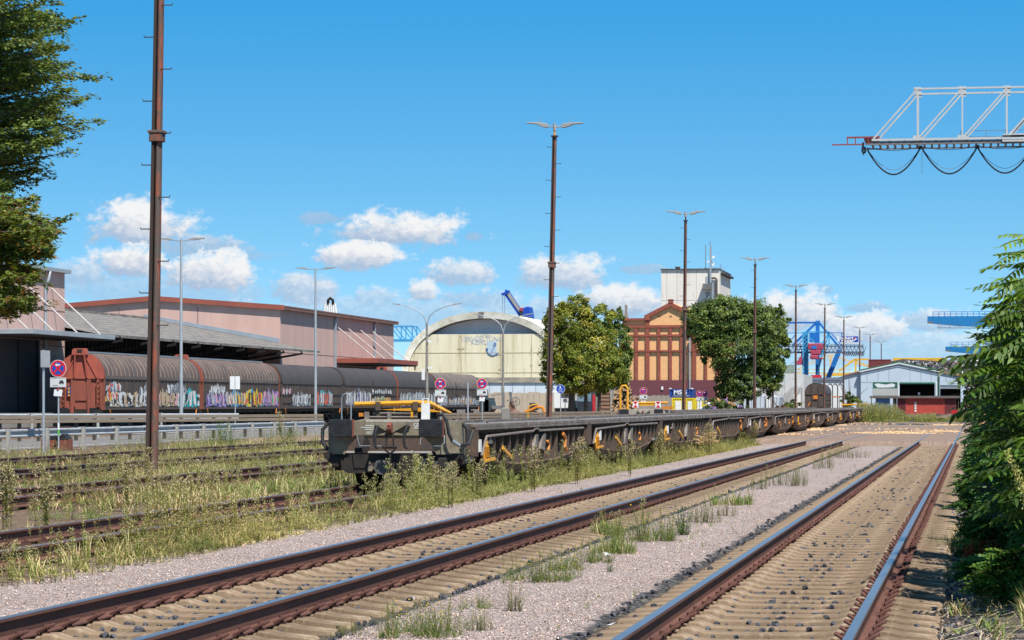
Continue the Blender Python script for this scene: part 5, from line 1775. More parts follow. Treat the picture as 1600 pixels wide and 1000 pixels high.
for i, (px, pb, pt, lean, k) in enumerate(MASTS):
    v = VU(px, MU)
    Hh = 13.75
    t = thing('lamp_mast', mlab[i], 'lamp mast', (MU, v, -.06), group='rusty lighting masts between the tracks')
    t.rotation_euler = (0, lean, 0)
    w0, w1 = .125, .092
    b = MB()
    def chan(x0, x1, x2, x3):
        b.poly([(x0 * w0, -w0, 0), (x1 * w0, -w0, 0), (x1 * w1, -w1, Hh), (x0 * w1, -w1, Hh)])
        b.poly([(x0 * w0, w0, 0), (x1 * w0, w0, 0), (x1 * w1, w1, Hh), (x0 * w1, w1, Hh)])
        b.poly([(x0 * w0, -w0, 0), (x0 * w0, w0, 0), (x0 * w1, w1, Hh), (x0 * w1, -w1, Hh)])
        b.poly([(x1 * w0, -w0, 0), (x1 * w0, w0, 0), (x1 * w1, w1, Hh), (x1 * w1, -w1, Hh)])
        b.poly([(x0 * w1, -w1, Hh), (x1 * w1, -w1, Hh), (x1 * w1, w1, Hh), (x0 * w1, w1, Hh)])
    # right leg: a round-fronted rolled channel
    n = 8
    def ringx(w):
        return [(w * (.36 + .62 * cos(a)), -w * .95 * sin(a)) for a in np.linspace(0, pi, n)] + [(-.26 * w, w * .8), (w * .98, w * .8)]
    r0, r1 = ringx(w0), ringx(w1)
    m_ = len(r0)
    o = len(b.v)
    b.v += [(p[0], p[1], 0) for p in r0] + [(p[0], p[1], Hh) for p in r1]
    for q_ in range(m_):
        j = (q_ + 1) % m_
        b.f.append((o + q_, o + j, o + m_ + j, o + m_ + q_)); b.m.append(0)
    b.f.append(tuple(o + m_ + q_ for q_ in range(m_))); b.m.append(0)
    b.build('mast_channel', m_mast, t)
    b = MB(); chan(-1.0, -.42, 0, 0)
    b.build('mast_channel', m_mast_d, t)  # left channel in a darker copy; the mast's unlit side painted in
    b = MB(); b.box(-.42 * w0, -.26 * w0, 0, w0 * .5, 0.05, Hh - .1); b.build('mast_web', m_vdark, t)
    # collars and cap
    zc_ = 8.0
    b = MB()
    wc = w0 + (w1 - w0) * zc_ / Hh
    b.cb((0, 0, zc_), (wc * 2 + .10, wc * 2 + .1, .26)); b.cb((0, 0, zc_ + .1), (wc * 2 + .16, wc * 2 + .14, .07))
    b.build('collar', m_mast, t, bevel=.015)
    MB().cb((0, 0, Hh + .03), (.30, .30, .06)).build('mast_cap', m_mast_d, t)
    # step pegs, left and right in turn
    z = 3.6; s = 1
    if i < 6:
        while z < Hh - .3:
            w = w0 + (w1 - w0) * z / Hh
            b = MB().tube([(s * w * .6, -w * .7, z), (s * (w + .23), -w * .5, z), (s * (w + .24), -w * .5, z + .045)], .013, 6)
            b.build('step_peg', m_mast_d, t)
            z += .745; s = -s
    # twin lamp head
    b = MB().cyl((0, 0, Hh), (0, 0, Hh + .30), .045, 8); b.build('head_spigot', m_yel if i < 2 else m_mast_d, t)
    MB().cyl((0, 0, Hh + .28), (0, 0, Hh + .60), .075, 10).build('head_post', m_head, t, smooth=True)
    for s in (-1, 1):
        MB().cyl((s * .05, 0, Hh + .42), (s * .32, 0, Hh + .50), .028, 6).build('lamp_arm', m_head, t)
        b = MB()
        b.ext([(s * .30, Hh + .42), (s * .42, Hh + .40), (s * .62, Hh + .46), (s * .85, Hh + .56), (s * 1.28, Hh + .60), (s * 1.29, Hh + .65), (s * .85, Hh + .655), (s * .55, Hh + .62), (s * .33, Hh + .59)], -.10, .10, 'y')
        lh = b.build('lamp_head', m_head, t, bevel=.02)
        MB().cyl((s * .68, 0, Hh + .6), (s * .68, 0, Hh + .80), .02, 6).build('photocell', m_head, t)

# ================================================================ street lamps
m_lp = mat('lamp_pole_zinc', (.46, .49, .51), (.38, .41, .43), scale=2, rough=.45, metal=.4)
for px, py, lab in ((283, 372, 'slim grey pole with two flat lamp arms in front of the first graffiti wagons'), (493, 418, 'slim grey pole with flat twin lamps by the big pink hall corner'), (989, 522, 'slim grey pole with flat twin lamps before the left side of the brick mill')):
    v = VU(px, -45.0)
    zt = ZZ(py, -45.0, v)
    t = thing('street_lamp', lab, 'street lamp', (-45.0, v, -.04), group='twin arm street lamps')
    MB().tube([(0, 0, 0), (0, 0, zt)], [.115, .065], 10).build('pole', m_lp, t, smooth=True)
    for s in (-1, 1):
        MB().tube([(0, 0, zt - .12), (s * .5, 0, zt - .06), (s * .55, 0, zt)], .03, 6).build('lamp_arm', m_lp, t)
        b = MB().ext([(s * .45, zt - .06), (s * .72, zt - .09), (s * 1.38, zt + .0), (s * 1.38, zt + .05), (s * .72, zt + .04)], -.14, .14, 'y')
        b.build('lamp_head', m_head, t)
for px, py, lab, sc_ in ((667, 474, 'tall lamp with two long curved arms left of the vaulted hall entrance', 1), (786, 490, 'tall lamp with two long curved arms before the anchor emblem', 1), (1038, 543, 'small looking lamp with curved arms before the burgundy mill base', 1), (1107, 556, 'farthest lamp with curved arms, between the mill and the dark green tree', 1)):
    u = -45.0; v = VU(px, u)
    zt = ZZ(py, u, v)
    t = thing('street_lamp', lab, 'street lamp', (u, v, -.04), group='curved arm street lamps')
    zf = zt - 1.6
    b = MB().tube([(0, 0, 0), (0, 0, zf)], [.15, .09], 10)
    b.build('pole', mat('pole_weathered', (.27, .25, .22), (.20, .18, .16), scale=2, rough=.6), t, smooth=True)
    for s in (-1, 1):
        b = MB().tube([(0, 0, zf - .8), (s * .05, 0, zf), (s * .22, 0, zf + .55), (s * .7, 0, zf + 1.0), (s * 1.5, 0, zf + 1.35), (s * 2.2, 0, zf + 1.5)], [.06, .055, .05, .045, .04, .035], 8)
        b.build('lamp_arm', m_lp, t, smooth=True)
        b = MB().ext([(s * 2.1, zf + 1.45), (s * 2.95, zf + 1.60), (s * 2.95, zf + 1.66), (s * 2.3, zf + 1.60)], -.13, .13, 'y')
        b.build('lamp_head', m_head, t)
    if px == 667:
        for z in (8.4 - 1.5, 4.7):
            b = MB().cb((.32, -.1, z), (.42, .2, .18)); b.bar((0, 0, z - .1), (.3, -.1, z), .05)
            b.build('camera', m_whitep, t)
        MB().box(-.40, -.14, -.2, 0, 3.7, 4.6).build('plate', m_whitep, t)
    if px == 1038:
        for z in (5.4, 4.4): MB().cb((.32, -.1, z), (.3, .2, .25)).build('camera', m_whitep, t)

# ================================================================ traffic signs
m_sred = mat('sign_red', (.62, .02, .03), (.56, .018, .028), scale=2, rough=.4)
m_sblu = mat('sign_blue', (.015, .07, .42), (.012, .06, .38), scale=2, rough=.4)
m_swht = mat('sign_white', (.76, .76, .76), (.7, .7, .7), scale=2, rough=.4)
m_sblk = mat('sign_black', (.03, .03, .03), rough=.5)
m_sgrey = mat('sign_back', (.36, .37, .38), (.3, .31, .32), scale=2, rough=.5)


def arrow(b, y, cx, cz, s, l=.10, w=.022):
    b.poly([(cx - l * .5, y, cz - w), (cx + l * .5, y, cz - w), (cx + l * .5, y, cz + w), (cx - l * .5, y, cz + w)])
    x = cx + s * l * .5
    b.poly([(x, y, cz - .055), (x + s * .075, y, cz), (x, y, cz + .055)])


def car_icon(b, y, cx, cz, k=1.0):
    b.poly([(cx - .09 * k, y, cz - .04 * k), (cx + .09 * k, y, cz - .04 * k), (cx + .09 * k, y, cz + .02 * k), (cx - .09 * k, y, cz + .02 * k)])
    b.poly([(cx - .05 * k, y, cz + .02 * k), (cx + .05 * k, y, cz + .02 * k), (cx + .07 * k, y, cz + .07 * k), (cx - .07 * k, y, cz + .07 * k)])
    for s in (-1, 1): b.poly([(cx + s * .05 * k - .02 * k, y, cz - .075 * k), (cx + s * .05 * k + .02 * k, y, cz - .075 * k), (cx + s * .05 * k + .02 * k, y, cz - .04 * k), (cx + s * .05 * k - .02 * k, y, cz - .04 * k)])


def stop_sign(label, px, py, D, arrows=(), plate=True, note=True, dia=.64, base=None, face=0.0, green=False):
    u, v = WD(px, D)
    z = EYE + (630 - py) * D / F
    t = thing('no_stopping_sign', label, 'road sign', (u, v, -.04), face)
    MB().cyl((0, 0, 0), (0, 0, z + dia * .48), .032, 8).build('post', m_lp, t, smooth=True)
    r = dia / 2
    b = MB().ext([(r * cos(a), z + r * sin(a)) for a in np.linspace(0, 2 * pi, 33)[:-1]], -.062, -.05, 'y')
    f = b.build('disc', m_swht, t)
    b = MB()
    b.k = 0; b.poly([(r * .955 * cos(a), -.064, z + r * .955 * sin(a)) for a in np.linspace(0, 2 * pi, 33)[:-1]])
    b.k = 1; b.poly([(r * .71 * cos(a), -.067, z + r * .71 * sin(a)) for a in np.linspace(0, 2 * pi, 33)[:-1]])
    b.k = 0
    for s in (-1, 1):
        a = pi / 4 * s; w = r * .115
        dx, dz = cos(a), sin(a); nx, nz = -dz * w, dx * w
        b.poly([(-dx * r * .75 + nx, -.070 - .001 * s, z - dz * r * .75 + nz), (-dx * r * .75 - nx, -.070 - .001 * s, z - dz * r * .75 - nz), (dx * r * .75 - nx, -.070 - .001 * s, z + dz * r * .75 - nz), (dx * r * .75 + nx, -.070 - .001 * s, z + dz * r * .75 + nz)])
    b.k = 2
    for dz, s in arrows: arrow(b, -.074, -.02 * s, z + dz * r, s, .11 * dia / .6)
    b.build('sign_face', [m_sred, m_sblu, m_swht], t, fix=False)
    if plate:
        zb = z - r - .02
        b = MB().box(-.30, .30, -.06, -.045, zb - .36, zb); p = b.build('extra_plate', mat('plate_grey', (.60, .61, .60), (.55, .56, .55), scale=3, rough=.4), t, bevel=.01)
        b = MB(); car_icon(b, -.064, .13, zb - .17, 1.0)
        b.box(-.20, -.0, -.0645, -.063, zb - .285, zb - .27)
        b.poly([(-.28, -.0635, zb - .345), (.28, -.0635, zb - .345), (.28, -.0635, zb - .335), (-.28, -.0635, zb - .335)])
        b.poly([(-.28, -.0635, zb - .025), (.28, -.0635, zb - .025), (.28, -.0635, zb - .015), (-.28, -.0635, zb - .015)])
        b.build('car_symbol', m_sblk, p, fix=False)
        if note:
            b = MB().poly([(-.17, -.055, zb - .66), (.14, -.055, zb - .68), (.17, -.06, zb - .44), (-.14, -.06, zb - .42)]); b.build('paper_note', m_swht, t, fix=False)
            MB().cb((0, -.07, zb - .42), (.07, .03, .05)).build('red_clip', m_sred, t)
    if green:
        MB().cyl((0, 0, .62), (0, 0, .80), .036, 8).build('green_band', mat('band_green', (.12, .55, .06), rough=.5), t)
        MB().cyl((0, 0, .82), (0, 0, 1.05), .036, 8).build('white_band', m_swht, t)
    return t


stop_sign('nearest round no-stopping sign, with a left arrow, before the red wagon end', 91.5, 574, 99, arrows=((.42, -1),), green=True, dia=.615)
stop_sign('round no-stopping sign with two arrows in front of the last graffiti wagons', 688.5, 598.5, 147, arrows=((.42, -1), (-.42, 1)), dia=.60)
stop_sign('round no-stopping sign with two arrows right of the graffiti train, before the dark tractor', 753.5, 598.5, 156, arrows=((.42, -1), (-.42, 1)), dia=.60)
stop_sign('round no-stopping sign before the pale timber fence and the burgundy wall', 1005.5, 610, 215, arrows=((.42, -1),), dia=.58)
stop_sign('left one of the two touching no-stopping signs above the yellow containers', 1093, 614.5, 262, arrows=((.42, 1),), dia=.60, note=False)
stop_sign('right one of the two touching no-stopping signs above the yellow containers', 1101.5, 614.5, 262.5, arrows=((.42, -1),), dia=.60)
stop_sign('small far no-stopping sign under the dark green tree', 1150, 615.5, 300, dia=.60)
stop_sign('no-stopping sign half hidden by the blue footpath sign', 883, 607, 206, dia=.60)
stop_sign('lower no-stopping sign right of the blue footpath sign', 889.5, 615, 214, dia=.58, note=False)
# blue footpath sign
u, v = WD(876, 201); z = EYE + (630 - 607) * 201 / F
t = thing('footpath_sign', 'round blue shared path sign with white figures beside the left green tree', 'road sign', (u, v, -.04))
MB().cyl((0, 0, 0), (0, 0, z + .3), .035, 8).build('post', m_lp, t, smooth=True)
r = .33
MB().ext([(r * cos(a), z + r * sin(a)) for a in np.linspace(0, 2 * pi, 33)[:-1]], -.06, -.05, 'y').build('disc', m_swht, t)
b = MB(); b.k = 0
b.poly([(r * .94 * cos(a), -.063, z + r * .94 * sin(a)) for a in np.linspace(0, 2 * pi, 33)[:-1]])
b.k = 1
b.poly([(-.03 + .03 * cos(a), -.066, z + .22 + .03 * sin(a)) for a in np.linspace(0, 2 * pi, 9)[:-1]])
b.poly([(-.07, -.066, z + .18), (.02, -.066, z + .18), (.04, -.066, z + .08), (-.06, -.066, z + .08)])
b.poly([(-.06, -.066, z + .08), (-.02, -.066, z + .08), (-.06, -.066, z), (-.09, -.066, z)]); b.poly([(0, -.066, z + .08), (.04, -.066, z + .08), (.08, -.066, z), (.05, -.066, z)])
b.poly([(-.2, -.066, z - .025), (.2, -.066, z - .025), (.2, -.066, z - .012), (-.2, -.066, z - .012)])
for s in (-1, 1):
    for k in range(10):
        a0, a1 = 2 * pi * k / 10, 2 * pi * (k + 1) / 10
        c = (s * .09, z - .17)
        b.poly([(c[0] + .06 * cos(a0), -.066, c[1] + .06 * sin(a0)), (c[0] + .06 * cos(a1), -.066, c[1] + .06 * sin(a1)), (c[0] + .042 * cos(a1), -.066, c[1] + .042 * sin(a1)), (c[0] + .042 * cos(a0), -.066, c[1] + .042 * sin(a0))])
b.poly([(-.09, -.066, z - .165), (0, -.066, z - .08), (.09, -.066, z - .165), (0, -.066, z - .11)])
b.build('sign_face', [m_sblu, m_swht], t, fix=False)
# white board on a pole, information board edge-on, grey post
u, v = WD(367.5, 166); z = EYE + (630 - 597) * 166 / F
t = thing('white_board', 'blank white board on a thin pole in front of the purple and blue graffiti', 'sign board', (u, v, -.04))
MB().cyl((0, 0, 0), (0, 0, z + .42), .035, 8).build('pole', m_lp, t, smooth=True)
for s in (-1, 1): MB().box(min(s * .02, s * .31), max(s * .02, s * .31), -.06, -.045, z - .39, z + .39).build('panel', m_swht, t)
u, v = WD(68, 98); z = EYE + (630 - 545) * 98 / F
t = thing('direction_sign', 'grey sign panel seen edge-on on a pole before the dark warehouse wall panel', 'road sign', (u, v, -.04), radians(78))
MB().cyl((0, 0, 0), (0, 0, z), .045, 8).build('pole', m_lp, t, smooth=True)
MB().box(-.30, .30, -.09, -.06, z - .62, z - .02).build('panel', m_sgrey, t)
for zz_ in (.1, .5): MB().box(-.25, .25, -.06, -.04, z - .06 - zz_, z - .03 - zz_).build('panel_rail', m_lp, t)
u, v = WD(731, 150)
t = thing('sign_post', 'bare grey sign post between two no-stopping signs', 'post', (u, v, -.04)); MB().cyl((0, 0, 0), (0, 0, 2.9), .045, 8).build('pole', m_lp, t); MB().cyl((0, 0, 2.9), (0, 0, 2.93), .06, 8).build('pole_cap', m_lp, t)

# ================================================================ guard rails
WPRO = [(0, 0), (.03, .03), (.03, .07), (-.03, .11), (-.03, .19), (.03, .23), (.03, .27), (0, .30)]


def guard(label, pts, ztop, sp, m_beam, m_post, bottom=-.06, grp=None):
    (ua, va_), (ub, vb2) = pts
    t = thing('guard_rail', label, 'guard rail', (ua, va_, 0), atan2(vb2 - va_, ub - ua) - pi / 2, group=grp)
    Ln = hypot(ub - ua, vb2 - va_)
    b = MB()
    b.ext([(.04 + x * 1.3, ztop - .31 + z) for x, z in WPRO], 0, Ln, 'y', cap=False, close=False)
    b.ext([(.03 + x * 1.3, ztop - .31 + z) for x, z in WPRO], 0, Ln, 'y', cap=False, close=False)
    b.build('beam', m_beam, t, fix=False)
    n = int(Ln / sp)
    p0 = MB()
    p0.box(.085, .20, -.07, .07, bottom, ztop + .02); p0.box(-.02, .085, -.03, .03, ztop - .26, ztop - .08)
    p = p0.build('post', m_post, t)
    for i in range(1, n): dup(p, loc=(0, i * sp, 0), parent=t)
    b = MB()
    k = 0
    while k < Ln:
        b.box(-.03, .085, k - .16, k - .06, ztop - .04, ztop + .012); k += sp
    b.build('beam_joint', m_beam, t)
    return t


m_guard = mat('guard_zinc', (.42, .44, .455), (.32, .34, .36), scale=1.5, rough=.5, metal=.05)
m_gpost = mat('guard_post', (.38, .37, .34), (.30, .29, .27), scale=3, rough=.7)
ug = -34.2 * CT
guard('silver guard rail on square posts along the near edge of the road', ((ug, VU(-60, ug)), (ug, VU(505, ug))), .80, 4.15, m_guard, m_gpost)
def WX(px, below, dz):           # place at bearing px whose point dz under the eye shows `below` px under the horizon
    return WD(px, dz * F / below)
guard('silver guard rail beyond the tan timber barrier, ending at the white board', (WX(-60, 18.9, .60), WX(372, 17.5, .60)), 1.19, 3.9, m_guard, m_gpost)
m_timb = mat('tan_timber', (.25, .195, .145), (.19, .15, .11), scale=1.3, rough=.9, stretch=(.3, .3, 3))


def timber(label, pa, pb):
    (ua, va_), (ub, vb2) = pa, pb
    t = thing('timber_barrier', label, 'barrier', (ua, va_, 0), atan2(vb2 - va_, ub - ua))
    Ln = hypot(ub - ua, vb2 - va_)
    for z in (.80, .985):
        MB().box(0, Ln, -.06, .06, z, z + .15).build('rail_beam', m_timb, t, bevel=.01)
    p = MB().box(-.06, .06, .062, .2, -.06, 1.08).build('post', mat('post_dark', (.09, .075, .06), rough=.9), t)
    n = int(Ln / 1.35)
    for i in range(1, n): dup(p, loc=(i * 1.35, 0, 0), parent=t)


def bar_at(px, below): return WD(px, .77 * F / below)
timber('long barrier of two tan beams on short dark posts, left of the flat wagon', bar_at(-60, 27), bar_at(504, 22.5))
timber('barrier of two tan beams behind the flat wagons, in front of the vaulted hall', bar_at(690, 20.5), bar_at(965, 16.5))
# cones and blocks near the road edge
t = thing('drain_marker', 'low dark cap on a red block at the road edge behind the guard rail', 'marker', (*WD(90, 103), -.04))
MB().ext([(-.5, .42), (.5, .42), (.3, .62), (-.3, .62)], -.3, .3, 'y').build('cap', m_blk, t); MB().box(-.55, .5, -.28, .28, 0, .41).build('block', m_rustred, t)
for px, lab in ((790, 'grey concrete block post behind the first flat wagon'),):
    u, v = WD(px, 92)
    tag(MB().box(u - .13, u + .13, v - .13, v + .13, -.05, EYE + (630 - 637) * 92 / F).build('concrete_post', mat('old_concrete', (.3, .28, .25)), bevel=.03), lab, 'post')
u, v = WD(825, 96)
t = thing('bent_pole', 'thin bent yellow pole left of the second mast', 'pole', (u, v, -.04))
zt = EYE + (630 - 632.5) * 96 / F
MB().tube([(0, 0, 0), (0, 0, zt - .12), (.04, 0, zt - .03), (.14, 0, zt + .03), (.34, .05, zt + .06)], .026, 8).build('hoop_tube', m_yel, t, smooth=True)

# ================================================================ harbour cranes
LW = 1.0


def lat(b, X, Z, v, pts, w, d=None):
    w = w * LW
    if d: d = d * LW
    for (x0, y0), (x1, y1) in zip(pts[:-1], pts[1:]):
        b.bar((X(x0), v, Z(y0)), (X(x1), v, Z(y1)), w, d or w, up=(0, 1, 0))


m_cgrey = mat('crane_grey', (.48, .48, .47), (.42, .42, .42), scale=.9, rough=.55, c3=(.30, .24, .20), t3=(.62, .72))
m_cdk = mat('crane_dark', (.13, .13, .14), (.2, .19, .19), scale=.5, rough=.6)
vK = 190.0
X = lambda px: UV(px, vK)
Z = lambda py: ZZ(py, UV(1450, vK), vK)
K = thing('gantry_crane', 'grey truss boom with hanging cable loops reaching in at the upper right', 'gantry crane', (0, 0, 0))
for dv, nm in ((0, 'truss_front'), (3.2, 'truss_back')):
    b = MB(); v = vK + dv
    xs = [1433.5, 1503.5, 1573.5, 1643.5, 1713.5]
    b.bar((X(1429), v, Z(138.5)), (X(1790), v, Z(138.5)), .13, .12)
    for x in xs:
        b.bar((X(x), v, Z(138.5)), (X(x), v, Z(216)), .09, .09)
        b.bar((X(x), v, Z(139)), (X(x - 69), v, Z(216)), .11, .11)
    b.bar((X(1362), v, Z(217.5)), (X(1790), v, Z(217.5)), .16, .14)
    for x in xs:
        b.cb((X(x), v, Z(140)), (.5, .05, .35)); b.cb((X(x), v, Z(215.5)), (.6, .05, .35))
    b.build(nm, m_cgrey, K)
b = MB()
for x in np.arange(1362, 1790, 11.66): b.bar((X(x), vK, Z(222)), (X(x), vK + 3.2, Z(222)), .14, .12)
b.bar((X(1352), vK - .1, Z(224.5)), (X(1790), vK - .1, Z(224.5)), .20, .09); b.bar((X(1352), vK + 3.3, Z(224.5)), (X(1790), vK + 3.3, Z(224.5)), .20, .09)
b.box(X(1362), X(1790), vK + .1, vK + .2, Z(223), Z(219.6))
for i in range(9): b.bar((X(1365 + i * 24), vK + .05, Z(219)), (X(1377 + i * 24), vK + .05, Z(224)), .05)
b.build('runway_beam', m_cdk, K)
b = MB(); b.bar((X(1300), vK, Z(224)), (X(1350), vK, Z(224)), .09, .09); b.bar((X(1323), vK, Z(213)), (X(1375), vK, Z(213)), .10, .12)
for x in (1324, 1336.5, 1357): b.bar((X(x), vK, Z(213)), (X(x), vK, Z(224)), .07)
b.box(X(1350), X(1373), vK, vK + 3, Z(217), Z(214))
b.build('end_platform', mat('crane_red', (.26, .06, .055), (.2, .05, .05), scale=1, rough=.6), K)
cabs = [(1354, 1438), (1440, 1527), (1527, 1614), (1614, 1700)]
for (x0, x1) in cabs:
    pts = []
    for k in range(17):
        f = k / 16
        sag = (272.5 - 231) * (1 - abs(2 * f - 1) ** 1.9)
        pts.append((X(x0 + (x1 - x0) * f), vK + .3, Z(230 + sag)))
    MB().tube(pts, .055, 6).build('cable_loop', m_blk, K, smooth=True)
    pts = [(X(x0 + (x1 - x0) * k / 12), vK + .5, Z(230 + 34 * (1 - abs(k / 6 - 1) ** 1.8))) for k in range(13)]
    MB().tube(pts, .016, 4).build('thin_cable', m_cdk, K)
    pts = [(X(x0 + (x1 - x0) * k / 10), vK + .1, Z(229 + 5 * (1 - (k / 5 - 1) ** 2))) for k in range(11)]
    MB().tube(pts, .022, 4).build('thin_cable', m_cdk, K)
    MB().box(X(x1) - .14, X(x1) + .14, vK + .1, vK + .5, Z(232), Z(227)).build('cable_trolley', m_blk, K)
MB().tube([(X(1349), vK, Z(221)), (X(1347.5), vK, Z(234)), (X(1350), vK, Z(240)), (X(1352), vK, Z(236)), (X(1351), vK, Z(228))], .08, 6).build('cable_end', m_blk, K, smooth=True)
MB().tube([(X(1441), vK, Z(232)), (X(1440.5), vK, Z(271))], .015, 4).build('thin_cable', m_cdk, K)
b = MB()
b.box(X(1565), X(1790), vK - .3, vK + 3, Z(220), Z(217)); b.box(X(1566), X(1790), vK - .4, vK + .0, Z(224), Z(221)); b.box(X(1567), X(1790), vK - .3, vK + 3, Z(213.5), Z(211.5))
b.build('trolley_frame', m_cgrey, K)
b = MB()
for x in (1501, 1511, 1541, 1572, 1603): b.bar((X(x), vK + 3.4, Z(215)), (X(x), vK + 3.4, Z(197)), .035)
for y in (198, 207.5): b.bar((X(1511), vK + 3.4, Z(y)), (X(1790), vK + 3.4, Z(y)), .03)
b.build('walkway_railing', m_cdk, K)
b = MB(); b.bar((X(1578), vK + .2, Z(213)), (X(1640), vK + .2, Z(150)), .26); b.build('strut', m_cgrey, K)
b = MB()
for x in (1735, 1785):
    for dv in (0, 3.2): b.bar((X(x), vK + dv, -.05), (X(x), vK + dv, Z(218)), .6)
b.build('leg', m_cgrey, K)

m_cb_ = mat('crane_blue', (.015, .16, .50), (.012, .13, .42), scale=.5, rough=.5)
m_clb = mat('crane_light_blue', (.06, .33, .60), (.05, .28, .52), scale=.6, rough=.5)
m_cnavy = mat('crane_navy', (.05, .07, .13), (.12, .15, .2), scale=1.4, rough=.6)
m_mag = mat('crane_magenta', (.40, .06, .11), (.32, .05, .09), scale=.8, rough=.5)
vL = 600.0
LW = .45
X = lambda px: UV(px, vL)
Z = lambda py: ZZ(py, UV(1280, vL), vL)
Q = thing('container_crane', 'blue ship-loading crane with crimson trolley and a blue name board at its tip', 'harbour crane', (0, 0, 0))
b = MB()
lat(b, X, Z, vL, [(1180, 504), (1278, 504)], .9); lat(b, X, Z, vL, [(1278, 502), (1238, 540)], 1.1); lat(b, X, Z, vL, [(1278, 502), (1309, 540)], 1.0)
b.cb((X(1278), vL, Z(504)), (.9, .8, .8))
b.build('top_frame', m_cb_, Q)
b = MB(); lat(b, X, Z, vL, [(1277.5, 503), (1277.5, 640)], 1.9, 1.6); b.build('centre_leg', m_cb_, Q)
b = MB()
lat(b, X, Z, vL + 3, [(1180, 519.5), (1315, 519.5), (1319, 526)], .35)
for a, c in (((1244, 519), (1226, 541)), ((1262, 519), (1244, 541)), ((1297, 519), (1315, 541)), ((1314, 519), (1314, 540)), ((1230, 519), (1220, 530))): lat(b, X, Z, vL + 3, [a, c], .45)
b.build('upper_truss', m_cb_, Q)
b = MB()
for y, w in ((541.5, .7), (551, .8)): lat(b, X, Z, vL - 3, [(1180, y), (1350, y)], w)
xx = 1180
while xx < 1350:
    lat(b, X, Z, vL - 3, [(xx, 542), (xx + 3, 551), (xx + 6, 542)], .28); lat(b, X, Z, vL - 3, [(xx, 538), (xx, 542)], .2); xx += 6
lat(b, X, Z, vL - 3, [(1180, 538.5), (1352, 538.5)], .2)
b.build('main_girder', m_cnavy, Q)
b = MB(); lat(b, X, Z, vL - 3, [(1180, 546), (1345, 546)], .45); b.build('girder_rail', mat('girder_pale', (.34, .42, .52), (.2, .26, .36), scale=1.5), Q)
b = MB()
for x in (1257, 1264.5): lat(b, X, Z, vL - 5, [(x, 519), (x, 597)], .55)
for y in np.arange(520, 597, 6): lat(b, X, Z, vL - 5, [(1257, y), (1264.5, y + 3), (1257, y + 6)], .34)
b.box(X(1258), X(1264), vL - 4.6, vL - 3, Z(597), Z(519))
b.build('lift_tower', m_clb, Q)
b = MB(); b.box(X(1265), X(1275), vL - 1, vL, Z(535), Z(520)); b.build('machine_house', m_cb_, Q)
b = MB(); lat(b, X, Z, vL - 4, [(1266, 528), (1276, 537), (1292, 537), (1297, 520)], .6); lat(b, X, Z, vL - 4, [(1288, 545), (1275, 600), (1272, 640)], .9); lat(b, X, Z, vL - 4, [(1286, 537), (1298, 519)], .5); lat(b, X, Z, vL - 4, [(1264, 519), (1297, 519)], .4); lat(b, X, Z, vL - 4, [(1297, 519), (1297, 538), (1290, 542)], .6)
b.build('stair_frame', m_clb, Q)
MB().bar((X(1313.5), vL, Z(543)), (X(1290), vL, Z(600)), 1.0, 1.0, up=(0, 1, 0)).build('slanting_leg', m_cb_, Q)
MB().bar((X(1290), vL, Z(600)), (X(1279), vL, Z(640)), 1.0, 1.0, up=(0, 1, 0)).build('slanting_leg', m_cb_, Q)
b = MB(); b.box(X(1265), X(1288), vL - 7, vL - 3.2, Z(547), Z(537.5)); b.box(X(1269), X(1285), vL - 7, vL - 3.2, Z(555), Z(547)); b.box(X(1268.5), X(1281), vL - 7, vL - 3.2, Z(562), Z(555.5))
b.box(X(1282), X(1288), vL - 6.5, vL - 3.2, Z(562), Z(559.5))
b.build('trolley', m_mag, Q, bevel=.2)
b = MB(); b.box(X(1271), X(1279), vL - 7.1, vL - 7.01, Z(546), Z(541.5)); b.build('trolley_window', m_cb_, Q)
b = MB(); b.box(X(1245), X(1256), vL - 5, vL - 3, Z(570.5), Z(564)); b.ext([(X(1249), Z(564)), (X(1256), Z(564)), (X(1256), Z(556)), (X(1252), Z(558))], vL - 5, vL - 3, 'y'); lat(b, X, Z, vL - 4, [(1254.5, 566), (1254.5, 549)], .6)
b.build('operator_cab', m_mag, Q)
b = MB(); b.cb((X(1277), vL - 4, Z(592)), (2.2, 2, 1.6)); b.cb((X(1279), vL - 4, Z(596)), (2.6, 2, 1.0)); b.build('winch', m_sred, Q)
sg = MB().box(X(1314.5), X(1343), vL - 7, vL - 6.6, Z(536), Z(527)).build('name_board', m_sblu, Q)
text('lettering', 'Rhebert', 1.05, m_swht, Q, (X(1323), vL - 7.06, Z(529.6)), bold=.03)
text('lettering', '+ Müller', 1.05, m_swht, Q, (X(1323.5), vL - 7.06, Z(534)), bold=.03)
b = MB(); b.poly([(X(1335), vL - 7.05, Z(531)), (X(1340), vL - 7.05, Z(527.8)), (X(1339), vL - 7.05, Z(531))]); b.build('red_wing_mark', m_sred, Q, fix=False)
b = MB(); b.poly([(X(1336), vL - 7.08, Z(535)), (X(1338.6), vL - 7.08, Z(530)), (X(1342), vL - 7.08, Z(530.5)), (X(1339), vL - 7.08, Z(532.5))]); b.box(X(1315), X(1343), vL - 7, vL - 6.7, Z(538), Z(536.6)); b.build('white_wing_mark', m_swht, Q, fix=False)
b = MB()
for x in range(1318, 1350, 3):
    b.tube([(X(x), vL - 3, Z(552)), (X(x + 1.5), vL - 3, Z(557)), (X(x + 3), vL - 3, Z(552))], .12, 4)
lat(b, X, Z, vL - 3, [(1347, 541), (1350, 541), (1350, 557), (1347, 556)], .2)
b.build('festoon_cable', m_cnavy, Q)

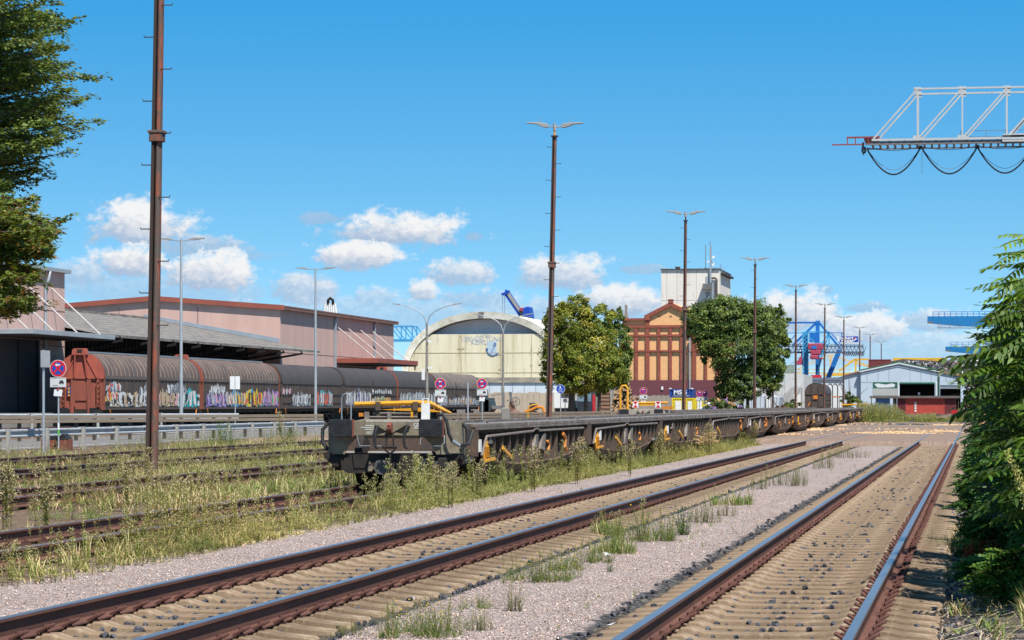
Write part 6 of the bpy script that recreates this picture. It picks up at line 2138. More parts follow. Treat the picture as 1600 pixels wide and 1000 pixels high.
# blue crane boom above the vaulted hall
vM = 420.0
LW = 1.0
X = lambda px: UV(px, vM)
Z = lambda py: ZZ(py, UV(805, vM), vM)
J = thing('jib_crane', 'blue jib crane leaning up behind the vaulted hall with two hanging ropes', 'jib crane', (0, 0, 0))
MB().bar((X(790), vM, Z(457)), (X(817), vM, Z(497)), .62, .7, up=(0, 1, 0)).build('jib', m_sblu, J)
MB().bar((X(792.5), vM - .1, Z(456.5)), (X(819), vM - .1, Z(495)), .42, .7, up=(0, 1, 0)).build('jib_cover', m_head, J)
b = MB(); b.ext([(X(783.5), Z(459)), (X(790), Z(456)), (X(790), Z(452.5)), (X(796), Z(454)), (X(796), Z(457)), (X(790), Z(461.5)), (X(785), Z(461.5))], vM - .6, vM + .6, 'y'); b.build('jib_head', m_sblu, J)
b = MB(); b.bar((X(785), vM, Z(461)), (X(785), vM, Z(520)), .05); b.bar((X(788.5), vM, Z(461)), (X(788.5), vM, Z(520)), .05); b.build('rope', m_cdk, J)
MB().ext([(X(819.5), Z(482)), (X(826), Z(479.5)), (X(830), Z(480)), (X(833), Z(498)), (X(833), Z(560)), (X(820), Z(560))], vM - 1.5, vM + 1.5, 'y').build('machine_house', m_sblu, J, bevel=.1)
MB().cb((X(816), vM - .4, Z(484)), (.6, .8, .6)).build('rope_drum', m_mag, J, bevel=.1)
b = MB(); lat(b, X, Z, vM, [(796, 456), (812, 480), (817, 490)], .10); b.build('stay', m_sblu, J)
MB().box(X(820), X(833), vM - 1.56, vM - 1.5, Z(496.4), Z(495.4)).build('pale_stripe', m_head, J)
b = MB(); b.box(X(821), X(832), vM - 1.4, vM + 1.4, -.05, Z(560)); b.build('pedestal', m_cb_, J)
# light blue truss end between the hall corner and the vault
vN = 480.0
LW = .5
X = lambda px: UV(px, vN)
Z = lambda py: ZZ(py, UV(635, vN), vN)
N = thing('crane_girder', 'light blue lattice girder end showing between the pink hall and the vaulted hall', 'crane girder', (0, 0, 0))
for dv in (0, 4):
    b = MB()
    lat(b, X, Z, vN + dv, [(596, 509.5), (645, 509.5), (655, 526)], .40); lat(b, X, Z, vN + dv, [(596, 531.5), (655, 531.5)], .75)
    lat(b, X, Z, vN + dv, [(610, 510), (627, 531), (627, 510), (644, 531), (644, 510)], .35)
    b.build('truss', m_clb, N)
b = MB()
for x in (600, 700):
    for dv in (0, 4): b.bar((X(x), vN + dv, -.05), (X(x), vN + dv, Z(532)), .8)
b.build('leg', m_clb, N)
# two blue box beams at the right
for (x0, x1, yt, yb, v, lab, n) in ((1449, 1640, 494, 504, 420, 'bright blue crane beam with railing, upper of two at the right behind the bushes', 0), (1477, 1660, 541.5, 548.5, 560, 'bright blue crane beam, lower of two at the right above the scrap heap', 1)):
    X = lambda px: UV(px, v); Z = lambda py: ZZ(py, UV(1500, v), v)
    t = thing('crane_beam', lab, 'crane beam', (0, 0, 0))
    MB().ext([(X(x0), Z(yt)), (X(x1), Z(yt)), (X(x1), Z(yb + 10)), (X(x0 + 50), Z(yb + 5)), (X(x0), Z(yb))], v, v + 2.5, 'y').build('beam', mat('beam_bright_blue', (.018, .19, .44), (.015, .16, .38), scale=.4, rough=.5), t)
    MB().box(X(x0 + .2), X(x0 + 8), v - .1, v + .2, Z(yb), Z(yb - 2)).build('buffer_stop', m_cdk, t)
    b = MB()
    xx = x0 + 9
    while xx < x1:
        b.bar((X(xx), v, Z(yt)), (X(xx), v, Z(yt - 7)), .09); xx += 9
    for k in (7, 3.5): b.bar((X(x0 + 8), v, Z(yt - k)), (X(x1), v, Z(yt - k)), .07)
    b.build('railing', m_cb_, t)
    if n == 0:
        b = MB(); b.bar((X(1465), v, Z(512)), (X(1640), v, Z(514.5)), .10)
        for x in (1466, 1470, 1484, 1500, 1520): b.bar((X(x), v, Z(505)), (X(x), v, Z(513)), .07)
        b.build('hanging_rail', m_cdk, t)
    MB().box(X(x1 - 14), X(x1 - 4), v, v + 2, -.05, Z(yb)).build('leg', m_cb_, t)
# yellow gantry far behind
m_ygan = mat('gantry_yellow', (.70, .42, .04), (.62, .36, .035), scale=.4, rough=.5)
vY = 760.0
LW = .42
X = lambda px: UV(px, vY)
Z = lambda py: ZZ(py, UV(1330, vY), vY)
Yg = thing('yellow_gantry', 'bright yellow lattice gantry behind the hall roofs at the right of the blue crane', 'gantry crane', (0, 0, 0))
b = MB()
lat(b, X, Z, vY, [(1311, 580), (1335, 561.5), (1357, 561.5)], 1.2); lat(b, X, Z, vY, [(1335, 562), (1357, 573)], .8); lat(b, X, Z, vY, [(1337, 562), (1337, 590)], 1.2); lat(b, X, Z, vY, [(1355, 572), (1357, 570)], 1)
b.build('frame', m_ygan, Yg)
b = MB(); lat(b, X, Z, vY, [(1286, 586), (1345, 585)], 1.6); b.build('lower_girder', m_ygan, Yg)
b = MB()
lat(b, X, Z, vY, [(1395, 562), (1478, 562)], 2.2); lat(b, X, Z, vY, [(1478, 561), (1484, 557.5), (1491, 557.5)], 1.0)
lat(b, X, Z, vY, [(1400, 561), (1400, 640)], 2)
b.build('girder', m_ygan, Yg)
vY2 = 900.0
LW = .42
X = lambda px: UV(px, vY2)
Z = lambda py: ZZ(py, UV(1290, vY2), vY2)
Yp = thing('pale_gantry', 'pale washed-out yellow gantry far beyond the blue crane legs', 'gantry crane', (0, 0, 0))
m_yp = mat('gantry_pale', (.62, .47, .26), (.56, .43, .24), scale=.4, rough=.6)
b = MB(); lat(b, X, Z, vY2, [(1245, 577), (1272, 565), (1298, 554.5), (1352, 572)], 1.1); lat(b, X, Z, vY2, [(1243, 588), (1254, 576)], 1.0); lat(b, X, Z, vY2, [(1240, 577), (1330, 577)], .6)
for x in range(1240, 1330, 8): lat(b, X, Z, vY2, [(x, 577), (x, 583)], .5)
lat(b, X, Z, vY2, [(1240, 583), (1330, 583)], 1.2)
b.build('frame', m_yp, Yp)
b = MB(); lat(b, X, Z, vY2, [(1298, 555), (1298, 640)], 2.2); lat(b, X, Z, vY2, [(1250, 583), (1250, 640)], 2.2); b.build('leg', m_yp, Yp)

# ================================================================ heap of scrap
def heap(name, label, cat, px_pts, v, depth, seed, n, pal, smin, smax, kind_m, lim=None):
    """a mound built of thousands of bent plates on a rounded core"""
    r = random.Random(seed)
    xs = [UV(p, v) for p, _ in px_pts]; zs_ = [ZZ(y, UV(p, v), v) for p, y in px_pts]
    t = thing(name, label, cat, ((xs[0] + xs[-1]) / 2, v, 0))
    ox = (xs[0] + xs[-1]) / 2
    b = MB(); nx = 44
    grid = []
    for j in range(7):
        yy = -depth / 2 + depth * j / 6
        for i in range(nx + 1):
            x = xs[0] + (xs[-1] - xs[0]) * i / nx
            h = float(np.interp(x, xs, zs_)) * (max(0, sin(pi * j / 6)) ** .45 if j else 0) * .97
            b.v.append((x - ox, yy, h - .05))
    for j in range(6):
        for i in range(nx):
            a = j * (nx + 1) + i
            b.f.append((a, a + 1, a + nx + 2, a + nx + 1)); b.m.append(0)
    b.build('core', mat(name + '_core', tuple(c * .5 for c in pal[0]), tuple(c * .4 for c in pal[0]), scale=1), t, fix=False)
    Qs = []; Cs = []
    for i in range(n):
        f = r.random(); x = xs[0] + (xs[-1] - xs[0]) * f
        h = float(np.interp(x, xs, zs_))
        a = r.random() * .55
        yy = -depth / 2 * (1 - a) ; z = h * (sin(pi * a * .5 / .5 * .5) ** .45 if a > 0 else 0)
        s = r.uniform(smin, smax)
        d1 = np.array([r.gauss(0, 1) for _ in range(3)]); d1 /= np.linalg.norm(d1)
        d2 = np.cross(d1, [r.gauss(0, 1) for _ in range(3)]); d2 /= (np.linalg.norm(d2) + 1e-6)
        c = np.array([x - ox, yy, max(0, z) + r.uniform(-.1, .25)])
        w = s * r.uniform(.25, .8)
        Qs.append([c - d1 * s, c + d2 * w + d1 * r.uniform(-.3, .3) * s, c + d1 * s, c - d2 * w])
        k = r.uniform(.6, 1.25); pc = pal[min(len(pal) - 1, int(r.random() ** 1.3 * len(pal)))]
        Cs.append([q_ * k for q_ in pc])
    o = quads_mesh('pieces', Qs, Cs, leaf_mat('piece_tint', 0.0, .6, .4), t)
    tag(o, kind='stuff')
    return t


SCR = [(.12, .085, .07), (.16, .12, .10), (.10, .10, .11), (.22, .17, .14), (.30, .28, .27), (.24, .09, .05), (.55, .54, .53), (.32, .36, .40), (.6, .6, .58)]
heap('scrap_heap', 'high heap of mixed metal scrap rising behind the steel hall', 'scrap heap', [(1290, 592), (1320, 585), (1370, 578), (1385, 563), (1410, 558), (1440, 559.5), (1475, 562), (1500, 554), (1520, 549), (1560, 545), (1640, 552), (1700, 600)], 540, 26, 5, 16000, SCR, .2, .8, None)

# ================================================================ yard things behind the flat wagons
m_timb2 = mat('pale_boards', (.34, .30, .25), (.26, .225, .19), scale=1.4, rough=.9, stretch=(3, 1, .3), c3=(.4, .34, .27))
m_log = mat('log_bark', (.24, .12, .07), (.16, .085, .055), scale=3, rough=.9, c3=(.3, .18, .1))
m_logend = mat('log_end', (.50, .33, .18), (.42, .26, .14), scale=5, rough=.8)
# board walls
def boards(label, px0, px1, v, ytop, m, n):
    u0, u1 = UV(px0, v), UV(px1, v)
    um = (u0 + u1) / 2; h = ZZ(ytop, um, v)
    t = thing('board_wall', label, 'wall', (um, v, -.04))
    b = MB(); w = (u1 - u0)
    for i in range(n):
        x = -w / 2 + w * i / n
        b.box(x, x + w / n * .95, R.uniform(0, .03), .12, 0, h + R.uniform(-.06, .08))
    b.build('boards', m, t)
    b = MB()
    for i in range(5): b.box(-w / 2 + w * i / 4.0 - .1, -w / 2 + w * i / 4 + .1, .13, .35, 0, h - .1)
    b.build('post', m_sill, t)
    return t
m_cw = mat('concrete_wall_tan', (.48, .39, .29), (.41, .33, .25), scale=.5, rough=.9)
boards('tan concrete panel wall in front of the vaulted hall', 690, 925, 300, 613, m_cw, 26)
boards('weathered board wall behind the tree trunks', 896, 934, 285, 617, mat('board_brown', (.30, .235, .18), (.22, .17, .13), scale=2, stretch=(3, 1, .3)), 16)
boards('grey board wall below the burgundy mill base', 973, 1051, 300, 617.5, m_timb2, 34)
# stack of sawn logs
def log_stack(label, px0, px1, v, ybot, ytop, rows, side=False, rad=.22, seed=3):
    r = random.Random(seed)
    u0, u1 = UV(px0, v), UV(px1, v); um = (u0 + u1) / 2
    h = ZZ(ytop, um, v)
    t = thing('log_stack', label, 'log stack', (um, v, -.03))
    return t, u1 - u0, h, r
t, w, h, r = log_stack('stack of long brown logs lying crosswise beside the tree trunks', 934, 955, 262, 645, 611, 8)
n = 8
for i in range(n):
    z = h * (i + .5) / n
    MB().tube([(-w / 2, 0, z), (-w / 4, r.uniform(-.05, .05), z + r.uniform(-.03, .03)), (w / 4, 0, z), (w / 2, r.uniform(-.05, .05), z)], h / n * .46, 9).build('log', m_log, t, smooth=True)
for s in (-1, 1): MB().box(s * w / 2 - .05, s * w / 2 + .05, -.25, -.2, 0, h).build('stake', m_gpost, t)
t, w, h, r = log_stack('tall heap of split logs with pale round ends left of the grey board wall', 953, 994, 275, 645, 585, 8, seed=5)
prof_h = lambda x: h * (1.0 - abs(x - w * .02) / (w * .62)) ** .6 if abs(x - w * .02) < w * .62 else .2
n = 0
lp = []
for i in range(420):
    x = r.uniform(-w / 2, w / 2); hh = max(.4, prof_h(x)); z = r.uniform(.15, hh)
    if any((x - a) ** 2 + (z - c) ** 2 < .042 for a, c in lp): continue
    lp.append((x, z))
for x, z in lp[:100]:
    rr = r.uniform(.11, .18); dy = r.uniform(-.25, .1)
    b = MB(); b.k = 0; b.tube([(x, dy, z), (x + r.uniform(-.3, .3), dy + 1.2, z + r.uniform(-.15, .15))], rr, 8, cap=False)
    b.k = 1; b.poly([(x + rr * cos(a), dy - .004, z + rr * sin(a)) for a in np.linspace(0, 2 * pi, 9)[:-1]])
    b.build('log', [m_log, m_logend], t, fix=False)
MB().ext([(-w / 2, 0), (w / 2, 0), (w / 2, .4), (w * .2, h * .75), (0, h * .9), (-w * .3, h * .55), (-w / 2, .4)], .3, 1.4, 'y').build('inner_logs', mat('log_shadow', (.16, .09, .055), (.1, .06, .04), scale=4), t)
# blue container on yellow ones
m_ycon = mat('skip_yellow', (.75, .60, .03), (.66, .52, .03), scale=1.2, rough=.5)
vC = 285.0
t, w, h = container('blue container lettered MSG standing on top of the yellow containers', 1046, 1083, vC, 621, 608, mat('container_navy', (.02, .065, .27), (.018, .055, .22), scale=1, rough=.5), z0=ZZ(621, UV(1065, vC), vC), ribs=4)
p = MB().box(-.88, .66, -.045, -.03, .26, h - .06).build('name_panel', mat('container_navy', (0, 0, 0)), t)
text('lettering', 'MSG', .62, m_swht, t, (-.1, -.06, h * .60), bold=.02, sx=1.12)
text('lettering', 'CONTAINERDIENST', .17, m_swht, t, (0, -.06, .16), sx=1.15)
b = MB()
for s in (-1, 1): b.box(s * (w - .1) - .12, s * (w - .1) + .12, -.1, .1, h, h + .12)
b.build('corner_casting', m_swht, t)
def skip(label, px0, px1, v, y1):
    t, w, h = container(label, px0, px1, v, 640, y1, m_ycon, z0=.0, ribs=6, grp='yellow containers by the mill')
    MB().box(-w * .5, w * .45, -.04, -.03, h * .16, h * .86).build('white_notice', m_whitep, t)
    return t
skip('yellow container with white notice left of the third mast', 1050, 1070, vC, 621.5)
skip('yellow container with white notice right of the third mast', 1071, 1085, vC, 622)
skip('yellow container nearest the dark car and the white bags', 1085.5, 1101, vC, 622.5)
# white bags
tb = thing('bag_pile', 'pile of white bags right of the yellow containers', 'bags', (UV(1109, 280), 280, -.03))
for i in range(26):
    x = R.uniform(-1.0, 1.0); z = R.uniform(.2, 1.75) * (1 - .3 * abs(x)); y = R.uniform(-.4, .4)
    b = MB(); s = R.uniform(.16, .27)
    st = [(0, .1), (.25, .8), (.6, 1.0), (.85, .6), (1, .15)]
    b.tube([(x, y, z + a * s * 1.6) for a, _ in st], [s * k for _, k in st], 7)
    b.build('bag', mat('bag_white', (.66, .66, .64), (.5, .5, .48), scale=5), tb, smooth=True)


def car(label, px, D, L=1.8, H_=1.45, m=None, rz=0, cat='car'):
    u, v = WD(px, D)
    t = thing('parked_' + cat, label, cat, (u, v, -.03), rz)
    w = L / 2
    b = MB(); b.ext([(-w, .3), (w, .3), (w, .75), (w * .93, .92), (-w * .93, .92), (-w, .75)], -2.1, 2.1, 'y'); b.build('body', m, t, bevel=.08)
    b = MB()
    b.v += [(-w * .92, -1.3, .92), (w * .92, -1.3, .92), (w * .92, 1.7, .92), (-w * .92, 1.7, .92), (-w * .72, -.6, H_), (w * .72, -.6, H_), (w * .72, 1.2, H_), (-w * .72, 1.2, H_)]
    for f in ((4, 5, 6, 7), (0, 1, 5, 4), (1, 2, 6, 5), (2, 3, 7, 6), (3, 0, 4, 7)): b.f.append(f); b.m.append(0)
    b.build('cabin_glass', mat('car_glass', (.03, .04, .05), (.05, .06, .07), rough=.12, spec=.6), t, bevel=.05)
    for x in (-w + .1, w - .1):
        for y in (-1.35, 1.35): MB().cyl((x - .1, y, .32), (x + .1, y, .32), .32, 16).build('wheel', m_blk, t, smooth=True)
    for s in (-1, 1): MB().box(s * w * .72 - .2, s * w * .72 + .2, -2.14, -2.1, .6, .76).build('headlight', m_whitep, t)
    return t
car('black car parked below the two touching no-stopping signs', 1110, 250, m=mat('car_black', (.02, .022, .025), (.03, .03, .035), rough=.25, spec=.6))
# dark tractor engine right of the graffiti train
D_ = 250
u, v = WD(757, D_)
t = thing('rail_tractor', 'dark green-black shunting tractor with cab and frame behind the second sign', 'shunting tractor', (u, v, 0))
m_tr = mat('tractor_dark', (.03, .05, .055), (.05, .06, .06), scale=3, rough=.5)
b = MB(); b.box(-.5, .45, 0, 3, .9, 2.2); b.box(-.9, -.1, .5, 2.6, 2.0, 3.0); b.ext([(-.1, 2.2), (.55, 2.0), (.75, 1.2), (.45, .9), (-.1, .9)], 0, 2.4, 'y'); b.build('body', m_tr, t, bevel=.06)
MB().box(-.82, -.2, .46, .49, 2.3, 2.9).build('cab_window', mat('car_glass', (.03, .04, .05)), t)
b = MB(); b.bar((1.7, 0, .6), (1.7, 0, 2.7), .16); b.bar((.6, 0, 2.4), (1.75, 0, 2.6), .08); b.box(.6, 1.8, 0, .3, 1.2, 1.5); b.build('side_frame', m_cdk, t)
b = MB(); b.box(-1.6, 2.0, -.2, 2.6, .5, .85); b.build('underframe', m_redd, t)
for x in (-1.1, -.2, .8, 1.6): MB().cyl((x, -.25, .45), (x, -.05, .45), .42, 14).build('wheel', m_steel, t, smooth=True)
# scrap machinery, stones and orange loader
u, v = WD(799, 270)
t = thing('rusty_machine', 'rusty brown old machine with a spoked wheel before the tan panel wall', 'machine', (u, v, 0))
b = MB(); b.ext([(-.4, 0), (.4, 0), (.25, 1.4), (.1, 2.0), (-.15, 2.0), (-.3, 1.2)], 0, .8, 'y'); b.build('body', m_log, t, bevel=.05)
b = MB().tube([(.45 + .42 * cos(a), -.1, 1.9 + .42 * sin(a)) for a in np.linspace(0, 2 * pi, 17)], .04, 6)
for k in range(4): a = k * pi / 4; b.bar((.45 - .4 * cos(a), -.1, 1.9 - .4 * sin(a)), (.45 + .4 * cos(a), -.1, 1.9 + .4 * sin(a)), .03)
b.build('spoked_wheel', m_cdk, t)
b = MB(); b.bar((0, 0, 1.9), (-.1, 0, 2.6), .22); b.cb((-.1, 0, 2.7), (.25, .25, .25)); b.bar((0, 0, 2.1), (-.5, 0, 1.9), .08); b.build('lever', m_cdk, t)
u, v = WD(802, 262)
for i, (dx, s) in enumerate(((-1.0, .55), (0.1, .75), (1.1, .6))):
    b = MB(); st = [(0, .9), (.5, 1), (.85, .7), (1, .2)]
    b.tube([(R.uniform(-.1, .1), 0, a * s * 1.5) for a, _ in st], [s * k for _, k in st], 7)
    tag(b.build('boulder', mat('boulder_brown', (.23, .14, .10), (.16, .1, .075), scale=2, rough=.9, bump=.05), loc=(u + dx, v + i * .3, -.04)), ['left one of three brown boulders before the tan panel wall', 'largest, middle one of three brown boulders before the tan panel wall', 'right one of three brown boulders, nearest the orange loader'][i], 'boulder', 'brown boulders')
u, v = WD(833, 258)
t = thing('loader', 'small orange loader with a black cab and lowered arm before the tan panel wall', 'loader', (u, v, -.03))
m_lo = mat('loader_orange', (.70, .25, .03), (.6, .2, .025), scale=2, rough=.5)
b = MB(); b.ext([(-.95, .5), (.4, .5), (.5, .9), (-.3, 1.15), (-.8, 1.1), (-1.0, .8)], 0, 1.4, 'y'); b.build('body', m_lo, t, bevel=.05)
b = MB(); b.ext([(-.35, 1.1), (.35, 1.1), (.2, 1.75), (-.38, 1.8)], .1, 1.3, 'y'); b.build('cab', m_tr, t, bevel=.04)
MB().box(-.25, .15, .08, .1, 1.25, 1.65).build('cab_window', mat('car_glass', (.03, .04, .05)), t)
b = MB(); b.tube([(-.3, -.1, 1.05), (.4, -.1, 1.4), (.9, -.1, 1.35), (1.1, -.1, .9), (1.05, -.1, .4)], [.12, .13, .15, .13, .1], 6); b.build('arm', m_lo, t)
b = MB(); b.ext([(.7, .15), (1.2, .1), (1.2, .5), (.95, .6)], -.5, .9, 'y'); b.build('bucket', m_rustred, t)
for x in (-.65, .3): MB().cyl((x, -.25, .4), (x, .05, .4), .42, 16).build('wheel', m_blk, t, smooth=True)
# lorry behind the left tree
u, v = WD(886, 240)
t = thing('lorry', 'white tank lorry with dark cab partly hidden by the left tree', 'lorry', (u, v, -.03))
MB().box(-1.2, .6, 0, 7, 1.3, 2.8).build('box_body', m_whitep, t, bevel=.05)
b = MB(); b.box(-1.1, 1.0, .1, 6.5, .55, 1.29); b.build('chassis', m_blk, t)
b = MB(); b.box(.95, 2.3, -.5, 1.7, .5, 3.0); b.build('cab', mat('cab_dark', (.04, .045, .06), (.03, .03, .04), rough=.35), t, bevel=.08)
MB().box(1.0, 2.2, -.53, -.5, 1.9, 2.7).build('windscreen', mat('screen_blue_grey', (.2, .28, .34), (.1, .14, .18), rough=.15), t)
MB().box(2.31, 2.42, -.4, .6, .6, 2.5).build('red_flank', m_sred, t)
for x in (-.9, .5, 1.9):
    for y in (.2, 5): MB().cyl((x, y - .3, .48), (x, y, .48), .48, 16).build('wheel', m_blk, t, smooth=True)
MB().cyl((1.65, -.56, .75), (1.65, -.5, .75), .18, 12).build('tail_lamp', m_sred, t)
# parked white trucks under the right tree
def truck(label, px0, px1, v, ytop, m, n):
    u0, u1 = UV(px0, v), UV(px1, v); um = (u0 + u1) / 2; h = ZZ(ytop, um, v)
    t = thing('parked_truck', label, 'truck', (um, v, -.03), group='trucks parked by the white building')
    w = (u1 - u0) / 2
    b = MB().box(-w, w, 0, 6, .9, h); b.build('box_body', m, t, bevel=.06)
    MB().box(-w + .1, w - .1, .1, 5.8, .5, .89).build('chassis', m_blk, t)
    b = MB()
    for x in np.linspace(-w, w, n): b.box(x - .03, x + .03, -.04, -.001, .95, h - .05)
    b.build('door_frame', m_fgrey, t)
    for x in (-w + .4, w - .4): MB().cyl((x, .3, .45), (x, .7, .45), .45, 14).build('wheel', m_blk, t, smooth=True)
m_tk = mat('truck_grey', (.52, .56, .60), (.46, .5, .54), scale=1, rough=.4)
truck('pale grey truck body leftmost under the dark green tree', 1152, 1166, 330, 620, m_tk, 4)
truck('pale blue-grey truck body right of the leftmost one', 1168, 1180, 330, 618.5, m_tk, 3)
truck('grey truck body behind the fourth mast', 1182, 1195, 330, 617, m_tk, 3)
truck('brightest white truck body near the white building', 1197, 1208, 330, 617.5, m_whitep, 4)
truck('grey silo-like truck body at the right end of the parked row', 1209, 1219, 330, 619, m_tk, 3)
tag(MB().box(UV(1240, 380), UV(1251, 380), 380, 380.1, .6, ZZ(616, UV(1245, 380), 380)).build('notice_board', m_swht), 'small white notice board with a red mark left of the lone wagon', 'notice')
# chunk of lumber lying on a wagon sill, and litter
b = MB()
for i in range(40):
    x, y, s = R.uniform(-.3, .3), R.uniform(-.9, .9), R.uniform(.05, .16)
    z = R.uniform(.0, .45) * (1 - abs(y) * .8)
    b.bar((x - s, y, z), (x + s, y + R.uniform(-.1, .1), z + R.uniform(-.1, .1)), .05, .03)
u, v = TRK[2] + 1.75, VU(1104, TRK[2] + 1.75)
tag(b.build('wood_offcuts', mat('offcut_pale', (.55, .35, .17), (.45, .28, .14), scale=5), loc=(u, v, .35)), 'pale heap of wood offcuts against the side of the fourth flat wagon', 'wood offcuts')
k = 0
for px, py, lab, c in ((808, 806, 'white paper scrap between the middle track rails', 1), (872, 866, 'white plastic scrap at the gravel edge beyond the middle track', 1), (948, 868, 'crumpled pale scrap beside the middle track sleepers', 1), (1068, 776, 'white paper scrap near the weeds right of the middle track', 1), (642, 937, 'small white scrap on the gravel at bottom left of the plants', 1), (961, 977, 'white scrap on the dark stones left of the right track', 1)):
    D = 1.74 * F / (py - 630); u, v = WD(px, D)
    b = MB(); s = .07
    P = [(R.uniform(-s, s), R.uniform(-s, s), R.uniform(0, .05)) for _ in range(5)]
    b.poly([P[0], P[1], P[2]]); b.poly([P[1], P[2], P[3]]); b.poly([P[2], P[3], P[4]])
    tag(b.build('paper_scrap', m_swht, loc=(u, v, -.02), fix=False), lab, 'litter')
# rust stains are on sleepers; red hydrant-like points stand near the track end
u, v = WD(1497, 250)
t = thing('red_buffer_stop', 'small red buffer stop at the far end of the right track among weeds', 'buffer stop', (u, v, 0))
b = MB(); b.bar((-.5, 0, 0), (-.4, 0, 1.0), .14); b.bar((.5, 0, 0), (.4, 0, 1.0), .14); b.bar((-.6, 0, .95), (.6, 0, .95), .2, .22); b.build('frame', m_sred, t)

# ================================================================ vegetation
m_leaf = leaf_mat('leaf_tint', .28, .5, .3)
m_weed = leaf_mat('weed_tint', .20, .75, .12)
m_bark = mat('bark', (.12, .09, .07), (.075, .06, .05), scale=4, rough=.95, bump=.02, stretch=(1, 1, .3))
RN = np.random.default_rng(5)


def unit(v): return v / (np.linalg.norm(v, axis=-1, keepdims=True) + 1e-9)


def leaves(cen, nrm, axis, ln, wd, fold=.25):
    """diamond leaves: centre, facing, length axis -> (n,4,3)"""
    side = unit(np.cross(nrm, axis))
    ln = ln[:, None]; wd = wd[:, None]
    up = unit(nrm)
    return np.stack([cen, cen + axis * ln * .45 + side * wd + up * wd * fold, cen + axis * ln, cen + axis * ln * .45 - side * wd + up * wd * fold], 1)


def diam(c, a, s, l, w):
    c, a, s = map(np.array, (c, a, s))
    return [c, c + a * l * .5 + s * w, c + a * l, c + a * l * .5 - s * w]


# ---- weed templates (about 1 m tall, scaled when placed)
def t_erig(r, n=34, head=.30, green=True, leafw=.011, hr=.12, hn=1.3):
    """upright fleabane: one stalk, narrow rising leaves, fluffy panicle"""
    Q, C = [], []
    H = 1.0
    bx, by = r.uniform(-.08, .08), r.uniform(-.08, .08)
    at = lambda z: np.array([bx * z * z, by * z * z, z])
    for k in range(4):
        z0, z1 = k * H / 4, (k + 1) * H / 4
        for a in (0, pi / 2):
            s = np.array([cos(a), sin(a), 0]) * .006
            Q.append([at(z0) - s, at(z0) + s, at(z1) + s, at(z1) - s]); C.append((.16, .15, .05))
    for i in range(n):
        z = r.uniform(.08, 1 - head * .6)
        a = r.uniform(0, 2 * pi)
        d = np.array([cos(a), sin(a), r.uniform(.3, 1.3)]); d /= np.linalg.norm(d)
        s = np.array([-sin(a), cos(a), 0])
        Q.append(diam(at(z), d, s, r.uniform(.05, .12), leafw * r.uniform(.7, 1.3)))
        k = r.uniform(.7, 1.25)
        C.append(((.24 * k, .25 * k, .085 * k) if r.random() < .62 else (.36 * k, .31 * k, .14 * k)))
    for i in range(int(n * hn)):
        z = 1 - head * r.random() ** 1.1
        rad = hr * sqrt(max(.02, (1 - z) / head)) * r.uniform(.2, 1) + .01
        a = r.uniform(0, 2 * pi)
        c = at(z) + np.array([cos(a) * rad, sin(a) * rad, rad * .5])
        d = np.array([r.gauss(0, 1), r.gauss(0, 1), r.gauss(.5, 1)]); d /= np.linalg.norm(d)
        s = np.cross(d, [r.gauss(0, 1), r.gauss(0, 1), r.gauss(0, 1)]); s /= np.linalg.norm(s)
        Q.append(diam(c, d, s, r.uniform(.022, .045), .010))
        k = r.uniform(.7, 1.3)
        C.append((.40 * k, .33 * k, .20 * k) if r.random() < .65 else (.27 * k, .26 * k, .11 * k))
    return np.array(Q), np.array(C)


def t_grass(r, n=18, dry=.5):
    Q, C = [], []
    for i in range(n):
        a = r.uniform(0, 2 * pi); l = r.uniform(.4, 1.0); rr = r.uniform(0, .22)
        base = np.array([rr * cos(a * 3), rr * sin(a * 3), 0])
        d = np.array([cos(a) * .35, sin(a) * .35, 1]); d /= np.linalg.norm(d)
        m_ = base + d * l * .55
        tip = m_ + np.array([cos(a) * .55, sin(a) * .55, .65]) * l * .45
        s = np.array([-sin(a), cos(a), 0]) * .013
        Q.append([base - s, base + s, m_ + s * .8, m_ - s * .8]); Q.append([m_ - s * .8, m_ + s * .8, tip + s * .1, tip - s * .1])
        k = r.uniform(.7, 1.25)
        c = (.50 * k, .40 * k, .22 * k) if r.random() < dry else (.18 * k, .25 * k, .06 * k)
        C += [c, c]
    return np.array(Q), np.array(C)


def t_bush(r, n=60, flower=0, col=(.075, .15, .03), lw=.02, ll=.07, spread=.45):
    Q, C = [], []
    nst = max(4, n // 9)
    for s_ in range(nst):
        a = r.uniform(0, 2 * pi); tilt = r.uniform(.1, 1.0) * spread * 2
        top = np.array([cos(a) * tilt * .8, sin(a) * tilt * .8, r.uniform(.5, 1.0)])
        s = np.array([-sin(a), cos(a), 0]) * .006
        Q.append([-s, s, top + s * .4, top - s * .4]); C.append((.14, .13, .05))
        for i in range(n // nst):
            f = r.uniform(.12, 1.0)
            c = top * f
            aa = r.uniform(0, 2 * pi)
            d = np.array([cos(aa), sin(aa), r.uniform(-.1, .9)]); d /= np.linalg.norm(d)
            sd = np.cross(d, [0, 0, 1]); sd = sd / (np.linalg.norm(sd) + 1e-6) + np.array([0, 0, r.uniform(-.5, .5)])
            Q.append(diam(c, d, sd, ll * r.uniform(.6, 1.3), lw * r.uniform(.7, 1.3)))
            k = r.uniform(.65, 1.35); C.append(tuple(x * k for x in col))
        if r.random() < flower:
            for q_ in range(2):
                c = top + np.array([r.uniform(-.03, .03), r.uniform(-.03, .03), .02])
                d = np.array([1, 0, .3]); 
                Q.append(diam(c, np.array([0, 0, 1.]), np.array([cos(q_), sin(q_), 0]), .035, .02)); C.append((.80, .58, .02))
    return np.array(Q), np.array(C)


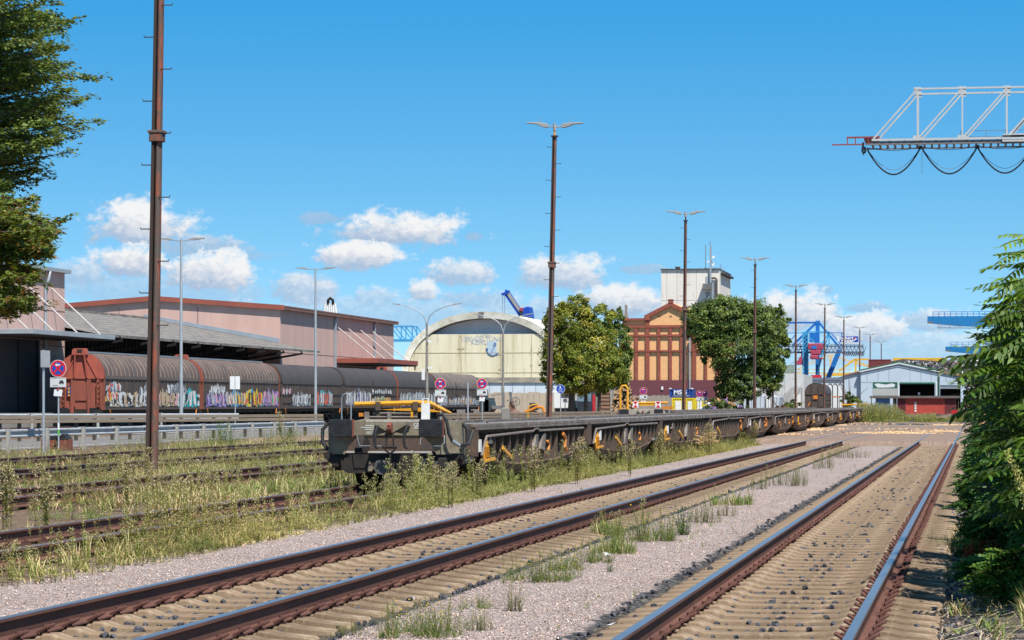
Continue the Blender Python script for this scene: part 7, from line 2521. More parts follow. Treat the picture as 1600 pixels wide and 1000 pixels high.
rr_ = random.Random(21)
ERI = [t_erig(rr_, n=rr_.randint(26, 40), head=rr_.uniform(.2, .42)) for _ in range(9)]
ERF = [t_erig(rr_, n=14, head=.32, leafw=.024) for _ in range(6)]
GRA = [t_grass(rr_, 16, .75) for _ in range(4)]
GRG = [t_grass(rr_, 16, .25) for _ in range(4)]
BUS = [t_bush(rr_, 60, 0.0) for _ in range(4)]
BUF = [t_bush(rr_, 70, .16, lw=.010, ll=.075, spread=.5) for _ in range(4)]
HER = [t_bush(rr_, 70, 0, col=(.17, .19, .07), lw=.012, ll=.06, spread=.25) for _ in range(4)]


def place(batch, tmpl, x, y, z, h, w=None, tint=(1, 1, 1), r=rr_):
    Q, C = tmpl
    a = r.uniform(0, 2 * pi); ca, sa = cos(a), sin(a)
    w = w or h
    M = np.array([[ca * w, -sa * w, 0], [sa * w, ca * w, 0], [0, 0, h]])
    batch[0].append(Q @ M.T + np.array([x, y, z])); batch[1].append(C * np.array(tint))


def flush(batch, name, m, label=None, cat=None, kind=None, parent=None):
    if not batch[0]: return None
    o = quads_mesh(name, np.concatenate(batch[0]), np.concatenate(batch[1]), m, parent)
    if label: tag(o, label, cat, kind=kind)
    return o


def seen(u, v, m_=60):
    d = DD(u, v)
    if d < 12: return False
    p = 800 + F * (u * CT + v * ST) / d
    return -m_ < p < 1600 + m_ and (EYE + .1) * F / d < 470


def dens(u, v, s=1.7, k=0):
    from mathutils import noise as mn
    return mn.noise((u / s, v / s * .5, k * 7.3)) * .5 + .5


def tintf(u, v):
    k = .72 + .55 * dens(u, v, 2.5, 3)
    g_ = dens(u, v, 3.5, 5)
    k *= 1.12
    return (k * (1.26 - .40 * g_), k * (1.06 - .02 * g_), k * (1.22 - .3 * g_))


r = rr_
# strip of tall weeds between the near flat wagons and the gravel
b1 = ([], [])
v = 30.0
n = 0
for i in range(9200):
    v = 24 + 92 * (r.random() ** .9)
    u = -8.85 - abs(r.gauss(0, .62))
    if u < -10.3: u = r.uniform(-10.15, -9.0)
    if u < -12 or not seen(u, v): continue
    de = dens(u, v, 1.6, 1)
    if r.random() > de * 2.9 - .8 and r.random() > .14: continue
    edge = min(1, max(.25, (-8.6 - u) / .9))
    h = r.uniform(.24, .58) * edge * (.6 + .7 * de) * r.uniform(.5, 1.45) * (1.0 if u < -9.3 else .8)
    if v > 45 and u < -9.2 and r.random() < .035: h = r.uniform(.65, .95)
    h = max(h, .1)
    tm = ERI if v < 75 else ERF
    q_ = r.random(); TS = tuple(a * b_ for a, b_ in zip(tintf(u, v), (.96, 1.02, .86)))
    if q_ < .62: place(b1, r.choice(tm), u, v, -.05, h, max(h, .5), TS)
    elif q_ < .85: place(b1, r.choice(GRA), u, v, -.05, h * .6, .4, TS)
    elif q_ < .97: place(b1, r.choice(HER), u, v, -.05, h * .6, .4, TS)
    else: place(b1, r.choice(BUF), u, v, -.05, .25, .35)
flush(b1, 'weed_strip', m_weed, 'tall yellow-green weeds growing along the near side of the flat wagons', 'weeds', 'stuff')

# weeds over the left tracks
zones = [(-15.5, -11.9, 28, 150, 6800, 'grass and weeds between the flat wagon track and the next track to the left'),
         (-20.5, -17.2, 34, 170, 6800, 'weeds round the foot of the nearest rusty mast'),
         (-25.5, -22.2, 45, 180, 5000, 'weeds between the two leftmost overgrown tracks'),
         (-33.6, -27.2, 62, 200, 6200, 'green and dry weeds between the leftmost track and the silver guard rail')]
for zi, (ua, ub, va_, vb2, n, lab) in enumerate(zones):
    b1 = ([], [])
    for i in range(n):
        v = va_ + (vb2 - va_) * (r.random() ** 1.5)
        u = r.uniform(ua, ub)
        if not seen(u, v): continue
        de = dens(u, v, 2.2, 2 + zi)
        if r.random() > de * 3.2 - 1.15: continue
        f = min(1, min(u - ua, ub - u) / .7 + .35)
        q_ = r.random()
        tm = ERI if v < 80 else ERF
        h = r.uniform(.22, .60) * f * (.45 + de)
        if q_ < .46: place(b1, r.choice(tm), u, v, -.05, h, max(h, .5), tintf(u, v))
        elif q_ < .62: place(b1, r.choice(GRA), u, v, -.05, h * .75, .5, tintf(u, v))
        elif q_ < .76: place(b1, r.choice(GRG), u, v, -.05, h * .7, .5, tintf(u, v))
        elif q_ < .97: place(b1, r.choice(HER), u, v, -.05, h * .65, .5, tintf(u, v))
        else: place(b1, r.choice(BUF), u, v, -.05, h * .7, .45)
    flush(b1, 'weed_patch', m_weed, lab, 'weeds', 'stuff')
# inside the overgrown tracks
b1 = ([], [])
for uc in TRK[2:]:
    for i in range(900):
        v = 26 + 110 * (r.random() ** 1.6); u = uc + r.choice((-1, 1)) * abs(r.gauss(.9, .35))
        if uc == TRK[2] and v > v_first - 3.5: continue
        if not seen(u, v) or r.random() > dens(u, v, 1.5, 9) * 1.7 - .2: continue
        if abs(abs(u - uc) - .75) < .07: continue
        q_ = r.random(); h = r.uniform(.14, .42)
        place(b1, r.choice(ERI if q_ < .55 else GRA if q_ < .8 else HER), u, v, -.04, h, max(.35, h), tintf(u, v))
flush(b1, 'track_weeds', m_weed, 'low sparse weeds growing between the rails of the overgrown tracks', 'weeds', 'stuff')
# thicket where the tracks end
b1 = ([], [])
for i in range(3600):
    u = r.uniform(-18, -1); v = r.uniform(229, 262)
    p = pxof(u, v)
    if not (1340 < p < 1560): continue
    hh = float(np.interp(p, [1350, 1362, 1400, 1420, 1440, 1470, 1490, 1520], [1.9, 1.9, 1.7, .75, .9, 1.0, .9, 2.4]))
    if 1383 < p < 1432 and v < 245: hh *= .25
    if 1462 < p < 1496: hh *= .25 if v < 247 else .6
    h = hh * r.uniform(.5, 1.0)
    tn = (.8, .95, .8) if r.random() < .6 else (1.25, 1.2, 1.0)
    place(b1, r.choice(ERF), u, v, -.05, h, max(1.2, h), tn)
flush(b1, 'thicket', m_weed, 'dense olive thicket at the far side of the level crossing before the steel hall', 'weeds', 'stuff')

# ---- tall single stalks in the left foreground and before the wagons
stalks = [(10, 838, 722, 'tall brown-headed weed at the left picture edge'), (72, 842, 725, 'tall weed with dry head left of the nearest mast'),
          (197, 800, 712, 'dark-stemmed tall weed just left of the nearest mast foot'), (228, 765, 700, 'slim weed touching the nearest mast foot'),
          (437, 690, 641, 'lone fluffy weed above the end of the tan barrier'), (608, 792, 744, 'slim flowering stalk in front of the wagon end cap'),
          (640, 775, 716, 'tall leafy stalk right of the round end cap under the wagon'), (682, 790, 727, 'upright weed before the right buffer side'),
          (706, 795, 722, 'pair-like bushy stalk under the brake hose'), (750, 780, 718, 'branching weed before the first brown side wall'),
          (835, 770, 698, 'tall tan-headed weed before the middle of the first flat wagon'), (902, 758, 684, 'biggest fluffy weed before the first wagon joint'),
          (985, 745, 690, 'fluffy weed before the second flat wagon'), (1030, 728, 672, 'grey-green weed at the joint after the second flat wagon'),
          (1108, 712, 662, 'big pale weed before the fourth flat wagon'), (1178, 694, 655, 'slender weed near the start of the crossing')]
for px, yb, yt, lab in stalks:
    D = 1.77 * F / (yb - 630)
    u, v = WD(px, D)
    if lab.startswith('lone'): u, v = WD(px, 128); D = 128; 
    h = (yb - yt) * D / F if not lab.startswith('lone') else 1.35
    t = thing('tall_weed', lab, 'weed', (u, v, -.05), group='tall single weeds')
    bt = ([], [])
    tm = t_erig(random.Random(px), n=70, head=.55, leafw=.012, hr=.20, hn=4.5)
    place(bt, tm, 0, 0, 0, h, h * 1.1, (1.0, .95, .95), random.Random(px))
    for k in range(2):
        place(bt, t_erig(random.Random(px + k), n=40, head=.5, hr=.18, hn=4), r.uniform(-.1, .1), r.uniform(-.1, .1), 0, h * r.uniform(.6, .9), h, (1, 1, 1), random.Random(px + 5 + k))
    flush(bt, 'foliage', m_weed, parent=t)
    MB().tube([(0, 0, 0), (.01, 0, h * .5), (.0, .0, h * .9)], [.009, .007, .004], 5).build('stem', mat('stem', (.11, .12, .045), (.09, .08, .04), scale=9), t)

# ---- plants on the gravel between the two near tracks
clumps = [(658, 995, 45, 95, 'wide spiky weed clump at the bottom edge left of the two small plants', BUF, 1), (748, 952, 22, 44, 'small yellow-flowered weed on the pink gravel', BUF, 1),
          (745, 988, 30, 34, 'sparse twiggy weed below the yellow-flowered one', HER, 0), (804, 957, 34, 20, 'small upright weed on the bare pink gravel', HER, 0),
          (845, 908, 34, 86, 'low sprawling grey-green weed clump on the gravel', BUF, 0), (885, 892, 30, 50, 'sprawling clump with a few yellow flowers', BUF, 1),
          (925, 880, 30, 50, 'middle green clump of the sprawling row', BUF, 1), (960, 866, 34, 55, 'fine green weed clump before the biggest one', GRG, 0),
          (1006, 846, 42, 75, 'biggest bright green weed clump on the gravel', BUF, 1), (953, 896, 20, 20, 'tiny green tuft beside the sprawling row', BUS, 0),
          (1067, 838, 44, 30, 'dark leafy upright plant on the gravel', BUS, 0), (1135, 808, 22, 26, 'small weed tuft right of the dark leafy plant', HER, 0), (1148, 790, 28, 48, 'fluffy green tuft on the gravel halfway to the crossing', GRG, 0),
          (1190, 765, 22, 26, 'pale tuft near the middle track', HER, 0), (1228, 760, 30, 50, 'yellow-green weed cluster toward the crossing', HER, 0), (1285, 733, 24, 26, 'small dark weed near the end of the middle track', HER, 0),
          (1318, 716, 16, 60, 'row of weeds where the middle track meets the crossing', HER, 0), (950, 835, 30, 40, 'tuft between the gravel and the middle track sleepers', GRG, 0), (555, 994, 20, 60, 'low sparse weeds at the bottom left of the gravel', HER, 0),
          (1100, 818, 30, 40, 'thin weed beside the dark leafy plant', HER, 0)]
for i, (px, yb, hp, wp, lab, tm, fl) in enumerate(clumps):
    D = 1.76 * F / (yb - 630); u, v = WD(px, D)
    h = hp * 1.4 * D / F; w = wp * 1.3 * D / F
    t = thing('weed_clump', lab, 'weed clump', (u, v, -.045), group='weed clumps on the pink gravel')
    bt = ([], [])
    n = max(9, int(wp / 1.6))
    for k in range(n):
        x = r.uniform(-.5, .5) * w; y = r.uniform(-.6, .6) * min(w, .8)
        hh = h * r.uniform(.55, 1.05) * (1 - .5 * abs(x) / (w / 2 + .01) * .6)
        if tm is BUS: place(bt, r.choice(BUS), x * .4, y * .3, 0, hh, hh * .7, (.55, .75, .7))
        else: place(bt, r.choice(tm), x, y, 0, hh, hh * 1.05, (1, 1, 1) if tm is not BUF else (1.15, 1.1, 1.2))
        if (tm is BUF or tm is GRG) and k % 2: place(bt, r.choice(GRG if tm is BUF else HER), x, y, 0, hh * .6, hh * .8)
        if r.random() < .3 and tm is not BUS: place(bt, r.choice(ERI), x, y, 0, hh * 1.2, hh * 1.2, (1, 1, 1))
    flush(bt, 'foliage', m_weed, parent=t)
    MB().tube([(0, 0, 0), (.01, 0, h * .5)], [.006, .003], 4).build('stem', mat('stem', (.11, .12, .045)), t)
# small seedlings scattered
b1 = ([], [])
for i in range(420):
    v = 20 + 90 * r.random(); u = r.uniform(-4.6, -3.0) if r.random() < .75 else r.uniform(-8.8, -7.7)
    q_ = r.random()
    if not seen(u, v) or dens(u, v, 2, 12) < .5: continue
    place(b1, r.choice(HER if q_ < .6 else GRG), u, v, -.04, r.uniform(.05, .15), r.uniform(.08, .18))
flush(b1, 'seedlings', m_weed, 'tiny seedlings and tufts scattered on the pink gravel', 'seedlings', 'stuff')

# leafy shrubs in the left weeds
for px, yb, hp, wp, lab, tint in ((345, 698, 48, 46, 'fresh green shrub behind the silver guard rail', (1.0, 1.15, .9)), (112, 812, 22, 120, 'low patch of broad bright green leaves left of the nearest mast', (1.5, 1.7, 1.1)), (235, 702, 28, 130, 'low green leafy growth at the guard rail posts', (.9, 1.0, .9)), (440, 695, 40, 60, 'dark green shrub by the guard rail near the flat wagon', (.8, .9, .8)), (315, 862, 26, 40, 'green tufts by the near rail of the flat wagon track', (1.1, 1.2, 1))):
    D = 1.77 * F / (yb - 630); u, v = WD(px, D); h = hp * D / F; w = wp * D / F
    t = thing('shrub', lab, 'shrub', (u, v, -.05))
    bt = ([], [])
    for k in range(int(14 + wp / 6)):
        x = r.uniform(-.5, .5) * w; y = r.uniform(-.5, .5)
        place(bt, r.choice(BUS), x, y, 0, h * r.uniform(.6, 1.05) * (1 - .5 * (2 * x / w) ** 2), .7 * max(h, .5), tint)
    flush(bt, 'foliage', m_leaf, parent=t)
    MB().tube([(0, 0, 0), (.02, 0, h * .6)], [.012, .006], 5).build('stem', m_bark, t)


# ---- round-crowned trees beyond the wagons
def crown_tree(label, px, D, ytop, ybot, blobs, nl, leafs, cols, trunks, seed, name='broadleaf_tree', droop=0.0, hole=.0, dense_in=True):
    rg = np.random.default_rng(seed)
    u0, v0 = WD(px, D)
    t = thing(name, label, 'tree', (u0, v0, -.05))
    k = D / F
    ax = np.array([CT, ST, 0]); ay = np.array([-ST, CT, 0])    # roughly across / away from the viewer side
    Qs, Cs = [], []
    ro = random.Random(seed + 100)
    for (bx, by, rx, ry) in list(blobs):        # small outlying tufts that break up the outline
        for q_ in range(4):
            a = ro.uniform(0, 2 * pi); e_ = ro.uniform(.85, 1.2)
            blobs.append((bx + cos(a) * rx * e_, by + sin(a) * ry * e_, rx * ro.uniform(.12, .26), ry * ro.uniform(.12, .30)))
    tot = sum(b_[2] * b_[3] for b_ in blobs)
    for bi, (bx, by, rx, ry) in enumerate(blobs):      # given in picture measures of the real sizes
        cx = (bx - px) * k; cz = EYE + (630 - by) * k
        Rx, Rz = rx * k, ry * k; Ry = Rx * .9
        n = int(nl * .9 * rx * ry / tot)
        # small sub-clumps over the surface and inside
        nc = max(6, n // 90)
        d = unit(rg.normal(size=(nc, 3)))
        rad = rg.uniform(.55, 1.0, nc) ** .6
        cc = d * rad[:, None] * np.array([Rx, Ry, Rz])
        cr = rg.uniform(.13, .30, nc) * min(Rx, Rz)
        idx = rg.integers(0, nc, n)
        off = unit(rg.normal(size=(n, 3))) * (rg.random(n) ** .45)[:, None]
        off[:, 2] *= .7
        P = cc[idx] + off * cr[idx][:, None] * 1.3
        # twig tips sticking out
        nm = unit(off * .8 + d[idx] * .7 + rg.normal(size=(n, 3)) * .6 + np.array([0, 0, .5]))
        axn = unit(np.cross(nm, rg.normal(size=(n, 3))) + np.array([0, 0, -droop]))
        W = P[:, 0:1] * ax + P[:, 1:2] * ay + P[:, 2:3] * np.array([0, 0, 1]) + cx * ax + np.array([0, 0, cz])
        ln = rg.uniform(.7, 1.3, n) * leafs; wd = ln * rg.uniform(.28, .42, n)
        Qs.append(leaves(W, nm, axn, ln, wd))
        tone = rg.uniform(.7, 1.3, nc)
        pick = rg.random(nc)
        base = np.array([cols[int(q_ * len(cols))] for q_ in pick])
        Cs.append(base[idx] * (tone[idx] * rg.uniform(.75, 1.25, n))[:, None])
    quads_mesh('crown', np.concatenate(Qs), np.concatenate(Cs), m_leaf, t)
    for (tx, tw) in trunks:
        x = (tx - px) * k
        base = ax * x
        top = base + np.array([0, 0, EYE + (630 - (ytop + ybot) / 2) * k])
        w = tw * k / 2
        mid = (base + top) / 2 + ax * rg.uniform(-.15, .15)
        b = MB().tube([tuple(base), tuple((base + mid) / 2), tuple(mid), tuple(top)], [w * 1.25, w, w * .8, w * .3], 9)
        tr = b.build('trunk', m_bark, t, smooth=True)
        b = MB()
        for q_ in range(7):
            s = mid * (1 - q_ / 14) + top * (q_ / 14)
            e = s + ax * rg.uniform(-1, 1) * k * 40 + ay * rg.uniform(-1, 1) * k * 30 + np.array([0, 0, rg.uniform(.3, 1) * k * 50])
            b.tube([tuple(s), tuple((s + e) / 2 + np.array([0, 0, .2])), tuple(e)], [w * .45, w * .3, w * .1], 6)
        b.build('limbs', m_bark, t, smooth=True)
    return t


G1 = [(.16, .20, .025), (.21, .22, .025), (.13, .17, .022), (.27, .24, .03), (.17, .19, .024)]
crown_tree('rounded tree with yellowing top, left of the brick mill', 902, 205, 455, 622,
           [(898, 505, 40, 38), (880, 545, 34, 45), (925, 545, 40, 45), (905, 590, 44, 28), (870, 500, 22, 24), (905, 478, 24, 20), (935, 500, 26, 26), (950, 580, 30, 28), (868, 580, 22, 26), (915, 560, 48, 40)],
           80000, .15, G1, [(892, 11), (914.5, 6)], 1)
G2 = [(.13, .18, .035), (.11, .16, .032), (.16, .20, .042), (.09, .14, .03)]
crown_tree('slimmer darker tree overlapping the yellowing one, its trunk nearest the log stack', 955, 222, 480, 615,
           [(960, 540, 24, 34), (955, 575, 30, 30), (965, 505, 12, 20), (972, 560, 14, 24), (948, 500, 7, 14), (940, 590, 22, 22), (967, 490, 5, 9)],
           28000, .17, G2, [(935, 6)], 2)
crown_tree('wide dark green tree right of the brick mill', 1135, 262, 460, 625,
           [(1100, 500, 34, 30), (1140, 495, 42, 34), (1180, 500, 36, 32), (1150, 545, 50, 40), (1195, 520, 30, 30), (1115, 530, 30, 30), (1150, 590, 30, 34), (1200, 560, 26, 30), (1130, 478, 26, 18), (1095, 505, 24, 24), (1205, 590, 18, 26), (1172, 600, 26, 24), (1140, 610, 20, 18)],
           98000, .19, G2 + [(.06, .10, .025)], [(1160, 6), (1169, 5)], 3)
crown_tree('tree with ragged right edge behind the wide dark green one', 1215, 285, 480, 600,
           [(1212, 505, 18, 24), (1218, 545, 16, 28), (1208, 580, 16, 26), (1222, 525, 12, 16), (1214, 490, 9, 14)], 14000, .21, G2, [(1207, 4)], 4)
# shrubs by the wagons
crown_tree('weedy bush with purple flowers behind the flat wagons', 1135, 205, 622, 648, [(1125, 638, 22, 10), (1140, 634, 24, 14), (1155, 640, 18, 8), (1118, 630, 10, 8)], 5200, .14,
           [(.10, .14, .035), (.13, .16, .05), (.09, .12, .03), (.10, .14, .035), (.13, .15, .05), (.10, .12, .03), (.10, .13, .03), (.35, .22, .5)], [(1135, 2)], 6, name='flowering_bush')
crown_tree('round dark green shrub left of the lone brown wagon', 1238, 330, 625, 645, [(1238, 636, 14, 10), (1228, 640, 10, 7)], 3000, .25, G2, [(1238, 3)], 7, name='shrub')
crown_tree('low reddish shrub beside the round dark green one', 1222, 328, 633, 645, [(1220, 639, 9, 6), (1214, 641, 6, 5)], 900, .25, [(.22, .09, .04), (.17, .10, .04)], [(1220, 2)], 8, name='shrub')
crown_tree('dark bush at the foot of the steel hall wing', 1330, 420, 610, 635, [(1325, 625, 8, 12), (1335, 628, 9, 9)], 1400, .35, G2, [(1328, 3)], 9, name='shrub')
crown_tree('dark bush mass painted as deep shade at the far end of the right track', 1517, 235, 590, 668, [(1515, 640, 14, 26), (1525, 610, 16, 26), (1507, 656, 8, 12), (1540, 620, 18, 34), (1560, 600, 26, 46)], 9000, .26, [(.05, .06, .02), (.07, .085, .03), (.09, .085, .035)], [(1520, 6)], 10, name='bush')  # dark leaf colours paint the deep shade behind the hedge
tag(MB().box(*sorted((UV(1530, 140), UV(1541, 140))), 140, 140.4, -.05, 1.55).build('building_edge', mat('edge_orange', (.55, .30, .16), (.45, .24, .13), scale=2)), 'orange-brown building edge between the right bushes', 'post')  # post-shaped block added for the building edge between the bushes

# ---- left foreground: hornbeam boughs above a maple
def bough_tree(label, name, trunk_uv, tips, leafl, leafw, cols, per, seed, z_att, name_leaf='crown', lobed=False, cl=.30):
    rg = np.random.default_rng(seed)
    u0, v0 = trunk_uv
    t = thing(name, label, 'tree', (u0, v0, -.05))
    Qs, Cs = [], []
    b = MB()
    for (px, py, D) in tips:
        x, y = WD(px, D); z = EYE + (630 - py) * D / F
        tip = np.array([x - u0, y - v0, z + .05])
        root = np.array([rg.uniform(-.05, .05), rg.uniform(-.05, .05), max(1.6, min(z_att, z - rg.uniform(.2, 1.2)))])
        mid = (root + tip) / 2 + np.array([0, 0, rg.uniform(.1, .5)])
        N_ = 9
        path = [root * (1 - f) ** 2 + mid * 2 * f * (1 - f) + tip * f ** 2 for f in np.linspace(0, 1, N_)]
        b.tube([tuple(p) for p in path], [.05 * (1 - f) + .006 for f in np.linspace(0, 1, N_)], 5)
        # twigs along the bough carrying leaves in flat sprays
        L_ = np.linalg.norm(tip - root)
        ntw = int(per * L_ / 3.5)
        for q_ in range(ntw):
            f = rg.uniform(.18, 1.0) ** .8
            p = root * (1 - f) ** 2 + mid * 2 * f * (1 - f) + tip * f ** 2
            main = unit((tip - root)[None])[0]
            a = rg.uniform(-1.1, 1.1); 
            sd = unit(np.cross(main, [0, 0, 1])[None])[0]
            d = unit((main * cos(a) + sd * sin(a) + np.array([0, 0, rg.uniform(-.35, .30)]))[None])[0]
            tl = rg.uniform(.25, .65) * (1.15 - .55 * f) * cl / .30
            b.tube([tuple(p), tuple(p + d * tl)], [.006, .002], 3, cap=False)
            nlv = int(rg.integers(9, 17))
            for w_ in range(nlv):
                g_ = (w_ + .5) / nlv
                c = p + d * tl * g_ + rg.normal(size=3) * .035
                sgn = 1 if w_ % 2 else -1
                side = unit(np.cross(d, [0, 0, 1])[None])[0]
                axn = unit((d * .7 + side * sgn * .8 + np.array([0, 0, rg.uniform(-.6, .1)]))[None])[0]
                nm = unit((np.array([0, 0, 1.]) + rg.normal(size=3) * .45)[None])[0]
                ln = leafl * rg.uniform(.65, 1.25); wd = leafw * rg.uniform(.8, 1.2)
                sdv = unit(np.cross(nm, axn)[None])[0]
                col = np.array(cols[int(rg.integers(0, len(cols)))]) * rg.uniform(.7, 1.3)
                if lobed:
                    for an in (-.85, 0, .85):
                        dd = axn * cos(an) + sdv * sin(an); ss = np.cross(nm, dd)
                        l2 = ln * (1 if an == 0 else .8)
                        Qs.append(np.stack([c, c + dd * l2 * .5 + ss * wd * .55, c + dd * l2, c + dd * l2 * .5 - ss * wd * .55])); Cs.append(col)
                else:
                    Qs.append(np.stack([c, c + axn * ln * .45 + sdv * wd, c + axn * ln, c + axn * ln * .45 - sdv * wd])); Cs.append(col)
    quads_mesh(name_leaf, np.array(Qs), np.array(Cs), m_leaf, t)
    b.build('limbs', m_bark, t)
    MB().tube([(0, 0, 0), (.05, 0, 2), (0, .05, 5), (.05, 0, 9), (0, 0, 12.5)], [.26, .22, .18, .12, .04], 12).build('trunk', m_bark, t, smooth=True)
    return t


rg = np.random.default_rng(3)
outline = [(125, 28), (95, 72), (92, 52), (70, 95), (100, 98), (60, 110), (155, 122), (140, 150), (128, 160), (110, 140), (155, 190), (130, 200), (105, 185), (112, 214), (88, 225), (108, 238), (80, 262), (72, 275), (90, 8), (60, 20), (85, -20), (110, -40), (60, 60), (45, 240), (55, 255), (50, 285)]
tips = [(x, y, rg.uniform(57, 62)) for x, y in outline]
for i in range(150):
    y = rg.uniform(-160, 330); xm = np.interp(y, [-160, 0, 130, 200, 260, 300, 340], [60, 85, 120, 105, 60, 25, 0])
    tips.append((xm - abs(rg.normal(0, 45)), y, rg.uniform(55, 64)))
for i in range(40):
    tips.append((rg.uniform(-330, -60), rg.uniform(-250, 350), rg.uniform(55, 64)))
bough_tree('hornbeam boughs with small pointed leaves reaching in at the top left', 'hornbeam_tree', (-23.9, 58.0), tips, .095, .031,
           [(.10, .155, .03), (.12, .175, .035), (.15, .195, .04), (.08, .125, .025), (.18, .205, .05)], 30, 31, 12.0)
tips = []
for x, y in [(92, 345), (85, 365), (60, 312), (88, 380), (78, 395), (62, 420), (60, 440), (58, 458), (62, 480), (45, 485), (30, 492), (10, 490), (45, 315), (25, 330), (70, 350)]:
    tips.append((x, y, rg.uniform(50, 54)))
for i in range(105):
    y = rg.uniform(315, 480); xm = np.interp(y, [315, 360, 400, 440, 490], [45, 78, 68, 52, 45])
    tips.append((xm - abs(rg.normal(0, 40)), y, rg.uniform(49, 56)))
for i in range(20): tips.append((rg.uniform(-250, -30), rg.uniform(250, 500), rg.uniform(49, 56)))
bough_tree('maple with broad lobed yellow-green leaves below the hornbeam at the left edge', 'maple_tree', (-23.9, 49.5), tips, .12, .045,
           [(.12, .165, .03), (.15, .18, .028), (.095, .14, .025), (.20, .20, .03), (.11, .155, .028), (.13, .17, .03), (.22, .11, .03)], 19, 33, 6.0, lobed=True)


# ---- right side: tree of heaven saplings and bushes
def frond(rg, L=.62, pairs=10, ll=.125, lw=.0165, col=(.09, .19, .02)):
    """pinnate leaf, along +x, drooping"""
    Q, C = [], []
    pt = lambda f: np.array([L * f, 0, .16 * f * L / .6 - .30 * f * f * L / .6])
    for k in range(6):
        a, c = pt(k / 6), pt((k + 1) / 6)
        for s in (np.array([0, .0035, 0]), np.array([0, 0, .0035])):
            Q.append([a - s, a + s, c + s * .6, c - s * .6]); C.append((.16, .17, .05))
    for i in range(pairs):
        f = .16 + .84 * i / pairs
        l = ll * (1.0 - .35 * abs(2 * f - 1.1)) * rg.uniform(.85, 1.15)
        for s in (-1, 1):
            d = unit(np.array([[.42, s * .85, rg.uniform(-.75, -.30)]]))[0]
            nm = unit(np.array([[rg.normal() * .2, s * .25 + rg.normal() * .1, 1.0]]))[0]
            sd = unit(np.cross(nm, d)[None])[0]
            c = pt(f)
            bend = np.array([0, 0, -l * .10])
            A, B_, C_, D_2 = c + d * l * .25 + sd * lw, c + d * l * .62 + sd * lw * .8 + bend * .4, c + d * l * .62 - sd * lw * .8 + bend * .4, c + d * l * .25 - sd * lw
            tp = c + d * l + bend
            Q += [[c, A, D_2, c], [A, B_, C_, D_2], [B_, tp, tp, C_]]
            k = rg.uniform(.75, 1.25); C += [tuple(x * k for x in col)] * 3
    c = pt(1); Q.append(diam(c, np.array([.95, 0, -.3]), np.array([0, 1., 0]), ll * .8, lw)); C.append(col)
    return np.array(Q), np.array(C)


rg = np.random.default_rng(8)
FR = [frond(rg, rg.uniform(.5, .75), int(rg.integers(8, 12))) for _ in range(6)]
FRS = [frond(rg, .24, 7, .042, .016, (.07, .16, .03)) for _ in range(5)]      # locust leaves, round leaflets


def put_frond(batch, T_, p, d, up, s, tint):
    Q, C = T_
    d = unit(np.array(d)[None])[0]
    sd = unit(np.cross(up, d)[None])[0]; u2 = np.cross(d, sd)
    M = np.stack([d, sd, u2], 0)
    batch[0].append((Q * s) @ M + np.array(p)); batch[1].append(C * np.array(tint))


def ailanthus(label, px, D, py_top, py_bot, spread, seed, nb=9, nf=9, tint0=(1, 1, 1), small=False, name='tree_of_heaven'):
    rg = np.random.default_rng(seed)
    u0, v0 = WD(px, D)
    t = thing(name, label, 'tree' if not small else 'bush', (u0, v0, -.05))
    k = D / F
    zt = EYE + (630 - py_top) * k; zb = max(.15, EYE + (630 - py_bot) * k)
    bt = ([], []); b = MB()
    for i in range(nb):
        f = (i + .5) / nb
        z = zb + (zt - zb) * f
        a = rg.uniform(0, 2 * pi)
        rad = spread * (1.05 - .75 * f ** 1.5) * rg.uniform(.55, 1.0)
        e = np.array([cos(a) * rad, sin(a) * rad, z - .05])
        s = np.array([0, 0, max(.05, z - rad * .7)])
        m_ = (s + e) / 2 + np.array([0, 0, .12])
        b.tube([tuple(s), tuple(m_), tuple(e)], [.014, .010, .005], 4)
        for q_ in range(nf):
            g_ = rg.uniform(.25, 1.0)
            p = s * (1 - g_) ** 2 + m_ * 2 * g_ * (1 - g_) + e * g_ ** 2
            aa = a + rg.uniform(-1.5, 1.5)
            d = np.array([cos(aa), sin(aa), rg.uniform(-.25, .55)])
            tn = np.array(tint0) * rg.uniform(.45, 1.2)
            if small: tn = tn * (np.array([1.5, 1.2, .8]) if rg.random() < .12 else 1)
            else:      # sunlit lime tops with young growth, shaded dark inside, both put into the tint
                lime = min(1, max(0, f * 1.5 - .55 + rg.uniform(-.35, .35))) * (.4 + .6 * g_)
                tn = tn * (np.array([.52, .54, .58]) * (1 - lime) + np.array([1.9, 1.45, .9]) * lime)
            put_frond(bt, (FRS if small else FR)[int(rg.integers(0, 5))], p, d, np.array([0, 0, 1.]) + rg.normal(size=3) * .25, rg.uniform(.7, 1.15) * (1.15 if small else 1.05), tn)
    flush(bt, 'crown', m_leaf, parent=t)
    b.build('limbs', m_bark, t)
    MB().tube([(0, 0, 0), (.03, .02, zt * .5), (0, 0, zt * .92)], [.03, .02, .006], 7).build('trunk', m_bark, t, smooth=True)
    return t


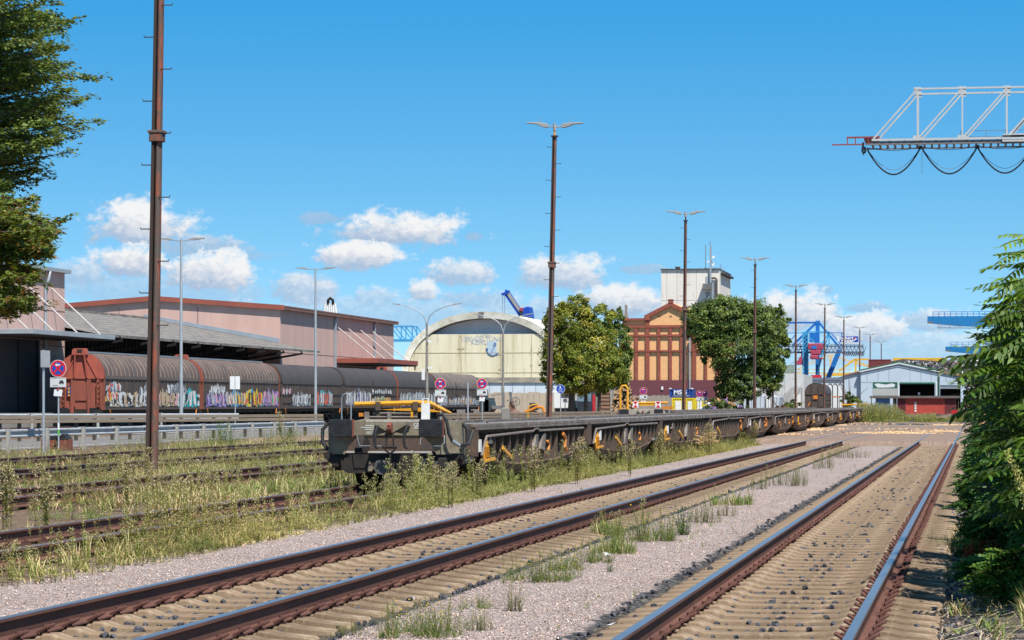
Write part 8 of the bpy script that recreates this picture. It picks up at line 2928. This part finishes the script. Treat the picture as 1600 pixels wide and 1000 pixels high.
ails = [(1650, 25.5, 370, 640, 0.40, 'tallest tree-of-heaven sapling at the right edge with bright sunlit fronds', 26, 12),
        (1642, 27.0, 430, 650, 0.34, 'tree-of-heaven sapling left of the tallest one', 24, 11),
        (1660, 24.0, 400, 700, 0.48, 'tree-of-heaven sapling cut by the right picture edge, upper', 22, 12),
        (1664, 29, 540, 700, 0.34, 'sapling with dark fronds in the middle of the right bushes', 20, 11),
        (1690, 24.5, 580, 760, 0.40, 'sapling with low spreading fronds at right edge middle', 20, 11),
        (1634, 34, 500, 640, 0.34, 'slim far sapling behind the right bushes', 14, 8),
        (1642, 31, 660, 780, 0.38, 'low sapling beside the crossing end of the right track', 18, 11),
        (1618, 30, 425, 600, 0.30, 'narrow sapling filling the gap left of the tallest one', 22, 13),
        (1690, 22.5, 640, 780, 0.36, 'low sapling at right edge beneath the tall one', 18, 11)]
for i, (px, D, yt, yb, sp, lab, nb, nf) in enumerate(ails):
    ailanthus(lab, px, D, yt, yb, sp, 40 + i, nb, max(5, int(nf * .55)))
lows = [(1542, 42, 700, 790, 0.50, 'locust bush nearest the track end of the hedge', (.8, .9, .8)), (1575, 38, 705, 815, 0.59, 'dark locust bush behind the yellow seed stalk', (.8, .9, .9)),
        (1608, 32, 730, 850, 0.54, 'bright locust bush in the middle of the right bank', (1.1, 1.1, .9)), (1550, 31, 800, 850, 0.38, 'small locust bush hanging towards the rail', (1, 1, 1)),
        (1638, 27, 770, 900, 0.50, 'locust bush at the right edge', (.9, 1, .9)), (1542, 48, 680, 760, 0.50, 'far locust bush at the rail side', (.7, .8, .8)), (1592, 24, 850, 945, 0.40, 'locust bush with arching twigs at the lower right corner', (1.1, 1.1, .9)), (1555, 27, 872, 905, 0.27, 'sprawling locust twig near the rail', (1, 1, 1)), (1542, 60, 662, 720, 0.54, 'farthest locust bush by the crossing', (.6, .7, .7)),
        (1575, 52, 600, 720, 1.08, 'dark tall bush behind the locusts', (.5, .6, .6)), (1620, 40, 560, 760, 1.08, 'big dark bush behind the right edge saplings', (.5, .6, .6)), (1590, 45, 500, 700, 0.90, 'dark leafy bush behind the middle sapling', (.55, .62, .6)), (1670, 30, 480, 800, 1.08, 'dark bush beyond the right picture edge', (.6, .7, .7))]  # added dark fill bushes; low tints paint the hedge's shaded inside
for i, (px, D, yt, yb, sp, lab, tn) in enumerate(lows):
    ailanthus(lab, px, D, yt, yb, sp, 70 + i, 26, 22, tn, small=True, name='locust_bush')
# grasses at the foot of the bank
b1 = ([], [])
for i in range(2600):
    v = 17 + 62 * (r.random() ** 1.3); u = .15 + abs(r.gauss(0, .8)) + (.25 if v < 30 else 0)
    if r.random() < .06: u = r.uniform(-.25, .2)
    if u > 3.5: continue
    q_ = r.random()
    if v < 30 and dens(u, v, .8, 20) < .45: continue
    h = r.uniform(.12, .4) * (1 if u > .4 else .5)
    if q_ < .4: place(b1, r.choice(GRA), u, v, .0, h, .4, (.8, .75, .7))
    elif q_ < .75: place(b1, r.choice(GRG), u, v, .0, h, .4)
    elif q_ < .9: place(b1, r.choice(BUF), u, v, .0, h * .9, .35, (1, 1, 1))
    else: place(b1, r.choice(HER), u, v, .0, h, .3)
flush(b1, 'bank_grass', m_weed, 'dry and green grass under the bushes beside the right track', 'grass', 'stuff')
for px, yb, hp, wp, lab, tint, tm in ((1480, 850, 30, 60, 'feathery green weed with yellow flowers beside the right rail', (1.1, 1.2, 1), BUF), (1512, 862, 60, 60, 'dry tan grass tuft with red-brown seed heads on the bank', (1.0, .75, .7), GRA),
                                      (1535, 872, 46, 60, 'rust-red dried dock plants on the bank', (2.3, .45, .45), HER),
                                      (1575, 940, 60, 70, 'tall straw-coloured grass at the lower right corner', (1, .9, .85), GRA), (1520, 955, 24, 60, 'small grey-green weeds on the rubble near the bottom edge', (.8, .9, .9), HER),
                                      (1560, 985, 40, 60, 'green and yellow weeds at the bottom right corner', (1, 1, 1), BUF), (1495, 900, 22, 44, 'fallen dry grass on the dark rubble', (.9, .8, .8), GRA)):
    D = 1.72 * F / (yb - 630); u, v = WD(px, D); h = hp * D / F; w = wp * D / F
    t = thing('weed_clump', lab, 'weed clump', (u, v, -.02))
    bt = ([], [])
    for k in range(14): place(bt, r.choice(tm), r.uniform(-.5, .5) * w, r.uniform(-.3, .3), 0, h * r.uniform(.6, 1), h * .9, tint)
    flush(bt, 'foliage', m_weed, parent=t)
    MB().tube([(0, 0, 0), (.0, 0, h * .5)], [.006, .003], 4).build('stem', mat('stem', (.11, .12, .045)), t)
# dry twigs and straw lying on the rubble
b1 = ([], [])
for i in range(1500):
    v = 17.5 + 24 * r.random() ** 1.3; u = r.uniform(-.3, 1.3)
    if dens(u, v, .7, 31) < .42: continue
    a = r.uniform(0, pi); l = r.uniform(.04, .22); z = -.03 + max(0, u - .3) * .08 + r.uniform(0, .05)
    d = np.array([cos(a) * l, sin(a) * l, r.uniform(-.01, .05)]); s_ = np.array([-sin(a), cos(a), .4]) * .0035; c = np.array([u, v, z])
    b1[0].append(np.array([[c - d - s_, c - d + s_, c + d + s_, c + d - s_]])); k = r.uniform(.5, 1.2); b1[1].append(np.array([(.42 * k, .34 * k, .25 * k)]))
flush(b1, 'dry_twigs', m_weed, 'dry twigs and straw strewn over the rubble beside the right track', 'twigs', 'stuff')
# yellow seed stalks leaning out of the bank
t = thing('seed_stalk', 'pale yellow seed stalks leaning over the lower right bushes', 'weed', (*WD(1590, 21.5), .2))
bt = ([], [])
rs = random.Random(4)
for (x0, z0_, x1, z1_) in ((.12, .55, -.08, 1.15), (.2, .35, -.01, 1.03)):
    for i in range(260):
        f = rs.random(); c = np.array([x0 + (x1 - x0) * f + rs.gauss(0, .012), rs.gauss(0, .014), z0_ + (z1_ - z0_) * f + rs.gauss(0, .012)])
        d = np.array([rs.gauss(0, 1), rs.gauss(0, 1), rs.gauss(.8, 1)]); d /= np.linalg.norm(d); s = np.cross(d, [rs.gauss(0, 1), rs.gauss(0, 1), 1]); s /= np.linalg.norm(s)
        bt[0].append(np.array([diam(c, d, s, .022, .006)])); bt[1].append(np.array([(.45, .42, .14)]))
flush(bt, 'seed_head', m_weed, parent=t)
MB().tube([(.2, 0, 0), (.14, 0, .5), (-.06, 0, 1.1)], .004, 4).build('stem', mat('stem', (.11, .12, .045)), t)
